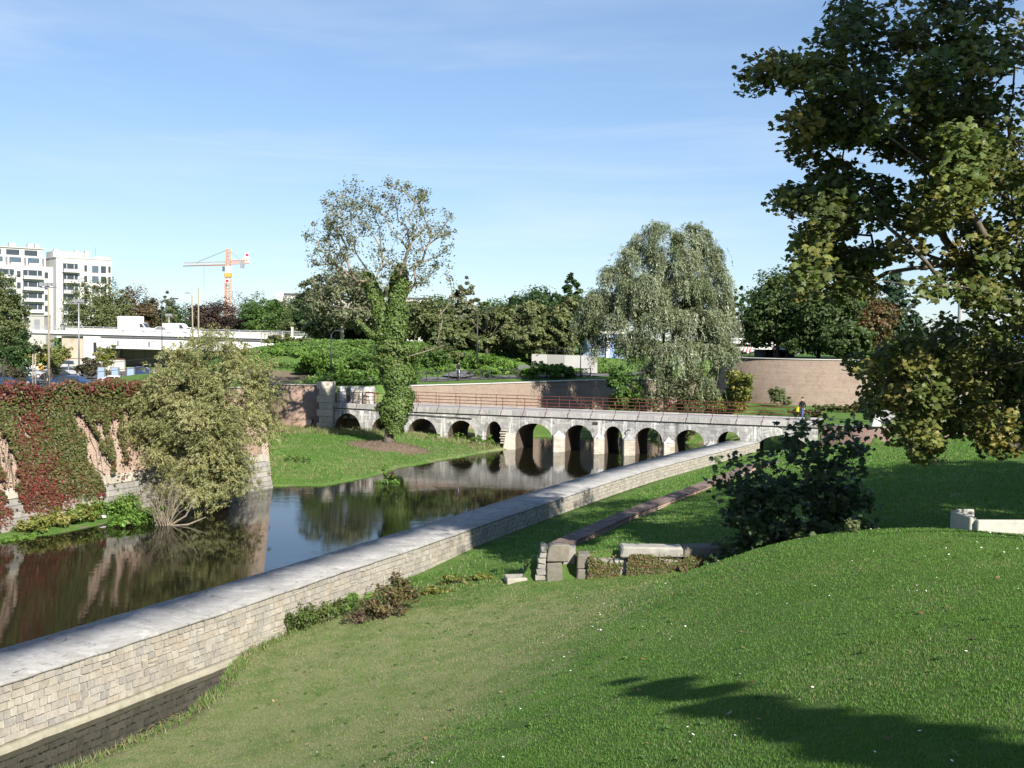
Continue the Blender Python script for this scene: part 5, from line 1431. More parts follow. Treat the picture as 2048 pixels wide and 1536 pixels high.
bt(580, 592, 200, 80, 'green', 209, 'green tree left of the tall loose grey tree')
bt(628, 570, 165, 60, 'dark', 212, 'dark tree at the left foot of the tall loose grey tree')
bt(685, 530, 140, 130, 'grey', 210, 'tall loose grey green tree behind the ivy clad tree', nclump=330, nleaf=30, bark=M_BIRCH, low=.22)
bt(770, 560, 146, 90, 'grey', 214, 'grey green tree showing between the two ivy stems', nclump=200, nleaf=30, bark=M_BIRCH, low=.22)
bt(850, 590, 134, 110, 'olive', 211, 'olive tree right of the ivy clad trunk', nclump=170)
bt(930, 553, 150, 80, 'grey', 213, 'pale grey conical tree left of the tall park lamp', shape='cone')
bt(975, 612, 130, 120, 'olive', 215, 'spreading olive tree behind the park lamp', shape='wide', low=.03, nclump=330)
bt(905, 615, 132, 90, 'olive', 230, 'olive tree between the ivy trunk and the park lamp', shape='wide', low=.02, nclump=300)
bt(1020, 608, 136, 110, 'olive', 231, 'olive tree in the middle of the row above the path', shape='wide', low=.02, nclump=300)
bt(1105, 606, 133, 100, 'olive', 232, 'olive tree above the right end of the white terrace wall', shape='wide', low=.02, nclump=300)
bt(1065, 600, 131, 150, 'olive', 216, 'broad spreading olive tree above the white terrace wall', shape='wide', low=.03, nclump=360)
bt(1140, 590, 134, 100, 'olive', 217, 'olive tree beside the blue pavilion', shape='wide', low=.03, nclump=330)
bt(1075, 566, 150, 95, 'dark', 218, 'dark green tree rising behind the spreading olive trees')
bt(1145, 546, 156, 75, 'dark', 219, 'dark pointed tree left of the weeping willow', shape='cone')
bt(1455, 575, 170, 34, 'grey', 220, 'slim grey poplar right of the weeping willow', name='poplar', shape='column', nclump=70)
bt(1478, 572, 185, 26, 'dark', 221, 'slim dark poplar tip behind the market stalls', name='poplar', shape='column', nclump=60)
bt(1500, 598, 185, 30, 'dark', 222, 'short poplar next to the chestnut crown', name='poplar', shape='column', nclump=60)
CHEST = [(.060, .098, .030, 3), (.048, .080, .025, 2), (.085, .115, .036, 1)]
bt(1560, 530, 124, 120, CHEST, 223, 'big green chestnut on the bastion, left of the group', low=.1, nclump=420)
bt(1640, 555, 121, 130, CHEST, 224, 'green chestnut in the middle of the bastion', low=.05, nclump=420)
bt(1715, 560, 124, 110, 'rust', 225, 'chestnut with rusty brown leaves on the bastion', low=.08, nclump=360)
bt(1790, 545, 130, 120, 'fir', 226, 'dark blue green conifer at the right of the bastion', shape='cone', low=.03, nclump=420, name='conifer')
bt(1690, 640, 117, 90, CHEST, 227, 'low green tree hanging over the bastion edge', low=.05)
for i, (px, yt, D, w, pal, lb) in enumerate(((365, 604, 240, 60, 'dark', 'dark tree just right of the overpass lamp poles'), (440, 600, 245, 60, 'copper', 'purple tree behind the dark copper tree'), (555, 594, 235, 60, 'dark', 'dark green tree over the end of the overpass parapet'), (605, 588, 190, 70, 'olive', 'olive tree between the green tree and the loose grey tree'), (655, 612, 150, 70, 'olive', 'small olive tree behind the birch trunks'), (735, 600, 152, 80, 'dark', 'dark tree in the gap left of the ivy trunk'), (810, 596, 155, 80, 'olive', 'olive tree right behind the ivy trunk'), (880, 588, 160, 70, 'green', 'green tree behind the pale conical tree'), (300, 598, 230, 50, 'dark', 'dark tree behind the box van cab'), (1190, 590, 150, 80, 'dark', 'dark tree behind the left edge of the weeping willow'), (995, 596, 158, 70, 'green', 'green tree behind the tall park lamp head'))):
    bt(px, yt, D, w, pal, 240 + i, lb)
# the wooded skyline far beyond the town ramparts
r = np.random.default_rng(300); bl = []
for px in range(-300, 2500, 34):
    D = 320 + 40 * r.random(); p = at(px, 632 + 16 * r.random() + .012 * (px - 1024), D); bl.append((p[0], p[1], p[2] * .5 + 1, 6.5, 6, p[2] * .5))
P, N_, cl = crown_points(bl, 1500, 26, r, shell=.6, spread=.3)
tag(mesh_obj('distant_wood', leaves_mesh('distant_wood', P, N_, .95 * r.uniform(.7, 1.3, len(P)), tints(len(P), PAL['olive'] + PAL['dark'], r, cl), T_DIAMOND, M_LEAF, r)), kind='stuff')
# shrubs
px_bush('embankment_shrub', 'dark shrub on the embankment at the far left', 'shrub', 30, 705, 130, 120, 60, 'dark', 401)
px_bush('embankment_shrub', 'olive sumac shrubs left of the floodlight pole', 'shrub', 95, 708, 130, 80, 26, 'yellowgreen', 403, 60)
px_bush('embankment_shrub', 'round shrub below the overpass ramp', 'shrub', 120, 690, 180, 45, 28, 'yellowgreen', 405, 40)
px_bush('parking_shrub', 'dull shrub among the parked cars', 'shrub', 170, 757, 150, 62, 45, [(.075, .075, .04, 2), (.06, .065, .03, 2), (.09, .07, .045, 1)], 407, 60)
px_bush('parking_shrub', 'brownish shrub in front of the white van', 'shrub', 28, 757, 120, 60, 30, [(.075, .075, .04, 2), (.07, .06, .035, 2)], 409, 60)
px_bush('sumac', 'pale green sumac before the graffiti wall', 'shrub', 212, 740, 165, 55, 55, 'yellowgreen', 411, 50)
for i, (px, py, D, w, h, pal, lb) in enumerate(((570, 720, 116, 120, 28, 'bright', 'bright green bramble cover on the upper left of the grassy mound'), (640, 745, 106, 130, 40, 'bright', 'bright bramble thicket in the middle of the grassy mound'), (690, 768, 101.5, 110, 26, 'bright', 'bramble thicket spilling to the wall top near the stone gateway'), (740, 740, 108, 90, 45, 'green', 'shrub thicket left of the ivy trunk'), (700, 700, 121, 110, 20, 'green', 'low thicket near the top of the mound'), (850, 735, 114, 120, 40, 'green', 'thicket right of the ivy trunk on the slope'), (880, 712, 121, 130, 26, 'olive', 'shrub band under the trees right of the ivy trunk'), (985, 722, 120, 110, 22, 'bright', 'green shrubs above the asphalt path'), (1010, 748, 114.5, 150, 22, 'bright', 'low bright shrubs between path and black fence'), (1085, 742, 116, 110, 18, 'bright', 'low shrubs under the white terrace wall'), (1120, 738, 118, 70, 16, 'green', 'small shrubs at the right foot of the white terrace wall'), (560, 690, 124, 60, 22, 'olive', 'shrub beside the wooden fence at the overpass end'), (620, 690, 128, 90, 18, 'olive', 'shrub under the birch trunks'))):
    px_bush('bramble_patch', lb, 'bramble', px, py, D, w, h, pal, 420 + 2 * i, 80, 42, .26, group='brambles on the slopes behind the bridge', stems=0)
for i, (px, py, D, w, h, pal, lb) in enumerate(((1570, 815, 104, 60, 46, 'olive', 'shrub growing out of the bastion foot'), (1650, 842, 99, 70, 34, 'olive', 'olive bushes in front of the bastion, left part'), (1700, 842, 97, 80, 42, [(.09, .10, .035, 2), (.11, .085, .04, 2)], 'reddish olive bushes behind the right railing'), (1790, 838, 97, 60, 60, 'olive', 'dark bush at the right end of the bastion wall'), (1620, 848, 90, 80, 30, [(.12, .075, .04, 2), (.09, .09, .035, 2)], 'brown bushes right behind the end of the railing'), (1850, 850, 96, 70, 40, 'green', 'green bush behind the path on the right'), (1940, 850, 98, 90, 45, 'dark', 'dark bush behind the floodlight mast'))):
    px_bush('path_shrub', lb, 'shrub', px, py, D, w, h, pal, 460 + 2 * i, 70, 40, .2, group='shrubs along the path before the bastion', stems=4)
# tangled ground cover over the slopes behind the curtain wall
r = np.random.default_rng(481); n = 90000; x = r.uniform(-27, 12, n); y = r.uniform(99, 134, n); k = in_poly(x, y, RAMP) & (poly_dist(x, y, RAMP[:-2]) > np.where(x > -9, 9.0, 2.0))
k &= (np.hypot((x + 24.5) / 5.5, (y - 104.5) / 5.0) > .95 + .2 * r.random(n)) & (vnoise(x, y, .22, 51) + .35 * vnoise(x, y, 1.1, 52) > np.where(x < -9, .48, .40))
pa_ = [tuple(at(*q)[:2]) for q in ((880, 766, 107), (905, 762, 110), (945, 738, 117), (1000, 720, 122), (1060, 714, 128))]
k &= poly_dist(x, y, pa_) > 1.8
x, y = x[k], y[k]; lump = vnoise(x, y, .8, 53); z = H(x, y) + (.15 + .75 * lump) * r.uniform(.35, 1.0, len(x)); P = np.stack([x, y, z], 1)
tag(mesh_obj('undergrowth', leaves_mesh('undergrowth', P, np.array([.15, -.3, .8]) + r.normal(size=P.shape) * .5, .27 * r.uniform(.6, 1.3, len(P)), tints(len(P), PAL['bright'] + PAL['green'], r, (vnoise(x, y, .6, 54) * 30).astype(int)), T_DIAMOND, M_LEAF, r)), kind='stuff')
# tufts on the grassy bank
for i, (px, py, w, h, pal, lb) in enumerate(((770, 945, 60, 20, 'bright', 'leafy green tuft at the water edge below the mound'), (590, 922, 80, 8, 'green', 'low weeds on the bank beside the rampart corner'), (960, 883, 60, 16, 'bright', 'nettles under the middle arches'), (890, 876, 90, 12, 'bright', 'green weeds before the third arch'), (1390, 903, 22, 16, 'olive', 'weed tuft on the dike edge near the bridge'), (1320, 928, 16, 12, 'olive', 'grass tuft against the middle of the dike'))):
    D_ = at_z(px, py, .7)[1]
    px_bush('bank_tuft', lb, 'weeds', px, py, D_, w, h, pal, 490 + 2 * i, 30, 30, .14, group='weed tufts along the water', stems=0)
# ------------------------------------------------------------------ apartment block
def lbox(root, name, c, s, mat, bevel=0.0): return MB().box(c, s).build(name, mat, root, bevel=bevel)
ap = at(106, 640, 292); AZ = 8.0
apt = empty('apartment_building', (ap[0], ap[1], AZ), 'white stepped apartment block with balconies at far left', 'building', rz=math.atan2(.66, .75)); apt.scale = (.93, .93, .95)
# local x runs along the street front (to the right, away), local -y faces the viewer
lbox(apt, 'wing', (-12, 6, 10.0), (24, 12, 20.0), M_WALLW); lbox(apt, 'terrace_storey', (-11.5, 7.5, 21.4), (21, 9, 2.8), M_WALLW); lbox(apt, 'terrace_storey', (-11, 8.5, 24.0), (20, 7, 2.4), M_WALLW)
lbox(apt, 'tower', (8.0, 3.0, 11.3), (16, 12, 22.6), M_WALLW); lbox(apt, 'penthouse', (5.5, 5.5, 23.7), (9, 6, 2.2), M_WALLW)
lbox(apt, 'roof', (-11, 8.5, 25.35), (20.8, 7.8, .3), M_GREYR); lbox(apt, 'roof', (8, 3, 22.75), (16.3, 12.3, .3), M_GREYR)
def window(x, y, z, w, h, par=apt, mat=M_GLASS):
    f = lbox(par, 'window', (x, y, z), (w, .12, h), mat)
    return f
def bay(x, yf, z, w, rail=True):
    window(x, yf - .03, z + 1.4, w, 2.3)
    for k in (-.25, .25): lbox(apt, 'frame', (x + k * w, yf - .11, z + 1.35), (.12, .06, 2.0), M_WHITE)
    b = lbox(apt, 'balcony', (x, yf - .75, z + .1), (w + .5, 1.5, .22), M_WALLW)
    lbox(b, 'parapet', (x, yf - 1.46, z + .58), (w + .5, .07, .75), M_GALV if rail else M_WALLW)
for j in range(6):
    z = .6 + j * 3.15
    for x in (-21, -13.3, -5.6): bay(x, 0, z, 5.2)
    for x in (-17.2, -9.4, -1.8): window(x, -.05, z + 1.3, 1.0, 1.7)
for x in (-19.5, -14.5, -9.5, -4.5):
    window(x, 2.95, 21.6, 3.4, 1.8, mat=M_GLASSB); window(x, 4.95, 24.0, 3.6, 1.5)
    lbox(apt, 'planter', (x, 1.0, 20.5), (3.6, .8, .8), M_WALLW); lbox(apt, 'pier', (x + 2.5, 1.6, 21.2), (.4, 2.4, 2.6), M_WALLW)
for j in range(7):
    z = .6 + j * 3.0
    bay(4.0, -3, z, 4.2); window(8.4, -3.05, z + 1.4, .8, 1.8)
    if j > 1: window(11.2, -3.05, z + 1.3, 1.9, 2.0, mat=M_GLASSB); window(13.6, -3.05, z + 1.3, 1.5, 2.0); window(15.4, -3.05, z + 1.4, .7, 1.8)
for x, w in ((-19, 1.6), (-14, 2.4), (-8.5, 1.8), (-3.5, 1.6), (-1.6, 1.4)): c = lbox(apt, 'chimney', (x, 9, 26.1), (w, 1.4, 1.3), M_WALLW); lbox(c, 'cowl', (x, 9, 26.85), (w * .8, 1.2, .22), M_GREYR)
for x in (2.5, 8.5, 11.5): c = lbox(apt, 'chimney', (x, 5, 24.2), (1.2, 1.2, 2.4), M_WALLW); lbox(c, 'cowl', (x, 5, 25.5), (.9, .9, .25), M_GREYR)
MB().tube([(12.8, 1, 22.6), (12.8, 1, 26.5)], .09, 5).build('aerial', M_GREYM, apt)
lbox(apt, 'roof_railing', (13.2, -2.9, 23.3), (5, .08, .8), M_GALV)
# grey housing behind the trees
for i, (px, ytop, w, D, lb) in enumerate(((588, 592, 8, 275, 'grey housing block with white gable peeping over the middle trees'), (636, 602, 7, 268, 'lower grey block with white dormers behind the dark tree'), (825, 600, 9, 285, 'grey block showing through the ivy tree branches'), (700, 604, 7, 280, 'pale block behind the loose grey tree'))):
    p = at(px, ytop, D); z0 = 4.0
    hb = empty('housing_block', (p[0], p[1], z0), lb, 'building', 'grey housing blocks behind the trees', rz=.12)
    h = p[2] - z0
    lbox(hb, 'wall', (0, 0, h / 2), (w, 9, h), M_GREYR); lbox(hb, 'gable', (-w / 2 + .9, -4.55, h / 2 + .4), (1.8, .2, h + .6), M_WALLW); lbox(hb, 'roof', (0.3, 0, h + .25), (w, 9.2, .5), M_SLATE)
    for k in range(3):
        f = lbox(hb, 'dormer', (-w / 2 + 4 + k * (w - 5) / 3, -4.7, h - 1.6), (1.9, .5, 2.2), M_WALLW); lbox(f, 'window', (-w / 2 + 4 + k * (w - 5) / 3, -4.98, h - 1.6), (1.2, .1, 1.6), M_GLASS)
        for j in range(2): lbox(hb, 'window', (-w / 2 + 4 + k * (w - 5) / 3, -4.56, h - 5.2 - j * 3.2), (1.5, .1, 1.7), M_GLASS)

# ------------------------------------------------------------------ tower crane
cp = at(456, 640, 335)
crane = empty('tower_crane', (cp[0], cp[1], 4.0), 'pale orange tower crane with white jib above the dark copper tree', 'crane')
def cz(py): return at(456, py, 335)[2] - 4.0
mpx = 335 / FPX
def lattice(name, a, b, w, mat, n, parent, th=.12, hgt=None):
    a = Vector(a); b = Vector(b); d = (b - a).normalized(); ref = Vector((0, 1, 0)) if abs(d.y) < .9 else Vector((1, 0, 0))
    x = d.cross(ref).normalized(); y = d.cross(x); hw = w / 2; hh = (hgt or w) / 2
    mb = MB(); cs = [(-hw, -hh), (hw, -hh), (hw, hh), (-hw, hh)]
    for p, q in cs: mb.tube([a + x * p + y * q, b + x * p + y * q], th, 4)
    for i in range(n):
        f0, f1 = i / n, (i + 1) / n
        for k in range(4):
            p, q = cs[k]; p2, q2 = cs[(k + 1) % 4]
            mb.tube([a.lerp(b, f0) + x * p + y * q, a.lerp(b, f1) + x * p2 + y * q2], th * .6, 3)
            mb.tube([a.lerp(b, f0) + x * p + y * q, a.lerp(b, f0) + x * p2 + y * q2], th * .6, 3)
    return mb.build(name, mat, parent)
zj = cz(526)
lattice('mast', (0, 0, 0), (0, 0, cz(556)), 1.6, M_CRANEP, 22, crane, .13)
MB().box((0, 0, cz(550)), (1.9, 1.9, 1.6)).build('slewing_ring', M_YELLOW, crane, bevel=.2)
MB().box((0.1, -.2, cz(540)), (1.7, 1.5, 2.2)).build('machine_cab', M_WHITE, crane, bevel=.1)
MB().box((-1.1, -.6, cz(538)), (.8, .9, 1.5)).build('driver_cab', M_GLASSB, crane, bevel=.05)
lattice('tower_head', (0, 0, cz(532)), (.15, 0, cz(498)), 1.1, M_CRANEP, 5, crane, .12)
lattice('jib', (-.6, 0, zj), (-(456 - 371) * mpx, -2.0, cz(530.5)), .9, M_GALV, 18, crane, .10, 1.2)
MB().tube([(-.6, -.4, zj - .75), (-(456 - 371) * mpx, -2.4, cz(534))], .14, 4).build('jib_chord', M_CRANEP, crane)
lattice('counter_jib', (.6, 0, zj + .2), (40 * mpx, 1.0, cz(522)), 1.1, M_CRANEP, 8, crane, .11, .6)
MB().box((27 * mpx, .7, cz(529)), (1.1, 1.1, 2.0)).build('counterweight', M_GREYM, crane)
MB().box((36 * mpx, .9, cz(519)), (1.6, .5, 1.7)).build('sign_board', M_WHITE, crane); MB().box((36 * mpx, .9, cz(511.5)), (1.3, .4, 2.6)).build('sign_board', M_WHITE, crane)
MB().box((36.8 * mpx, .66, cz(509)), (.9, .1, .8)).build('sign_print', M_MAGENTA, crane)
MB().box((0, -.95, cz(562)), (1.5, .12, 1.2)).build('sign_board', M_WHITE, crane); MB().box((0, -1.05, cz(562)), (.95, .08, .8)).build('sign_print', M_RED, crane)
MB().tube([(.1, 0, cz(499)), (-(456 - 396) * mpx, -1.4, cz(526))], .1, 4).build('tie_bar', M_GREYM, crane); MB().tube([(.1, 0, cz(499)), (26 * mpx, .7, cz(522))], .06, 4).build('tie_bar', M_GREYM, crane)
MB().tube([(-(456 - 410) * mpx, -1.1, cz(534)), (-(456 - 410) * mpx, -1.1, cz(590))], .035, 3).build('hoist_rope', M_DARK, crane)

# ------------------------------------------------------------------ road overpass
O0 = at(105, 664, 192); O1 = at(560, 675, 186)
opr = empty('road_overpass', (O0[0], O0[1], 0), 'white beamed road overpass crossing behind the willow bush', 'bridge')
L_O = float(np.hypot(O1[0] - O0[0], O1[1] - O0[1])) + 26; ang = math.atan2(O1[1] - O0[1], O1[0] - O0[0]); opr.rotation_euler = (0, 0, ang)
slope = (9.0 - 9.45) / 40
def oz(x): return 9.45 + slope * x
def obar(name, x0, x1, y0, y1, z0, z1, mat, par=opr):
    return MB().hexa([(x0, y0, oz(x0) + z0), (x1, y0, oz(x1) + z0), (x1, y1, oz(x1) + z0), (x0, y1, oz(x0) + z0), (x0, y0, oz(x0) + z1), (x1, y0, oz(x1) + z1), (x1, y1, oz(x1) + z1), (x0, y1, oz(x0) + z1)]).build(name, mat, par)
obar('deck', -30, L_O, 0, 11, -.55, 0, M_CONC)
obar('parapet', -4, L_O, -.35, .0, -.22, .38, M_WHITE)
obar('underside_slab', 0, L_O, .05, 10.9, -.62, -.552, M_CONCD)
xb0 = (207 - 105) * 192 / FPX
obar('main_beam', xb0, L_O, .35, .9, -2.6, -.63, M_WHITE); obar('main_beam', xb0, L_O, 9.2, 9.8, -2.6, -.63, M_CONC)
for i in range(5): obar('cross_beam', xb0 + 3 + i * 9, xb0 + 3.5 + i * 9, .95, 9.15, -2.4, -.63, M_CONCD)
for k in (-1.9, -1.2):
    pass
for i in range(6): obar('beam_bracket', xb0 + 3 + i * 5.9, xb0 + 3.35 + i * 5.9, .22, .345, -2.05, -1.2, M_GREYM)
for zz in (.62, .86, 1.14): obar('guard_rail', -4, L_O, -.22, -.14, zz - .04, zz + .04, M_GALV)
for i in range(38):
    x = -3.8 + i * (L_O + 3.5) / 37; obar('rail_post', x, x + .1, -.24, -.12, .38, 1.15, M_GALV)
obar('far_parapet', -4, L_O, 10.8, 11.1, 0, .9, M_CONC)
MB().box((xb0 - 1.6, 3.5, 6.6), (3.2, 7, 4.6)).build('abutment', M_WHITE, opr); MB().box((xb0 - 1.0, -.02, 6.9), (.55, .1, 1.7)).build('door', M_DARK, opr)
MB().box((xb0 - 5.4, 2.0, 6.4), (4.4, 3, 4.6)).build('wing_wall', M_ABUT, opr)
# graffiti-covered side wall of the underpass
gw = at(268, 730, 200)
gwo = empty('underpass_wall', (gw[0], gw[1], 2.2), 'stained concrete wall with pink graffiti under the overpass', 'wall', rz=.1)
MB().box((2.0, 0, 2.0), (15, .6, 4.2)).build('concrete', M_ABUT, gwo)
for i in range(7): MB().box((-4.2 + i * 2.1, -.33, 2.0), (.07, .08, 4.1)).build('joint', M_CONCD, gwo)
lbox(gwo, 'ledge', (2.0, -.4, 4.3), (15.4, .6, .35), M_CONC)
def graffiti():
    t = NT('graffiti_paint'); v = t.coord()
    n = t.noise(v, 1.6, 3, 0.5, 2.2); w = t.noise(t.mapping(v, loc=(4, 0, 2)), 2.4, 2, 0.5, 3.0)
    c = t.mix(t.ramp(n, .45, .5), (.55, .50, .52), (.50, .14, .26)); c = t.mix(t.ramp(w, .52, .56), c, (.10, .10, .16)); c = t.mix(t.ramp(n, .6, .63), c, (.75, .72, .72))
    t.pbr(c, .7, .2); return t.m
M_GRAF = graffiti()
MB().prism([(-1.6, .2), (3.0, .15), (6.6, .3), (6.3, 1.6), (4.2, 1.9), (2.2, 1.55), (.5, 1.7), (-1.2, 1.3)], 'y', -.34, -.305).build('graffiti', M_GRAF, gwo)
rw = at(170, 722, 178)
rwo = empty('ramp_wall', (rw[0], rw[1], 2.5), 'grey concrete retaining wall with a rusty rail below the overpass ramp', 'wall', rz=.05)
MB().box((0, 0, 1.0), (13, .6, 3.0)).build('concrete', M_CONC, rwo); MB().box((0, -.2, 2.65), (13, .1, .12)).build('rail', M_BROWNP, rwo)
# transformer cabin beside the ramp
tc = at(77, 652, 215); tco = empty('cabin', (tc[0], tc[1], at(77, 662, 215)[2]), 'grey flat roofed cabin beside the overpass ramp', 'building'); h_ = 3.0
lbox(tco, 'wall', (0, 0, h_ / 2), (3.6, 3, h_), M_GREYR); lbox(tco, 'roof', (0, 0, h_ + .1), (3.9, 3.3, .2), M_CONC); lbox(tco, 'door', (.4, -1.53, 1.2), (1.1, .06, 2.2), M_GREYM)
MB().box((0, 0, -3.2), (4.6, 4, 6.4)).build('plinth', M_CONC, tco)

# ------------------------------------------------------------------ vehicles
def vehicle(name, label, cat, group, loc, rz, body, h_prof, width, wheels, glass, mat, extra=None):
    root = empty(name, loc, label, cat, group, rz)
    MB().prism(h_prof, 'y', -width / 2, width / 2).build('body', mat, root, bevel=.06)
    for poly, m in glass:
        for sy in (-1, 1):
            y = sy * (width / 2); MB().prism(poly, 'y', min(y - .012 * sy, y + .012 * sy), max(y - .012 * sy, y + .012 * sy)).build('window', m, root)
    for x in wheels:
        for sy in (-1, 1):
            y = sy * (width / 2 - .08)
            w = MB().tube([(x, y - .11, .32), (x, y + .11, .32)], .32, 16).build('wheel', M_TYRE, root); MB().tube([(x, y - .125, .32), (x, y + .125, .32)], .19, 12).build('rim', M_GALV, w)
    if extra: extra(root)
    return root
CAR_P = [(-2.05, .30), (2.05, .30), (2.1, .55), (2.0, .78), (1.15, .92), (.45, 1.40), (-.95, 1.45), (-1.75, 1.02), (-2.08, .92)]
CAR_G = [([(1.0, .95), (.42, 1.34), (-.02, 1.36), (-.02, .95)], M_GLASS), ([(-.1, .95), (-.1, 1.36), (-.85, 1.37), (-1.5, 1.0), (-1.5, .95)], M_GLASS)]
def lamps(root, x=2.07, z=.66, w=.62):
    for sy in (-1, 1): MB().box((x, sy * w, z), (.06, .34, .14)).build('headlight', M_GALV, root); MB().box((-x - .01, sy * w, z + .12), (.05, .3, .16)).build('tail_light', M_RED, root)
    MB().hexa([(.98, -.68, .95), (1.02, -.68, .96), (1.02, .68, .96), (.98, .68, .95), (.44, -.6, 1.39), (.48, -.6, 1.405), (.48, .6, 1.405), (.44, .6, 1.39)]).build('windscreen', M_GLASS, root)
def car(px, py, D, mat, label, rz=0.0, sc=1.0):
    p = at(px, py, D); o = vehicle('parked_car', label, 'car', 'cars parked behind the rampart wall', (p[0], p[1], p[2]), rz, None, CAR_P, 1.72, (-1.3, 1.3), CAR_G, mat, lamps); o.scale = (sc, sc, sc); return o
def pz(px, D): p = at(px, 700, D); return hz(p[0], p[1])
def car_on(px, D, mat, label, rz=0.0, sc=1.0, name='parked_car'):
    p = at(px, 700, D); z = hz(p[0], p[1]); o = vehicle(name, label, 'car', 'cars parked behind the rampart wall', (p[0], p[1], z), rz, None, CAR_P, 1.72, (-1.3, 1.3), CAR_G, mat, lamps); o.scale = (sc, sc, sc * 1.02); return o
car_on(2, 118, M_BLUEC, 'dark blue car cut by the left edge behind the creeper wall', math.pi + .3)
car_on(38, 130, M_BLUEC, 'dark blue parked car second from the left edge', .1)
car_on(146, 122, M_BLUEC, 'dark blue estate car parked right of the floodlight pole', 0.0, 1.1)
car_on(120, 140, M_BLACKC, 'black car parked behind the blue estate car', .4, 1.1)
car_on(141, 158, M_SILVER, 'silver car far back in the car park', .1)
car_on(234, 128, M_WHITE, 'small white parked car right of the shrub', 0.05, .95)
car_on(285, 160, M_BLUEC, 'blue car half hidden by the willow bush', .2)
car_on(60, 150, M_SILVER, 'silver grey car behind the fence posts', .15)
# light vans
VAN_P = [(-2.6, .35), (2.55, .35), (2.65, .75), (2.5, 1.05), (1.75, 1.2), (1.1, 2.0), (.8, 2.12), (-2.6, 2.12)]
VAN_G = [([(1.6, 1.2), (1.08, 1.88), (.7, 1.88), (.7, 1.2)], M_GLASS)]
def van(loc, label, rz, extra=None, group=None, sc=1.0):
    o = vehicle('van', label, 'van', group, loc, rz, None, VAN_P, 1.95, (-1.6, 1.75), VAN_G, M_WHITE, extra); o.scale = (sc,) * 3; return o
def boxtruck(loc, label, rz=0.0, sc=1.0):
    def ex(root):
        MB().box((-1.0, 0, 1.95), (4.0, 2.1, 2.5)).build('cargo_box', M_WHITE, root, bevel=.05)
        MB().hexa([(2.25, -.85, 1.2), (2.29, -.85, 1.22), (2.29, .85, 1.22), (2.25, .85, 1.2), (1.58, -.8, 2.0), (1.62, -.8, 2.02), (1.62, .8, 2.02), (1.58, .8, 2.0)]).build('windscreen', M_GLASS, root)
    P = [(-3.0, .40), (3.0, .40), (3.1, .75), (2.95, 1.05), (2.25, 1.2), (1.6, 2.05), (1.05, 2.1), (1.05, .8), (-3.0, .8)]
    o = vehicle('box_van', label, 'van', 'white vans on the overpass', loc, rz, None, P, 1.95, (-1.9, 2.0), [([(2.1, 1.22), (1.58, 1.9), (1.2, 1.92), (1.2, 1.22)], M_GLASS)], M_WHITE, ex); o.scale = (sc,) * 3; return o
def on_deck(px, lane):
    D = 190 + lane; p = at(px, 660, D); x = (p[0] - O0[0]) / math.cos(ang); return (p[0], p[1], oz(x))
boxtruck(on_deck(272, 3.0), 'white box van driving over the road overpass', ang)
def drum(root): MB().tube([(-.6, -1.05, 1.35), (-.6, -1.0, 1.35)], .55, 16).build('spare_disc', M_GALV, root)
van(on_deck(356, 4.0), 'white van with a round grey disc on its side on the overpass', ang, drum, 'white vans on the overpass', 1.0)
car_w = vehicle('driving_car', 'white car following the van on the overpass', 'car', None, on_deck(328, 3.5), ang, None, CAR_P, 1.72, (-1.3, 1.3), CAR_G, M_WHITE, lamps)
vehicle('driving_car', 'white car just right of the van on the overpass', 'car', None, on_deck(386, 4.2), ang, None, CAR_P, 1.72, (-1.3, 1.3), CAR_G, M_WHITE, lamps)
def gsign(root):
    MB().box((-1.0, -.99, 1.55), (2.2, .04, .55)).build('green_panel', M_GREENP, root); MB().box((-.3, -.985, .8), (.7, .04, .8)).build('yellow_panel', M_YELLOW, root)
    MB().box((-.6, 0, 2.3), (2.4, 1.5, .32)).build('roof_load', M_ORANGE, root, bevel=.08)
p = at(92, 735, 168); van((p[0], p[1], hz(p[0], p[1]) + .05), 'white delivery van with a green panel and an orange load on its roof', .05, gsign, None, 1.15)
# utility cabinets at the car park fence
for i, (px, lb) in enumerate(((203, 'pale blue cabinet left of the small white car'), (231, 'pale blue cabinet behind the small white car'), (262, 'pale blue cabinet right of the small white car'))):
    p = at(px, 750, 150); z = hz(p[0], p[1]); c = empty('cabinet', (p[0], p[1], z), lb, 'cabinet', 'pale cabinets along the car park fence')
    lbox(c, 'case', (0, 0, .85), (1.0, .5, 1.7), M_GREYM, .03); lbox(c, 'door', (0, -.27, .85), (.82, .04, 1.45), M_BLUEW); lbox(c, 'plinth', (0, 0, .05), (1.05, .55, .1), M_CONC)
# car park fence
fp = at(-20, 750, 112); fq = at(330, 750, 112)
fo = empty('park_fence', (fp[0], fp[1], hz(fp[0], fp[1])), 'thin dark metal fence of the car park behind the creeper wall', 'fence')
for i in range(13):
    x = i * (fq[0] - fp[0]) / 12; z = hz(fp[0] + x, fp[1]) - fo.location.z; MB().tube([(x, 0, z), (x, 0, z + 2.0)], .045, 5).build('post', M_DARK, fo)
for zz in (.25, 1.1, 1.95): MB().tube([(0, 0, zz), (fq[0] - fp[0], 0, hz(fq[0], fq[1]) - fo.location.z + zz)], .025, 4).build('rail', M_DARK, fo)

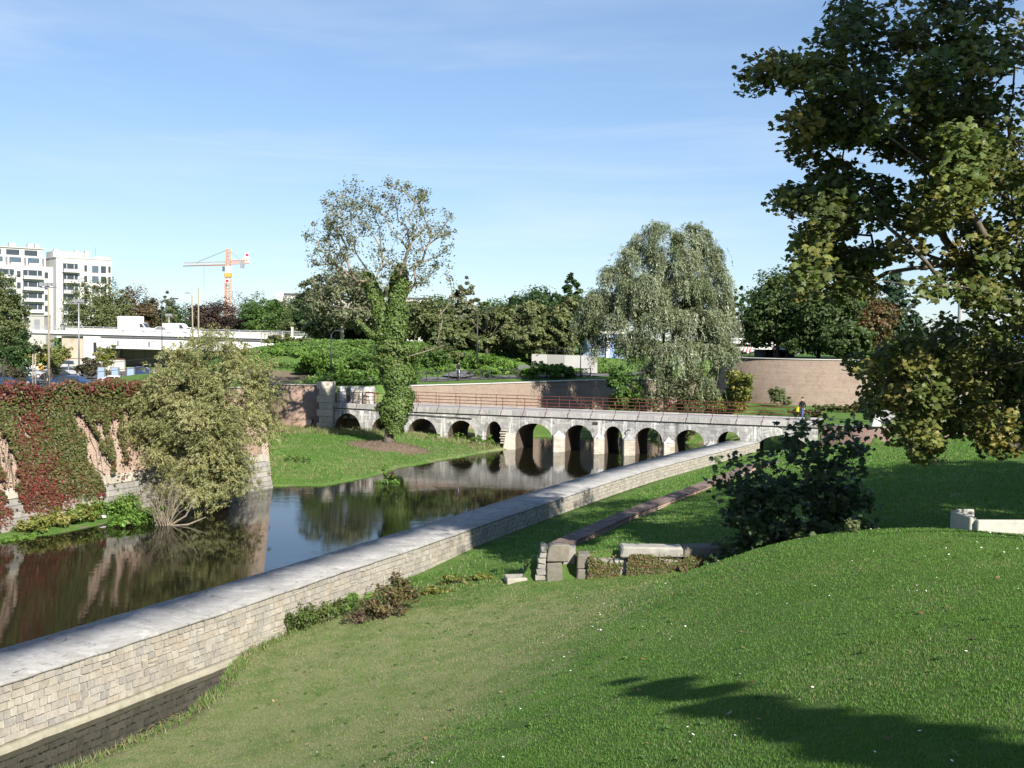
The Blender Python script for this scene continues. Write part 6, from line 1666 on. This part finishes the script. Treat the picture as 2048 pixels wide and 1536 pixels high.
# ------------------------------------------------------------------ poles and lamps
def pole(px, ytop, ybot, D, label, mat, rad, head=None, name='pole', cat='pole', lean=0.0, group=None, z0=None):
    t = at(px, ytop, D); b = at(px, ybot, D)
    z = hz(b[0], b[1]) if z0 is None else z0
    root = empty(name, (b[0], b[1], z), label, cat, group); h = t[2] - z
    MB().tube([(0, 0, -.2), (lean * h, 0, h)], [rad * 1.25, rad * .8], 8).build('shaft', mat, root, smooth=True)
    if head: head(root, h)
    return root
def flood(w):
    def f(root, h):
        MB().box((0, 0, h - .5), (w, .12, .12)).build('cross_arm', M_GREYM, root)
        for k in range(4): MB().box((-w / 2 + w * (k + .5) / 4, -.15, h - .15), (w / 4.6, .22, .4)).build('floodlight', M_GREYM, root)
    return f
def arm(dx, ln=2.0, mat=None):
    def f(root, h):
        MB().tube([(0, 0, h - .1), (dx * ln * .5, 0, h + .22), (dx * ln, 0, h + .32)], [.06, .05, .045], 6).build('arm', mat or M_DARK, root); MB().box((dx * (ln + .25), 0, h + .32), (.75, .28, .16)).build('lamp_head', mat or M_DARK, root, bevel=.05)
    return f
pole(98, 566, 755, 120, 'tall wooden floodlight pole before the apartment block', M_WOODP, .13, flood(1.9), 'floodlight_pole')
pole(66, 708, 756, 118, 'pair of short wooden posts by the white van, left one', M_WOODP, .09, None, 'wooden_post', 'post')
pole(71, 707, 756, 118, 'pair of short wooden posts by the white van, right one', M_WOODP, .09, None, 'wooden_post', 'post')
pole(158, 600, 720, 165, 'grey floodlight mast left of the white box van', M_GREYM, .12, flood(1.8), 'floodlight_pole')
pole(125, 552, 660, 240, 'slim concrete mast in front of the apartment block', M_GREYR, .22, None)
pole(338, 628, 668, 205, 'grey T shaped floodlight mast on the overpass', M_GREYM, .1, flood(1.3), 'floodlight_pole', z0=9)
pole(387, 590, 668, 170, 'overpass street lamp with its head turned left', M_WOODP, .12, arm(-1, .7, M_GREYM), 'street_lamp', 'lamp', lean=-.02, z0=4)
pole(397, 575, 668, 172, 'wooden utility pole beside the overpass street lamp', M_WOODP, .13, None, 'utility_pole', z0=4)
pole(324, 602, 700, 140, 'black street lamp with curved arm before the overpass', M_DARK, .07, arm(1, 1.5), 'street_lamp', 'lamp')
pole(954, 622, 737, 118, 'tall black park lamp with a long arm beside the asphalt path', M_DARK, .085, arm(1, 1.15), 'park_lamp', 'lamp')
pole(662, 668, 765, 103, 'black lamp post at the top of the left rampart wall', M_DARK, .08, arm(1, .4), 'park_lamp', 'lamp')
pole(1161, 690, 738, 120, 'thin black post in front of the white terrace wall', M_DARK, .05)
mast = pole(1914, 330, 862, 78, 'tall white floodlight mast standing on the lit lawn at right', M_GALV, .20, lambda rt, h: [flood(2.2)(rt, h), MB().box((0, 0, .55), (.52, .52, 1.2)).build('base_box', M_GALV, rt, bevel=.03), MB().box((0, -.27, .6), (.36, .03, .8)).build('hatch', M_GREYM, rt)], 'floodlight_mast', lean=.0)

# ------------------------------------------------------------------ slopes behind the bridge: path, fence, wall, pavilion
def ribbon(name, pts, w, mat, lift=.03, kind='structure'):
    P = resample(pts, 1.0); d = np.gradient(P, axis=0); d /= np.linalg.norm(d, axis=1, keepdims=True); nr = np.stack([d[:, 1], -d[:, 0]], 1)
    rows = []
    for sh in np.linspace(-w / 2, w / 2, 5):
        Q = P + nr * sh; rows.append(np.concatenate([Q, (H(Q[:, 0], Q[:, 1]) + lift)[:, None]], 1))
    n = len(P); V = np.concatenate(rows); i = np.arange(n - 1)
    F = np.concatenate([np.stack([j * n + i, (j + 1) * n + i, (j + 1) * n + i + 1, j * n + i + 1], 1) for j in range(4)])
    return tag(mesh_obj(name, np_mesh(name, V, F, mat, smooth=True)), kind=kind)
f0 = at(872, 764, 106.5); f1 = at(1010, 757, 113); f2 = at(1195, 742, 122)
ribbon('path', [(f0[0] - 6, f0[1] - 2), (f0[0] + .5, f0[1] + 2.0), (f1[0], f1[1] + 2.0), (f2[0], f2[1] + 2.2), (f2[0] + 8, f2[1] + 5)], 3.0, M_ASPH, .06)
pa = at(905, 762, 110); pb_ = at(945, 738, 117); pc = at(1000, 720, 122); pd = at(1060, 714, 128)
ribbon('path', [(pa[0], pa[1]), (pb_[0], pb_[1]), (pc[0], pc[1]), (pd[0], pd[1])], 2.6, M_ASPH, .25)
bf = empty('path_fence', (f0[0], f0[1], 5.2), 'low black railing of crossed bars along the path above the curtain wall', 'fence')
fpts = resample([(f0[0] - 2, f0[1] - 1), (f0[0], f0[1]), (f1[0], f1[1]), (f2[0], f2[1])], 1.35); fz = H(fpts[:, 0], fpts[:, 1])
for i in range(len(fpts)):
    a = np.array([fpts[i, 0] - f0[0], fpts[i, 1] - f0[1], fz[i] - 5.2])
    MB().box((a[0], a[1], a[2] + .5), (.11, .11, 1.05)).build('post', M_DARK, bf)
    if i + 1 < len(fpts):
        b = np.array([fpts[i + 1, 0] - f0[0], fpts[i + 1, 1] - f0[1], fz[i + 1] - 5.2]); up = np.array([0, 0, 1.0])
        mb = MB()
        for z in (.15, .95): mb.tube([a + up * z, b + up * z], .03, 4)
        mb.tube([a + up * .15, b + up * .95], .022, 4); mb.tube([a + up * .95, b + up * .15], .022, 4); mb.build('crossed_panel', M_DARK, bf)
t0 = at(1063, 735, 128); t1 = at(1195, 738, 124)
tw_ = empty('terrace_wall', (t0[0], t0[1], 5.5), 'white concrete terrace wall with a black railing left of the pavilion', 'wall')
dx, dy = t1[0] - t0[0], t1[1] - t0[1]; zt_ = at(1063, 708, 128)[2] - 5.5; zt2 = at(1195, 712, 124)[2] - 5.5
for i in range(4):
    g0, g1 = i / 4 + .002, (i + 1) / 4 - .002
    MB().hexa([(dx * g0, dy * g0, 0), (dx * g1, dy * g1, 0), (dx * g1, dy * g1 + .4, 0), (dx * g0, dy * g0 + .4, 0), (dx * g0, dy * g0, lerp(zt_, zt2, g0)), (dx * g1, dy * g1, lerp(zt_, zt2, g1)), (dx * g1, dy * g1 + .4, lerp(zt_, zt2, g1)), (dx * g0, dy * g0 + .4, lerp(zt_, zt2, g0))]).build('wall_panel', M_GREYR if i == 1 else M_WALLW, tw_)
for i in range(9):
    g = i / 8; MB().tube([(dx * g, dy * g + .2, lerp(zt_, zt2, g)), (dx * g, dy * g + .2, lerp(zt_, zt2, g) + .9)], .035, 5).build('rail_post', M_DARK, tw_)
for z in (.45, .88): MB().tube([(0, .2, zt_ + z), (dx, dy + .2, zt2 + z)], .025, 4).build('rail', M_DARK, tw_)
pv = at(1188, 712, 136); pvo = empty('pavilion', (pv[0], pv[1], pv[2] - .3), 'blue fronted pavilion with a white fascia and overhanging roof left of the willow', 'building', rz=-.1); hh = at(1188, 640, 136)[2] - pv[2] + .3
lbox(pvo, 'wall', (1.2, 2.0, hh / 2 - .6), (5.2, 4, hh - 1.2), M_BLUEW); lbox(pvo, 'fascia', (1.2, -.05, hh - 1.35), (5.4, .3, .75), M_WHITE)
for z in (.8, 1.6, 2.4): lbox(pvo, 'panel_joint', (.6, -.02, z), (2.6, .03, .04), M_GALV)
lbox(pvo, 'brown_post', (-1.75, -.1, hh / 2 - .8), (.42, .42, hh - 1.6), M_BROWNP); lbox(pvo, 'pilaster', (1.75, -.12, hh / 2 - .7), (.4, .3, hh - 1.6), M_WHITE)
MB().hexa([(-3.6, -1.6, hh - .55), (4.2, -1.6, hh - .2), (4.2, 4.5, hh - .2), (-3.6, 4.5, hh - .55), (-3.6, -1.6, hh - .3), (4.2, -1.6, hh + .05), (4.2, 4.5, hh + .05), (-3.6, 4.5, hh - .3)]).build('roof', M_WHITE, pvo)
# wooden fence at the overpass end
for i in range(2):
    pass
wf = at(548, 690, 135); wfo = empty('paling_fence', (wf[0], wf[1], hz(wf[0], wf[1])), 'broken pale wooden fence at the end of the overpass', 'fence')
for i in range(9): MB().box((i * .42 - 1.6, 0, .9), (.09, .05, 1.6), 0).build('paling', M_WOODP, wfo)
for z in (.5, 1.3): MB().box((.1, .05, z), (3.7, .05, .08)).build('rail', M_WOODP, wfo)
MB().box((2.3, 0, 1.2), (.28, .28, 2.6)).build('post', M_CONC, wfo)

# ------------------------------------------------------------------ market stalls on the bastion
mk = at(1494, 718, 138); mz = hz(mk[0], mk[1])
mko = empty('stall_trailer', (mk[0], mk[1], mz), 'white market trailer with a dark roof and red strokes right of the willow', 'trailer')
hm = at(1486, 668, 138)[2] - mz
lbox(mko, 'body', (0, 0, hm / 2 + .2), (6.0, 2.4, hm - .9), M_WHITE); lbox(mko, 'roof', (0, 0, hm - .15), (6.4, 2.8, .45), M_SLATE); lbox(mko, 'counter', (0, -1.4, 1.5), (5.4, .5, .1), M_GALV)
for k in range(3): MB().prism([(-.9 + k * .45, hm - 2.3), (-.78 + k * .45, hm - 2.3), (-.45 + k * .45, hm - 1.3), (-.57 + k * .45, hm - 1.3)], 'y', -1.24, -1.205).build('red_stroke', M_RED, mko)
lbox(mko, 'lettering_band', (0, -1.215, 1.95), (5.2, .03, .25), M_GREYM)
for x in (-1.2, 1.2): MB().tube([(x, -1.1, .3), (x, -.9, .3)], .3, 12).build('wheel', M_TYRE, mko)
for i, (px, w, top, m, lb) in enumerate(((1522, 2.4, 2.5, M_ORANGE, 'market stall with an orange awning beside the white trailer'), (1545, 2.6, 2.4, M_ORANGE, 'second orange awning stall partly behind the chestnut'), (1566, 2.2, 2.3, M_WHITE, 'white awning stall under the chestnut'), (2030, 3.0, 2.8, M_BLUET, 'blue covered stall behind the maple at the right edge'), (1985, 2.6, 2.4, M_BLUET, 'small blue covered stall behind the maple'))):
    p = at(px, 718, 128 if px < 1900 else 118); z = hz(p[0], p[1]); so = empty('market_stall', (p[0], p[1], z), lb, 'stall', 'market stalls on the bastion')
    MB().hexa([(-w / 2, -1.6, top - .5), (w / 2, -1.6, top - .5), (w / 2, 1.2, top), (-w / 2, 1.2, top), (-w / 2, -1.6, top - .42), (w / 2, -1.6, top - .42), (w / 2, 1.2, top + .08), (-w / 2, 1.2, top + .08)]).build('awning', m, so)
    for x in (-w / 2 + .06, w / 2 - .06):
        for y, zt_ in ((-1.5, top - .5), (1.1, top)): MB().tube([(x, y, 0), (x, y, zt_)], .03, 5).build('leg', M_GREYM, so)
    lbox(so, 'table', (0, -.6, .85), (w * .92, 1.2, .08), M_WOODP); lbox(so, 'skirt', (0, -1.22, .42), (w * .92, .03, .8), M_BLUEC)
for px, D, mt, lb in ((1508, 150, M_SILVER, 'silver car parked before the stalls on the bastion'), (1546, 148, M_WHITE, 'white car parked on the bastion under the chestnut'), (1572, 146, M_BLUEC, 'blue car parked on the bastion under the chestnut')):
    p = at(px, 718, D); o = vehicle('parked_car', lb, 'car', 'cars parked on the bastion', (p[0], p[1], hz(p[0], p[1])), .2, None, CAR_P, 1.72, (-1.3, 1.3), CAR_G, mt, lamps)
# ground in front of the bastion: boundary stones, barrier, ramp
p = at(1757, 850, 80.5); bo = empty('marker_stone', (p[0], p[1] + .6, 3.1), 'white tapered marker stone at the start of the grassy path', 'stone')
MB().hexa([(-.38, -.25, 0), (.38, -.25, 0), (.38, .25, 0), (-.38, .25, 0), (-.10, -.2, 1.1), (.12, -.2, 1.1), (.12, .2, 1.1), (-.10, .2, 1.1)]).build('stone', M_WALLW, bo, bevel=.04)
a = at(1750, 848, 84); b = at(1762, 822, 92); c = at(1775, 814, 97)
rp = empty('ramp', (a[0], a[1], 3.1), 'pale concrete ramp rising behind the white marker stone', 'ramp')
MB().hexa([(-.2, 0, 0), (1.1, 0, 0), (b[0] - a[0] + 1.2, b[1] - a[1], 0), (b[0] - a[0] - .1, b[1] - a[1], 0), (-.2, 0, .05), (1.1, 0, .05), (b[0] - a[0] + 1.2, b[1] - a[1], 1.35), (b[0] - a[0] - .1, b[1] - a[1], 1.35)]).build('slope', M_PATH, rp)
br = at(1525, 826, 95); bro = empty('metal_barrier', (br[0], br[1], hz(br[0], br[1])), 'grey metal barrier with white panels on the grass behind the bridge', 'barrier')
mb = MB()
for x in (-1.7, -.2, 1.3, 2.8): mb.box((x, 0, .6), (.06, .06, 1.2))
for z in (.3, 1.15): mb.box((.55, 0, z), (4.6, .05, .05))
mb.build('frame', M_GREYM, bro)
for x, z in ((-1.6, .9), (-1.2, .5), (-.3, .55), (.55, .75), (1.4, .7)): MB().box((x, -.08, z), (.42, .05, .34)).build('white_panel', M_WHITE, bro)
for i, (px, py, w, lb) in enumerate(((1445, 818, 1.0, 'pale stone block on the grass under the yellowish maple'), (1428, 826, .8, 'low pale stone beside the maple trunk behind the railing'), (1290, 826, .9, 'pale stone lying behind the railing under the willow'))):
    p = at(px, py, 95); z = hz(p[0], p[1]); so = empty('stone_block', (p[0], p[1], z), lb, 'stone', 'loose pale stones behind the bridge railing')
    MB().box((0, 0, .25), (w, .7, .6), .2).build('stone', M_PALE, so, bevel=.08)

# ------------------------------------------------------------------ people
def skin_body(name, chains, parent, mats, zbreaks, sub=1):
    """chains: lists of (point, radius); first chain holds the pelvis first. One continuous mesh."""
    verts = []; edges = []; rad = []; key = {}
    def vid(p, r_):
        k = tuple(round(float(c), 4) for c in p)
        if k not in key: key[k] = len(verts); verts.append(k); rad.append(r_)
        return key[k]
    for ch in chains:
        ids = [vid(p, r_) for p, r_ in ch]
        edges += list(zip(ids[:-1], ids[1:]))
    me = bpy.data.meshes.new(name); me.from_pydata(verts, edges, []); o = bpy.data.objects.new(name, me); COL.objects.link(o)
    m = o.modifiers.new('skin', 'SKIN'); m.use_smooth_shade = True
    for i, sv in enumerate(me.skin_vertices[0].data): sv.radius = (rad[i], rad[i]); sv.use_root = (i == 0)
    s = o.modifiers.new('sub', 'SUBSURF'); s.levels = sub; s.render_levels = sub
    bpy.context.view_layer.update()
    ev = o.evaluated_get(bpy.context.evaluated_depsgraph_get()); nm = bpy.data.meshes.new_from_object(ev)
    bpy.data.objects.remove(o); bpy.data.meshes.remove(me)
    nm.name = name; nm.materials.clear()
    for mm in mats: nm.materials.append(mm)
    for f in nm.polygons: f.material_index = zbreaks(f.center); f.use_smooth = True
    ob = mesh_obj(name, nm, parent); return ob
def head_bits(root, hx, hy, hz_, face=(0, -1)):
    MB().tube([(hx, hy + .02, hz_ + .02), (hx, hy + .015, hz_ + .10), (hx, hy + .01, hz_ + .135)], [.105, .10, .04], 10).build('hair', M_HAIR, root, smooth=True)
    MB().tube([(hx + face[0] * .09, hy + face[1] * .09, hz_ + .02), (hx + face[0] * .125, hy + face[1] * .125, hz_ - .02)], [.012, .018], 5).build('nose', M_SKIN, root)
pp = at(1604, 840, 85.2)
per1 = empty('person', (pp[0], pp[1], 3.24), 'person in jeans and dark top with a yellow vest at the right bridge end', 'person', rz=-.9)
ch = [[((0, 0, .95), .14), ((0, 0, 1.15), .13), ((0, 0.01, 1.36), .15), ((0, 0, 1.48), .07), ((0, -.01, 1.58), .075), ((0, -.02, 1.69), .10)],
      [((0, 0, .95), .14), ((.10, -.02, .86), .10), ((.11, -.12, .50), .07), ((.11, -.06, .12), .05), ((.11, -.18, .05), .045)],
      [((0, 0, .95), .14), ((-.10, .02, .86), .10), ((-.11, .06, .50), .07), ((-.11, .22, .14), .05), ((-.11, .12, .06), .045)],
      [((0, .01, 1.36), .15), ((.21, 0, 1.38), .065), ((.27, .06, 1.10), .048), ((.25, -.08, .88), .036), ((.25, -.12, .80), .04)],
      [((0, .01, 1.36), .15), ((-.21, 0, 1.38), .065), ((-.27, -.02, 1.10), .048), ((-.25, -.2, .98), .036), ((-.24, -.27, .95), .04)]]
def zb1(c):
    if c.z > 1.5: return 0
    if c.z < .09: return 3
    if abs(c.x) > .2 and c.z < .98: return 0
    if c.z < .98: return 1
    return 2
skin_body('body', ch, per1, [M_SKIN, M_JEANS, M_TOPD, M_HAIR], zb1)
head_bits(per1, 0, -.02, 1.69)
MB().hexa([(-.34, -.36, .62), (-.12, -.36, .62), (-.14, -.2, .62), (-.34, -.2, .62), (-.36, -.36, 1.0), (-.12, -.36, 1.04), (-.12, -.2, 1.04), (-.34, -.2, 1.0)]).build('vest', M_HIVIS, per1, bevel=.04)
# cyclist on the asphalt path
cq = at(917, 764, 108.5); cz0 = hz(cq[0], cq[1]) + .1
bk = empty('bicycle', (cq[0], cq[1], cz0), 'bicycle coming down the asphalt path', 'bicycle', rz=-.5 * math.pi + .25)
for x in (-.52, .54):
    n = 20; ring = [(x + math.cos(2 * math.pi * i / n) * .33, 0, .35 + math.sin(2 * math.pi * i / n) * .33) for i in range(n + 1)]
    w = MB().tube(ring, .022, 5).build('wheel', M_TYRE, bk)
    mb = MB()
    for i in range(6): a_ = math.pi * i / 6; mb.tube([(x - math.cos(a_) * .32, 0, .35 - math.sin(a_) * .32), (x + math.cos(a_) * .32, 0, .35 + math.sin(a_) * .32)], .004, 3)
    mb.build('spokes', M_GALV, w)
mb = MB()
for a_, b_ in (((-.52, 0, .35), (-.05, 0, .33)), ((-.05, 0, .33), (-.18, 0, .85)), ((-.18, 0, .80), (.36, 0, .88)), ((-.05, 0, .33), (.38, 0, .82)), ((-.52, 0, .35), (-.16, 0, .78)), ((.54, 0, .35), (.36, 0, .98))): mb.tube([a_, b_], .02, 6)
mb.build('frame', M_BLUEC, bk); MB().tube([(.34, -.28, 1.02), (.40, 0, 1.0), (.34, .28, 1.02)], .016, 5).build('handlebar', M_GALV, bk); MB().box((-.2, 0, .92), (.26, .14, .06)).build('saddle', M_DARK, bk, bevel=.02)
rd1 = empty('person', (cq[0], cq[1], cz0), 'cyclist in dark clothes riding down the path', 'person', rz=-.5 * math.pi + .25)
ch = [[((-.18, 0, 1.0), .14), ((-.08, 0, 1.2), .13), ((.04, 0, 1.42), .15), ((.10, 0, 1.53), .07), ((.13, 0, 1.62), .075), ((.16, 0, 1.72), .10)],
      [((-.18, 0, 1.0), .14), ((-.1, .10, .96), .10), ((.18, .12, .72), .075), ((-.02, .13, .32), .05), ((.08, .13, .24), .045)],
      [((-.18, 0, 1.0), .14), ((-.1, -.10, .96), .10), ((.24, -.12, .88), .075), ((.02, -.13, .50), .05), ((.12, -.13, .42), .045)],
      [((.04, 0, 1.42), .15), ((.05, .20, 1.42), .065), ((.14, .26, 1.2), .048), ((.32, .27, 1.06), .038), ((.37, .26, 1.03), .042)],
      [((.04, 0, 1.42), .15), ((.05, -.20, 1.42), .065), ((.14, -.26, 1.2), .048), ((.32, -.27, 1.06), .038), ((.37, -.26, 1.03), .042)]]
skin_body('body', ch, rd1, [M_SKIN, M_TOPD, M_BLUEC], lambda c: 0 if c.z > 1.56 or (c.x > .3 and c.z < 1.12) else (2 if c.z < .95 else 1))
head_bits(rd1, .16, 0, 1.72, face=(1, 0))

# ------------------------------------------------------------------ grass, daisies, fallen leaves
r = np.random.default_rng(501)
def scatter(n, x0, x1, y0, y1): return r.uniform(x0, x1, n), r.uniform(y0, y1, n)
GB = []
for (x0, x1, y0, y1, dens, hgt, wd) in ((-4, 6, 3, 9.5, 3200, .040, .005), (-8, 9, 9.5, 17, 1700, .036, .007), (-12, 15, 17, 27, 620, .036, .010), (-9, 15, 27, 38, 300, .045, .014), (-6, 26, 37, 60, 60, .09, .03), (-2, 36, 58, 82, 36, .10, .04)):
    n = int((x1 - x0) * (y1 - y0) * dens); x, y = scatter(n, x0, x1, y0, y1)
    u, v = uv_of(x, y); k = (np.abs(x / y) < .56) & (v > .6); 
    x, y, v, u = x[k], y[k], v[k], u[k]; z = H(x, y); k = z > .10
    k &= vnoise(x, y, 1.7, 31) + .5 * vnoise(x, y, 6, 32) > .28
    inwall = (v > 4.2) & (v < 5.7) & (u > 34) & (u < 75); k &= ~inwall
    x, y, z, v = x[k], y[k], z[k], v[k]
    hh_ = hgt * r.uniform(.5, 1.4, len(x)); GB.append((x, y, z, hh_, np.full(len(x), wd), v))
# rough edge of the ditch
n = 9000; s_ = r.uniform(-2, 34, n); vv = lerp(2.5, .4, sm(19, 25.5, s_)) + r.normal(size=n) * .22
ex = vv - 21.2; x = .447 * s_ + .894 * ex; y = .894 * s_ - .447 * ex; z = H(x, y); k = (z > .03) & (y > 5); GB.append((x[k], y[k], z[k], r.uniform(.06, .22, k.sum()), np.full(k.sum(), .014), vv[k] - 3))
# tall dry grass at the foot of the bridge on the left bank, short grass over the bank
n = 60000; x, y = scatter(n, -22, 1, 66, 98.5); z = H(x, y); dcur = poly_dist(x, y, [(-22, 98)] + CURTAIN[1:4] + [(5, 89.5)])
k = in_poly(x, y, LAND) & (z > .1) & (y < 91.0 - .37 * x) & (np.hypot((x - MOUND[0]) / 1.35, y - MOUND[1]) > 2.3); x, y, z, dcur = x[k], y[k], z[k], dcur[k]
tall = (dcur < 5.5) & (r.random(len(x)) < .55)
GB.append((x, y, z, np.where(tall, r.uniform(.2, .55, len(x)), r.uniform(.06, .16, len(x))), np.full(len(x), .035), np.where(tall, -50.0, 40.0)))
X, Y, Zg, Hh, Wd, Vv = [np.concatenate([g[i] for g in GB]) for i in range(6)]
n = len(X); a_ = r.uniform(0, 6.283, n); la = r.uniform(0, 6.283, n); ll = Hh * r.uniform(.1, .75, n)
base = np.stack([X, Y, Zg - .005], 1); ax = np.stack([np.cos(a_), np.sin(a_), np.zeros(n)], 1) * (Wd * r.uniform(.6, 1.3, n))[:, None]
tipv = base + np.stack([np.cos(la) * ll, np.sin(la) * ll, Hh], 1)
V = np.stack([base - ax, base + ax, tipv], 1).reshape(-1, 3); F = np.arange(3 * n).reshape(n, 3)
dryp = np.clip(.05 + .45 * (1 - sm(9.5, 12.5, Vv)) * (Y < 38) + .5 * (vnoise(X, Y, .55, 33) - .5), 0.02, .9); dryp = np.where(Vv == -50, .8, np.where(Vv == 40, np.clip(.10 + .8 * (vnoise(X, Y, .35, 36) - .35), .05, .7), dryp))
isdry = r.random(n) < dryp
tg_ = tints(n, vl=.11, pal=[(.098, .21, .042, 4), (.125, .24, .055, 3), (.080, .175, .034, 2), (.150, .24, .07, 1)], r=r); td_ = tints(n, [(.27, .265, .14, 2), (.21, .24, .10, 2), (.29, .27, .17, 1)], r)
tag(mesh_obj('grass', np_mesh('grass', V, F, M_BLADE, tint=np.where(isdry[:, None], td_, tg_))), kind='stuff')
# broad leaved weeds in the turf
n = 800; x, y = scatter(n, -9, 15, 5, 37); u, v = uv_of(x, y); k = (np.abs(x / y) < .52) & (v > 2.8) & (vnoise(x, y, .4, 71) > .4); x, y = x[k], y[k]; z = H(x, y)
m_ = 7; P = np.repeat(np.stack([x, y, z + .02], 1), m_, 0); sz = np.repeat(r.uniform(.03, .075, len(x)), m_); an = r.uniform(0, 6.28, len(P)); dv = np.stack([np.cos(an), np.sin(an), r.uniform(.1, .5, len(P))], 1)
tag(mesh_obj('turf_weeds', leaves_mesh('turf_weeds', P + dv * sz[:, None] * .5, np.array([0, 0, 1.]) + r.normal(size=P.shape) * .3, sz * 1.2, tints(len(P), [(.07, .14, .03, 3), (.10, .18, .045, 2), (.055, .11, .03, 2)], r), T_DIAMOND, M_LEAF, r, Y=dv)), kind='stuff')
# daisies and fallen leaves on the lawn
n = 260; x, y = scatter(n * 3, -6, 14, 5, 34); u, v = uv_of(x, y); k = (np.abs(x / y) < .5) & (v > 6) & (vnoise(x, y, .5, 41) > .45); x, y = x[k][:170], y[k][:170]
V = []; F = []
for i in range(len(x)):
    z = hz(x[i], y[i]) + .05; rr = r.uniform(.012, .022); c0 = len(V); tl = r.normal(size=2) * .25
    for q in range(6): t = q * math.pi / 3; V.append((x[i] + math.cos(t) * rr, y[i] + math.sin(t) * rr, z + rr * (math.cos(t) * tl[0] + math.sin(t) * tl[1])))
    V.append((x[i], y[i], z + .006))
    for q in range(6): F.append((c0 + q, c0 + (q + 1) % 6, c0 + 6))
tag(mesh_obj('daisies', np_mesh('daisies', np.array(V), np.array(F), M_DAISY)), kind='stuff')
n = 420; x, y = scatter(n * 3, -9, 16, 6, 38); u, v = uv_of(x, y); k = (np.abs(x / y) < .5) & (v > 3); x, y = x[k][:120], y[k][:120]; z = H(x, y) + .035
P = np.stack([x, y, z], 1); tag(mesh_obj('fallen_leaves', leaves_mesh('fallen_leaves', P, np.array([0, 0, 1.]) + r.normal(size=P.shape) * .35, .085 * r.uniform(.5, 1.3, len(P)), tints(len(P), [(.24, .17, .08, 3), (.32, .25, .13, 2), (.17, .11, .05, 2)], r), T_MAPLE, M_LEAF, r)), kind='stuff')
# dead leaves and twigs on the bare mound, leaves afloat along the banks
n = 1600; x = MOUND[0] + r.normal(size=n) * 2.0; y = MOUND[1] + r.normal(size=n) * 1.5; z = H(x, y) + .03; P = np.stack([x, y, z], 1)
tag(mesh_obj('leaf_litter', leaves_mesh('leaf_litter', P, np.array([0, 0, 1.]) + r.normal(size=P.shape) * .5, .15 * r.uniform(.5, 1.6, n), tints(n, [(.20, .15, .10, 3), (.12, .09, .06, 3), (.27, .21, .15, 1)], r), T_NARROW, M_LEAF, r)), kind='stuff')
n = 1400; t = r.random(n); q_ = r.choice(3, n); sx = np.where(q_ == 0, lerp(-24.5, -15.5, t), np.where(q_ == 1, lerp(-14.0, -1.0, t), lerp(-9.2, -6.6, t))); sy = np.where(q_ == 0, lerp(47, 64, t), np.where(q_ == 1, lerp(66.3, 88.5, t), lerp(24.5, 31.0, t)))
x = sx + np.abs(r.normal(size=n)) * np.where(q_ == 2, .25, .9) + np.where(q_ == 0, 1.0, 0); y = sy - np.abs(r.normal(size=n)) * .7; k = H(x, y) < -.02; x, y = x[k], y[k]; P = np.stack([x, y, np.full(len(x), .008)], 1)
tag(mesh_obj('floating_leaves', leaves_mesh('floating_leaves', P, np.array([0, 0, 1.]) + r.normal(size=P.shape) * .06, .10 * r.uniform(.5, 1.5, len(P)), tints(len(P), [(.16, .16, .06, 3), (.20, .13, .06, 2), (.10, .13, .05, 2)], r), T_DIAMOND, M_LEAF, r)), kind='stuff')
# scraps of litter
for i, (px, py, zz, lb) in enumerate(((1357, 933, .95, 'crumpled white plastic bag on the grass beside the dike'), (1168, 1003, .95, 'small white scrap of paper on the grass strip'), (908, 1102, .85, 'white scrap in the shaded grass near the dike'), (636, 1213, .5, 'white scrap by the weed clump'), (918, 915, .1, 'pale stone at the water edge below the bridge'), (206, 1037, .15, 'white scrap lying under the creeper wall'))):
    q = at_z(px, py, zz); o = empty('litter', (q[0], q[1], hz(q[0], q[1]) + .01), lb, 'litter', 'pale scraps lying by the water and grass')
    mb = MB(); w = [.45, .28, .22, .12, .28, .4][i]
    mb.hexa([(-w / 2, -.1, 0), (w / 2, -.12, 0), (w * .4, .12, 0), (-w * .45, .1, 0), (-w * .3, -.05, .13), (w * .35, -.02, .07), (w * .2, .05, .12), (-w * .3, .06, .09)]); mb.build('scrap', M_WHITE, o, bevel=.02)
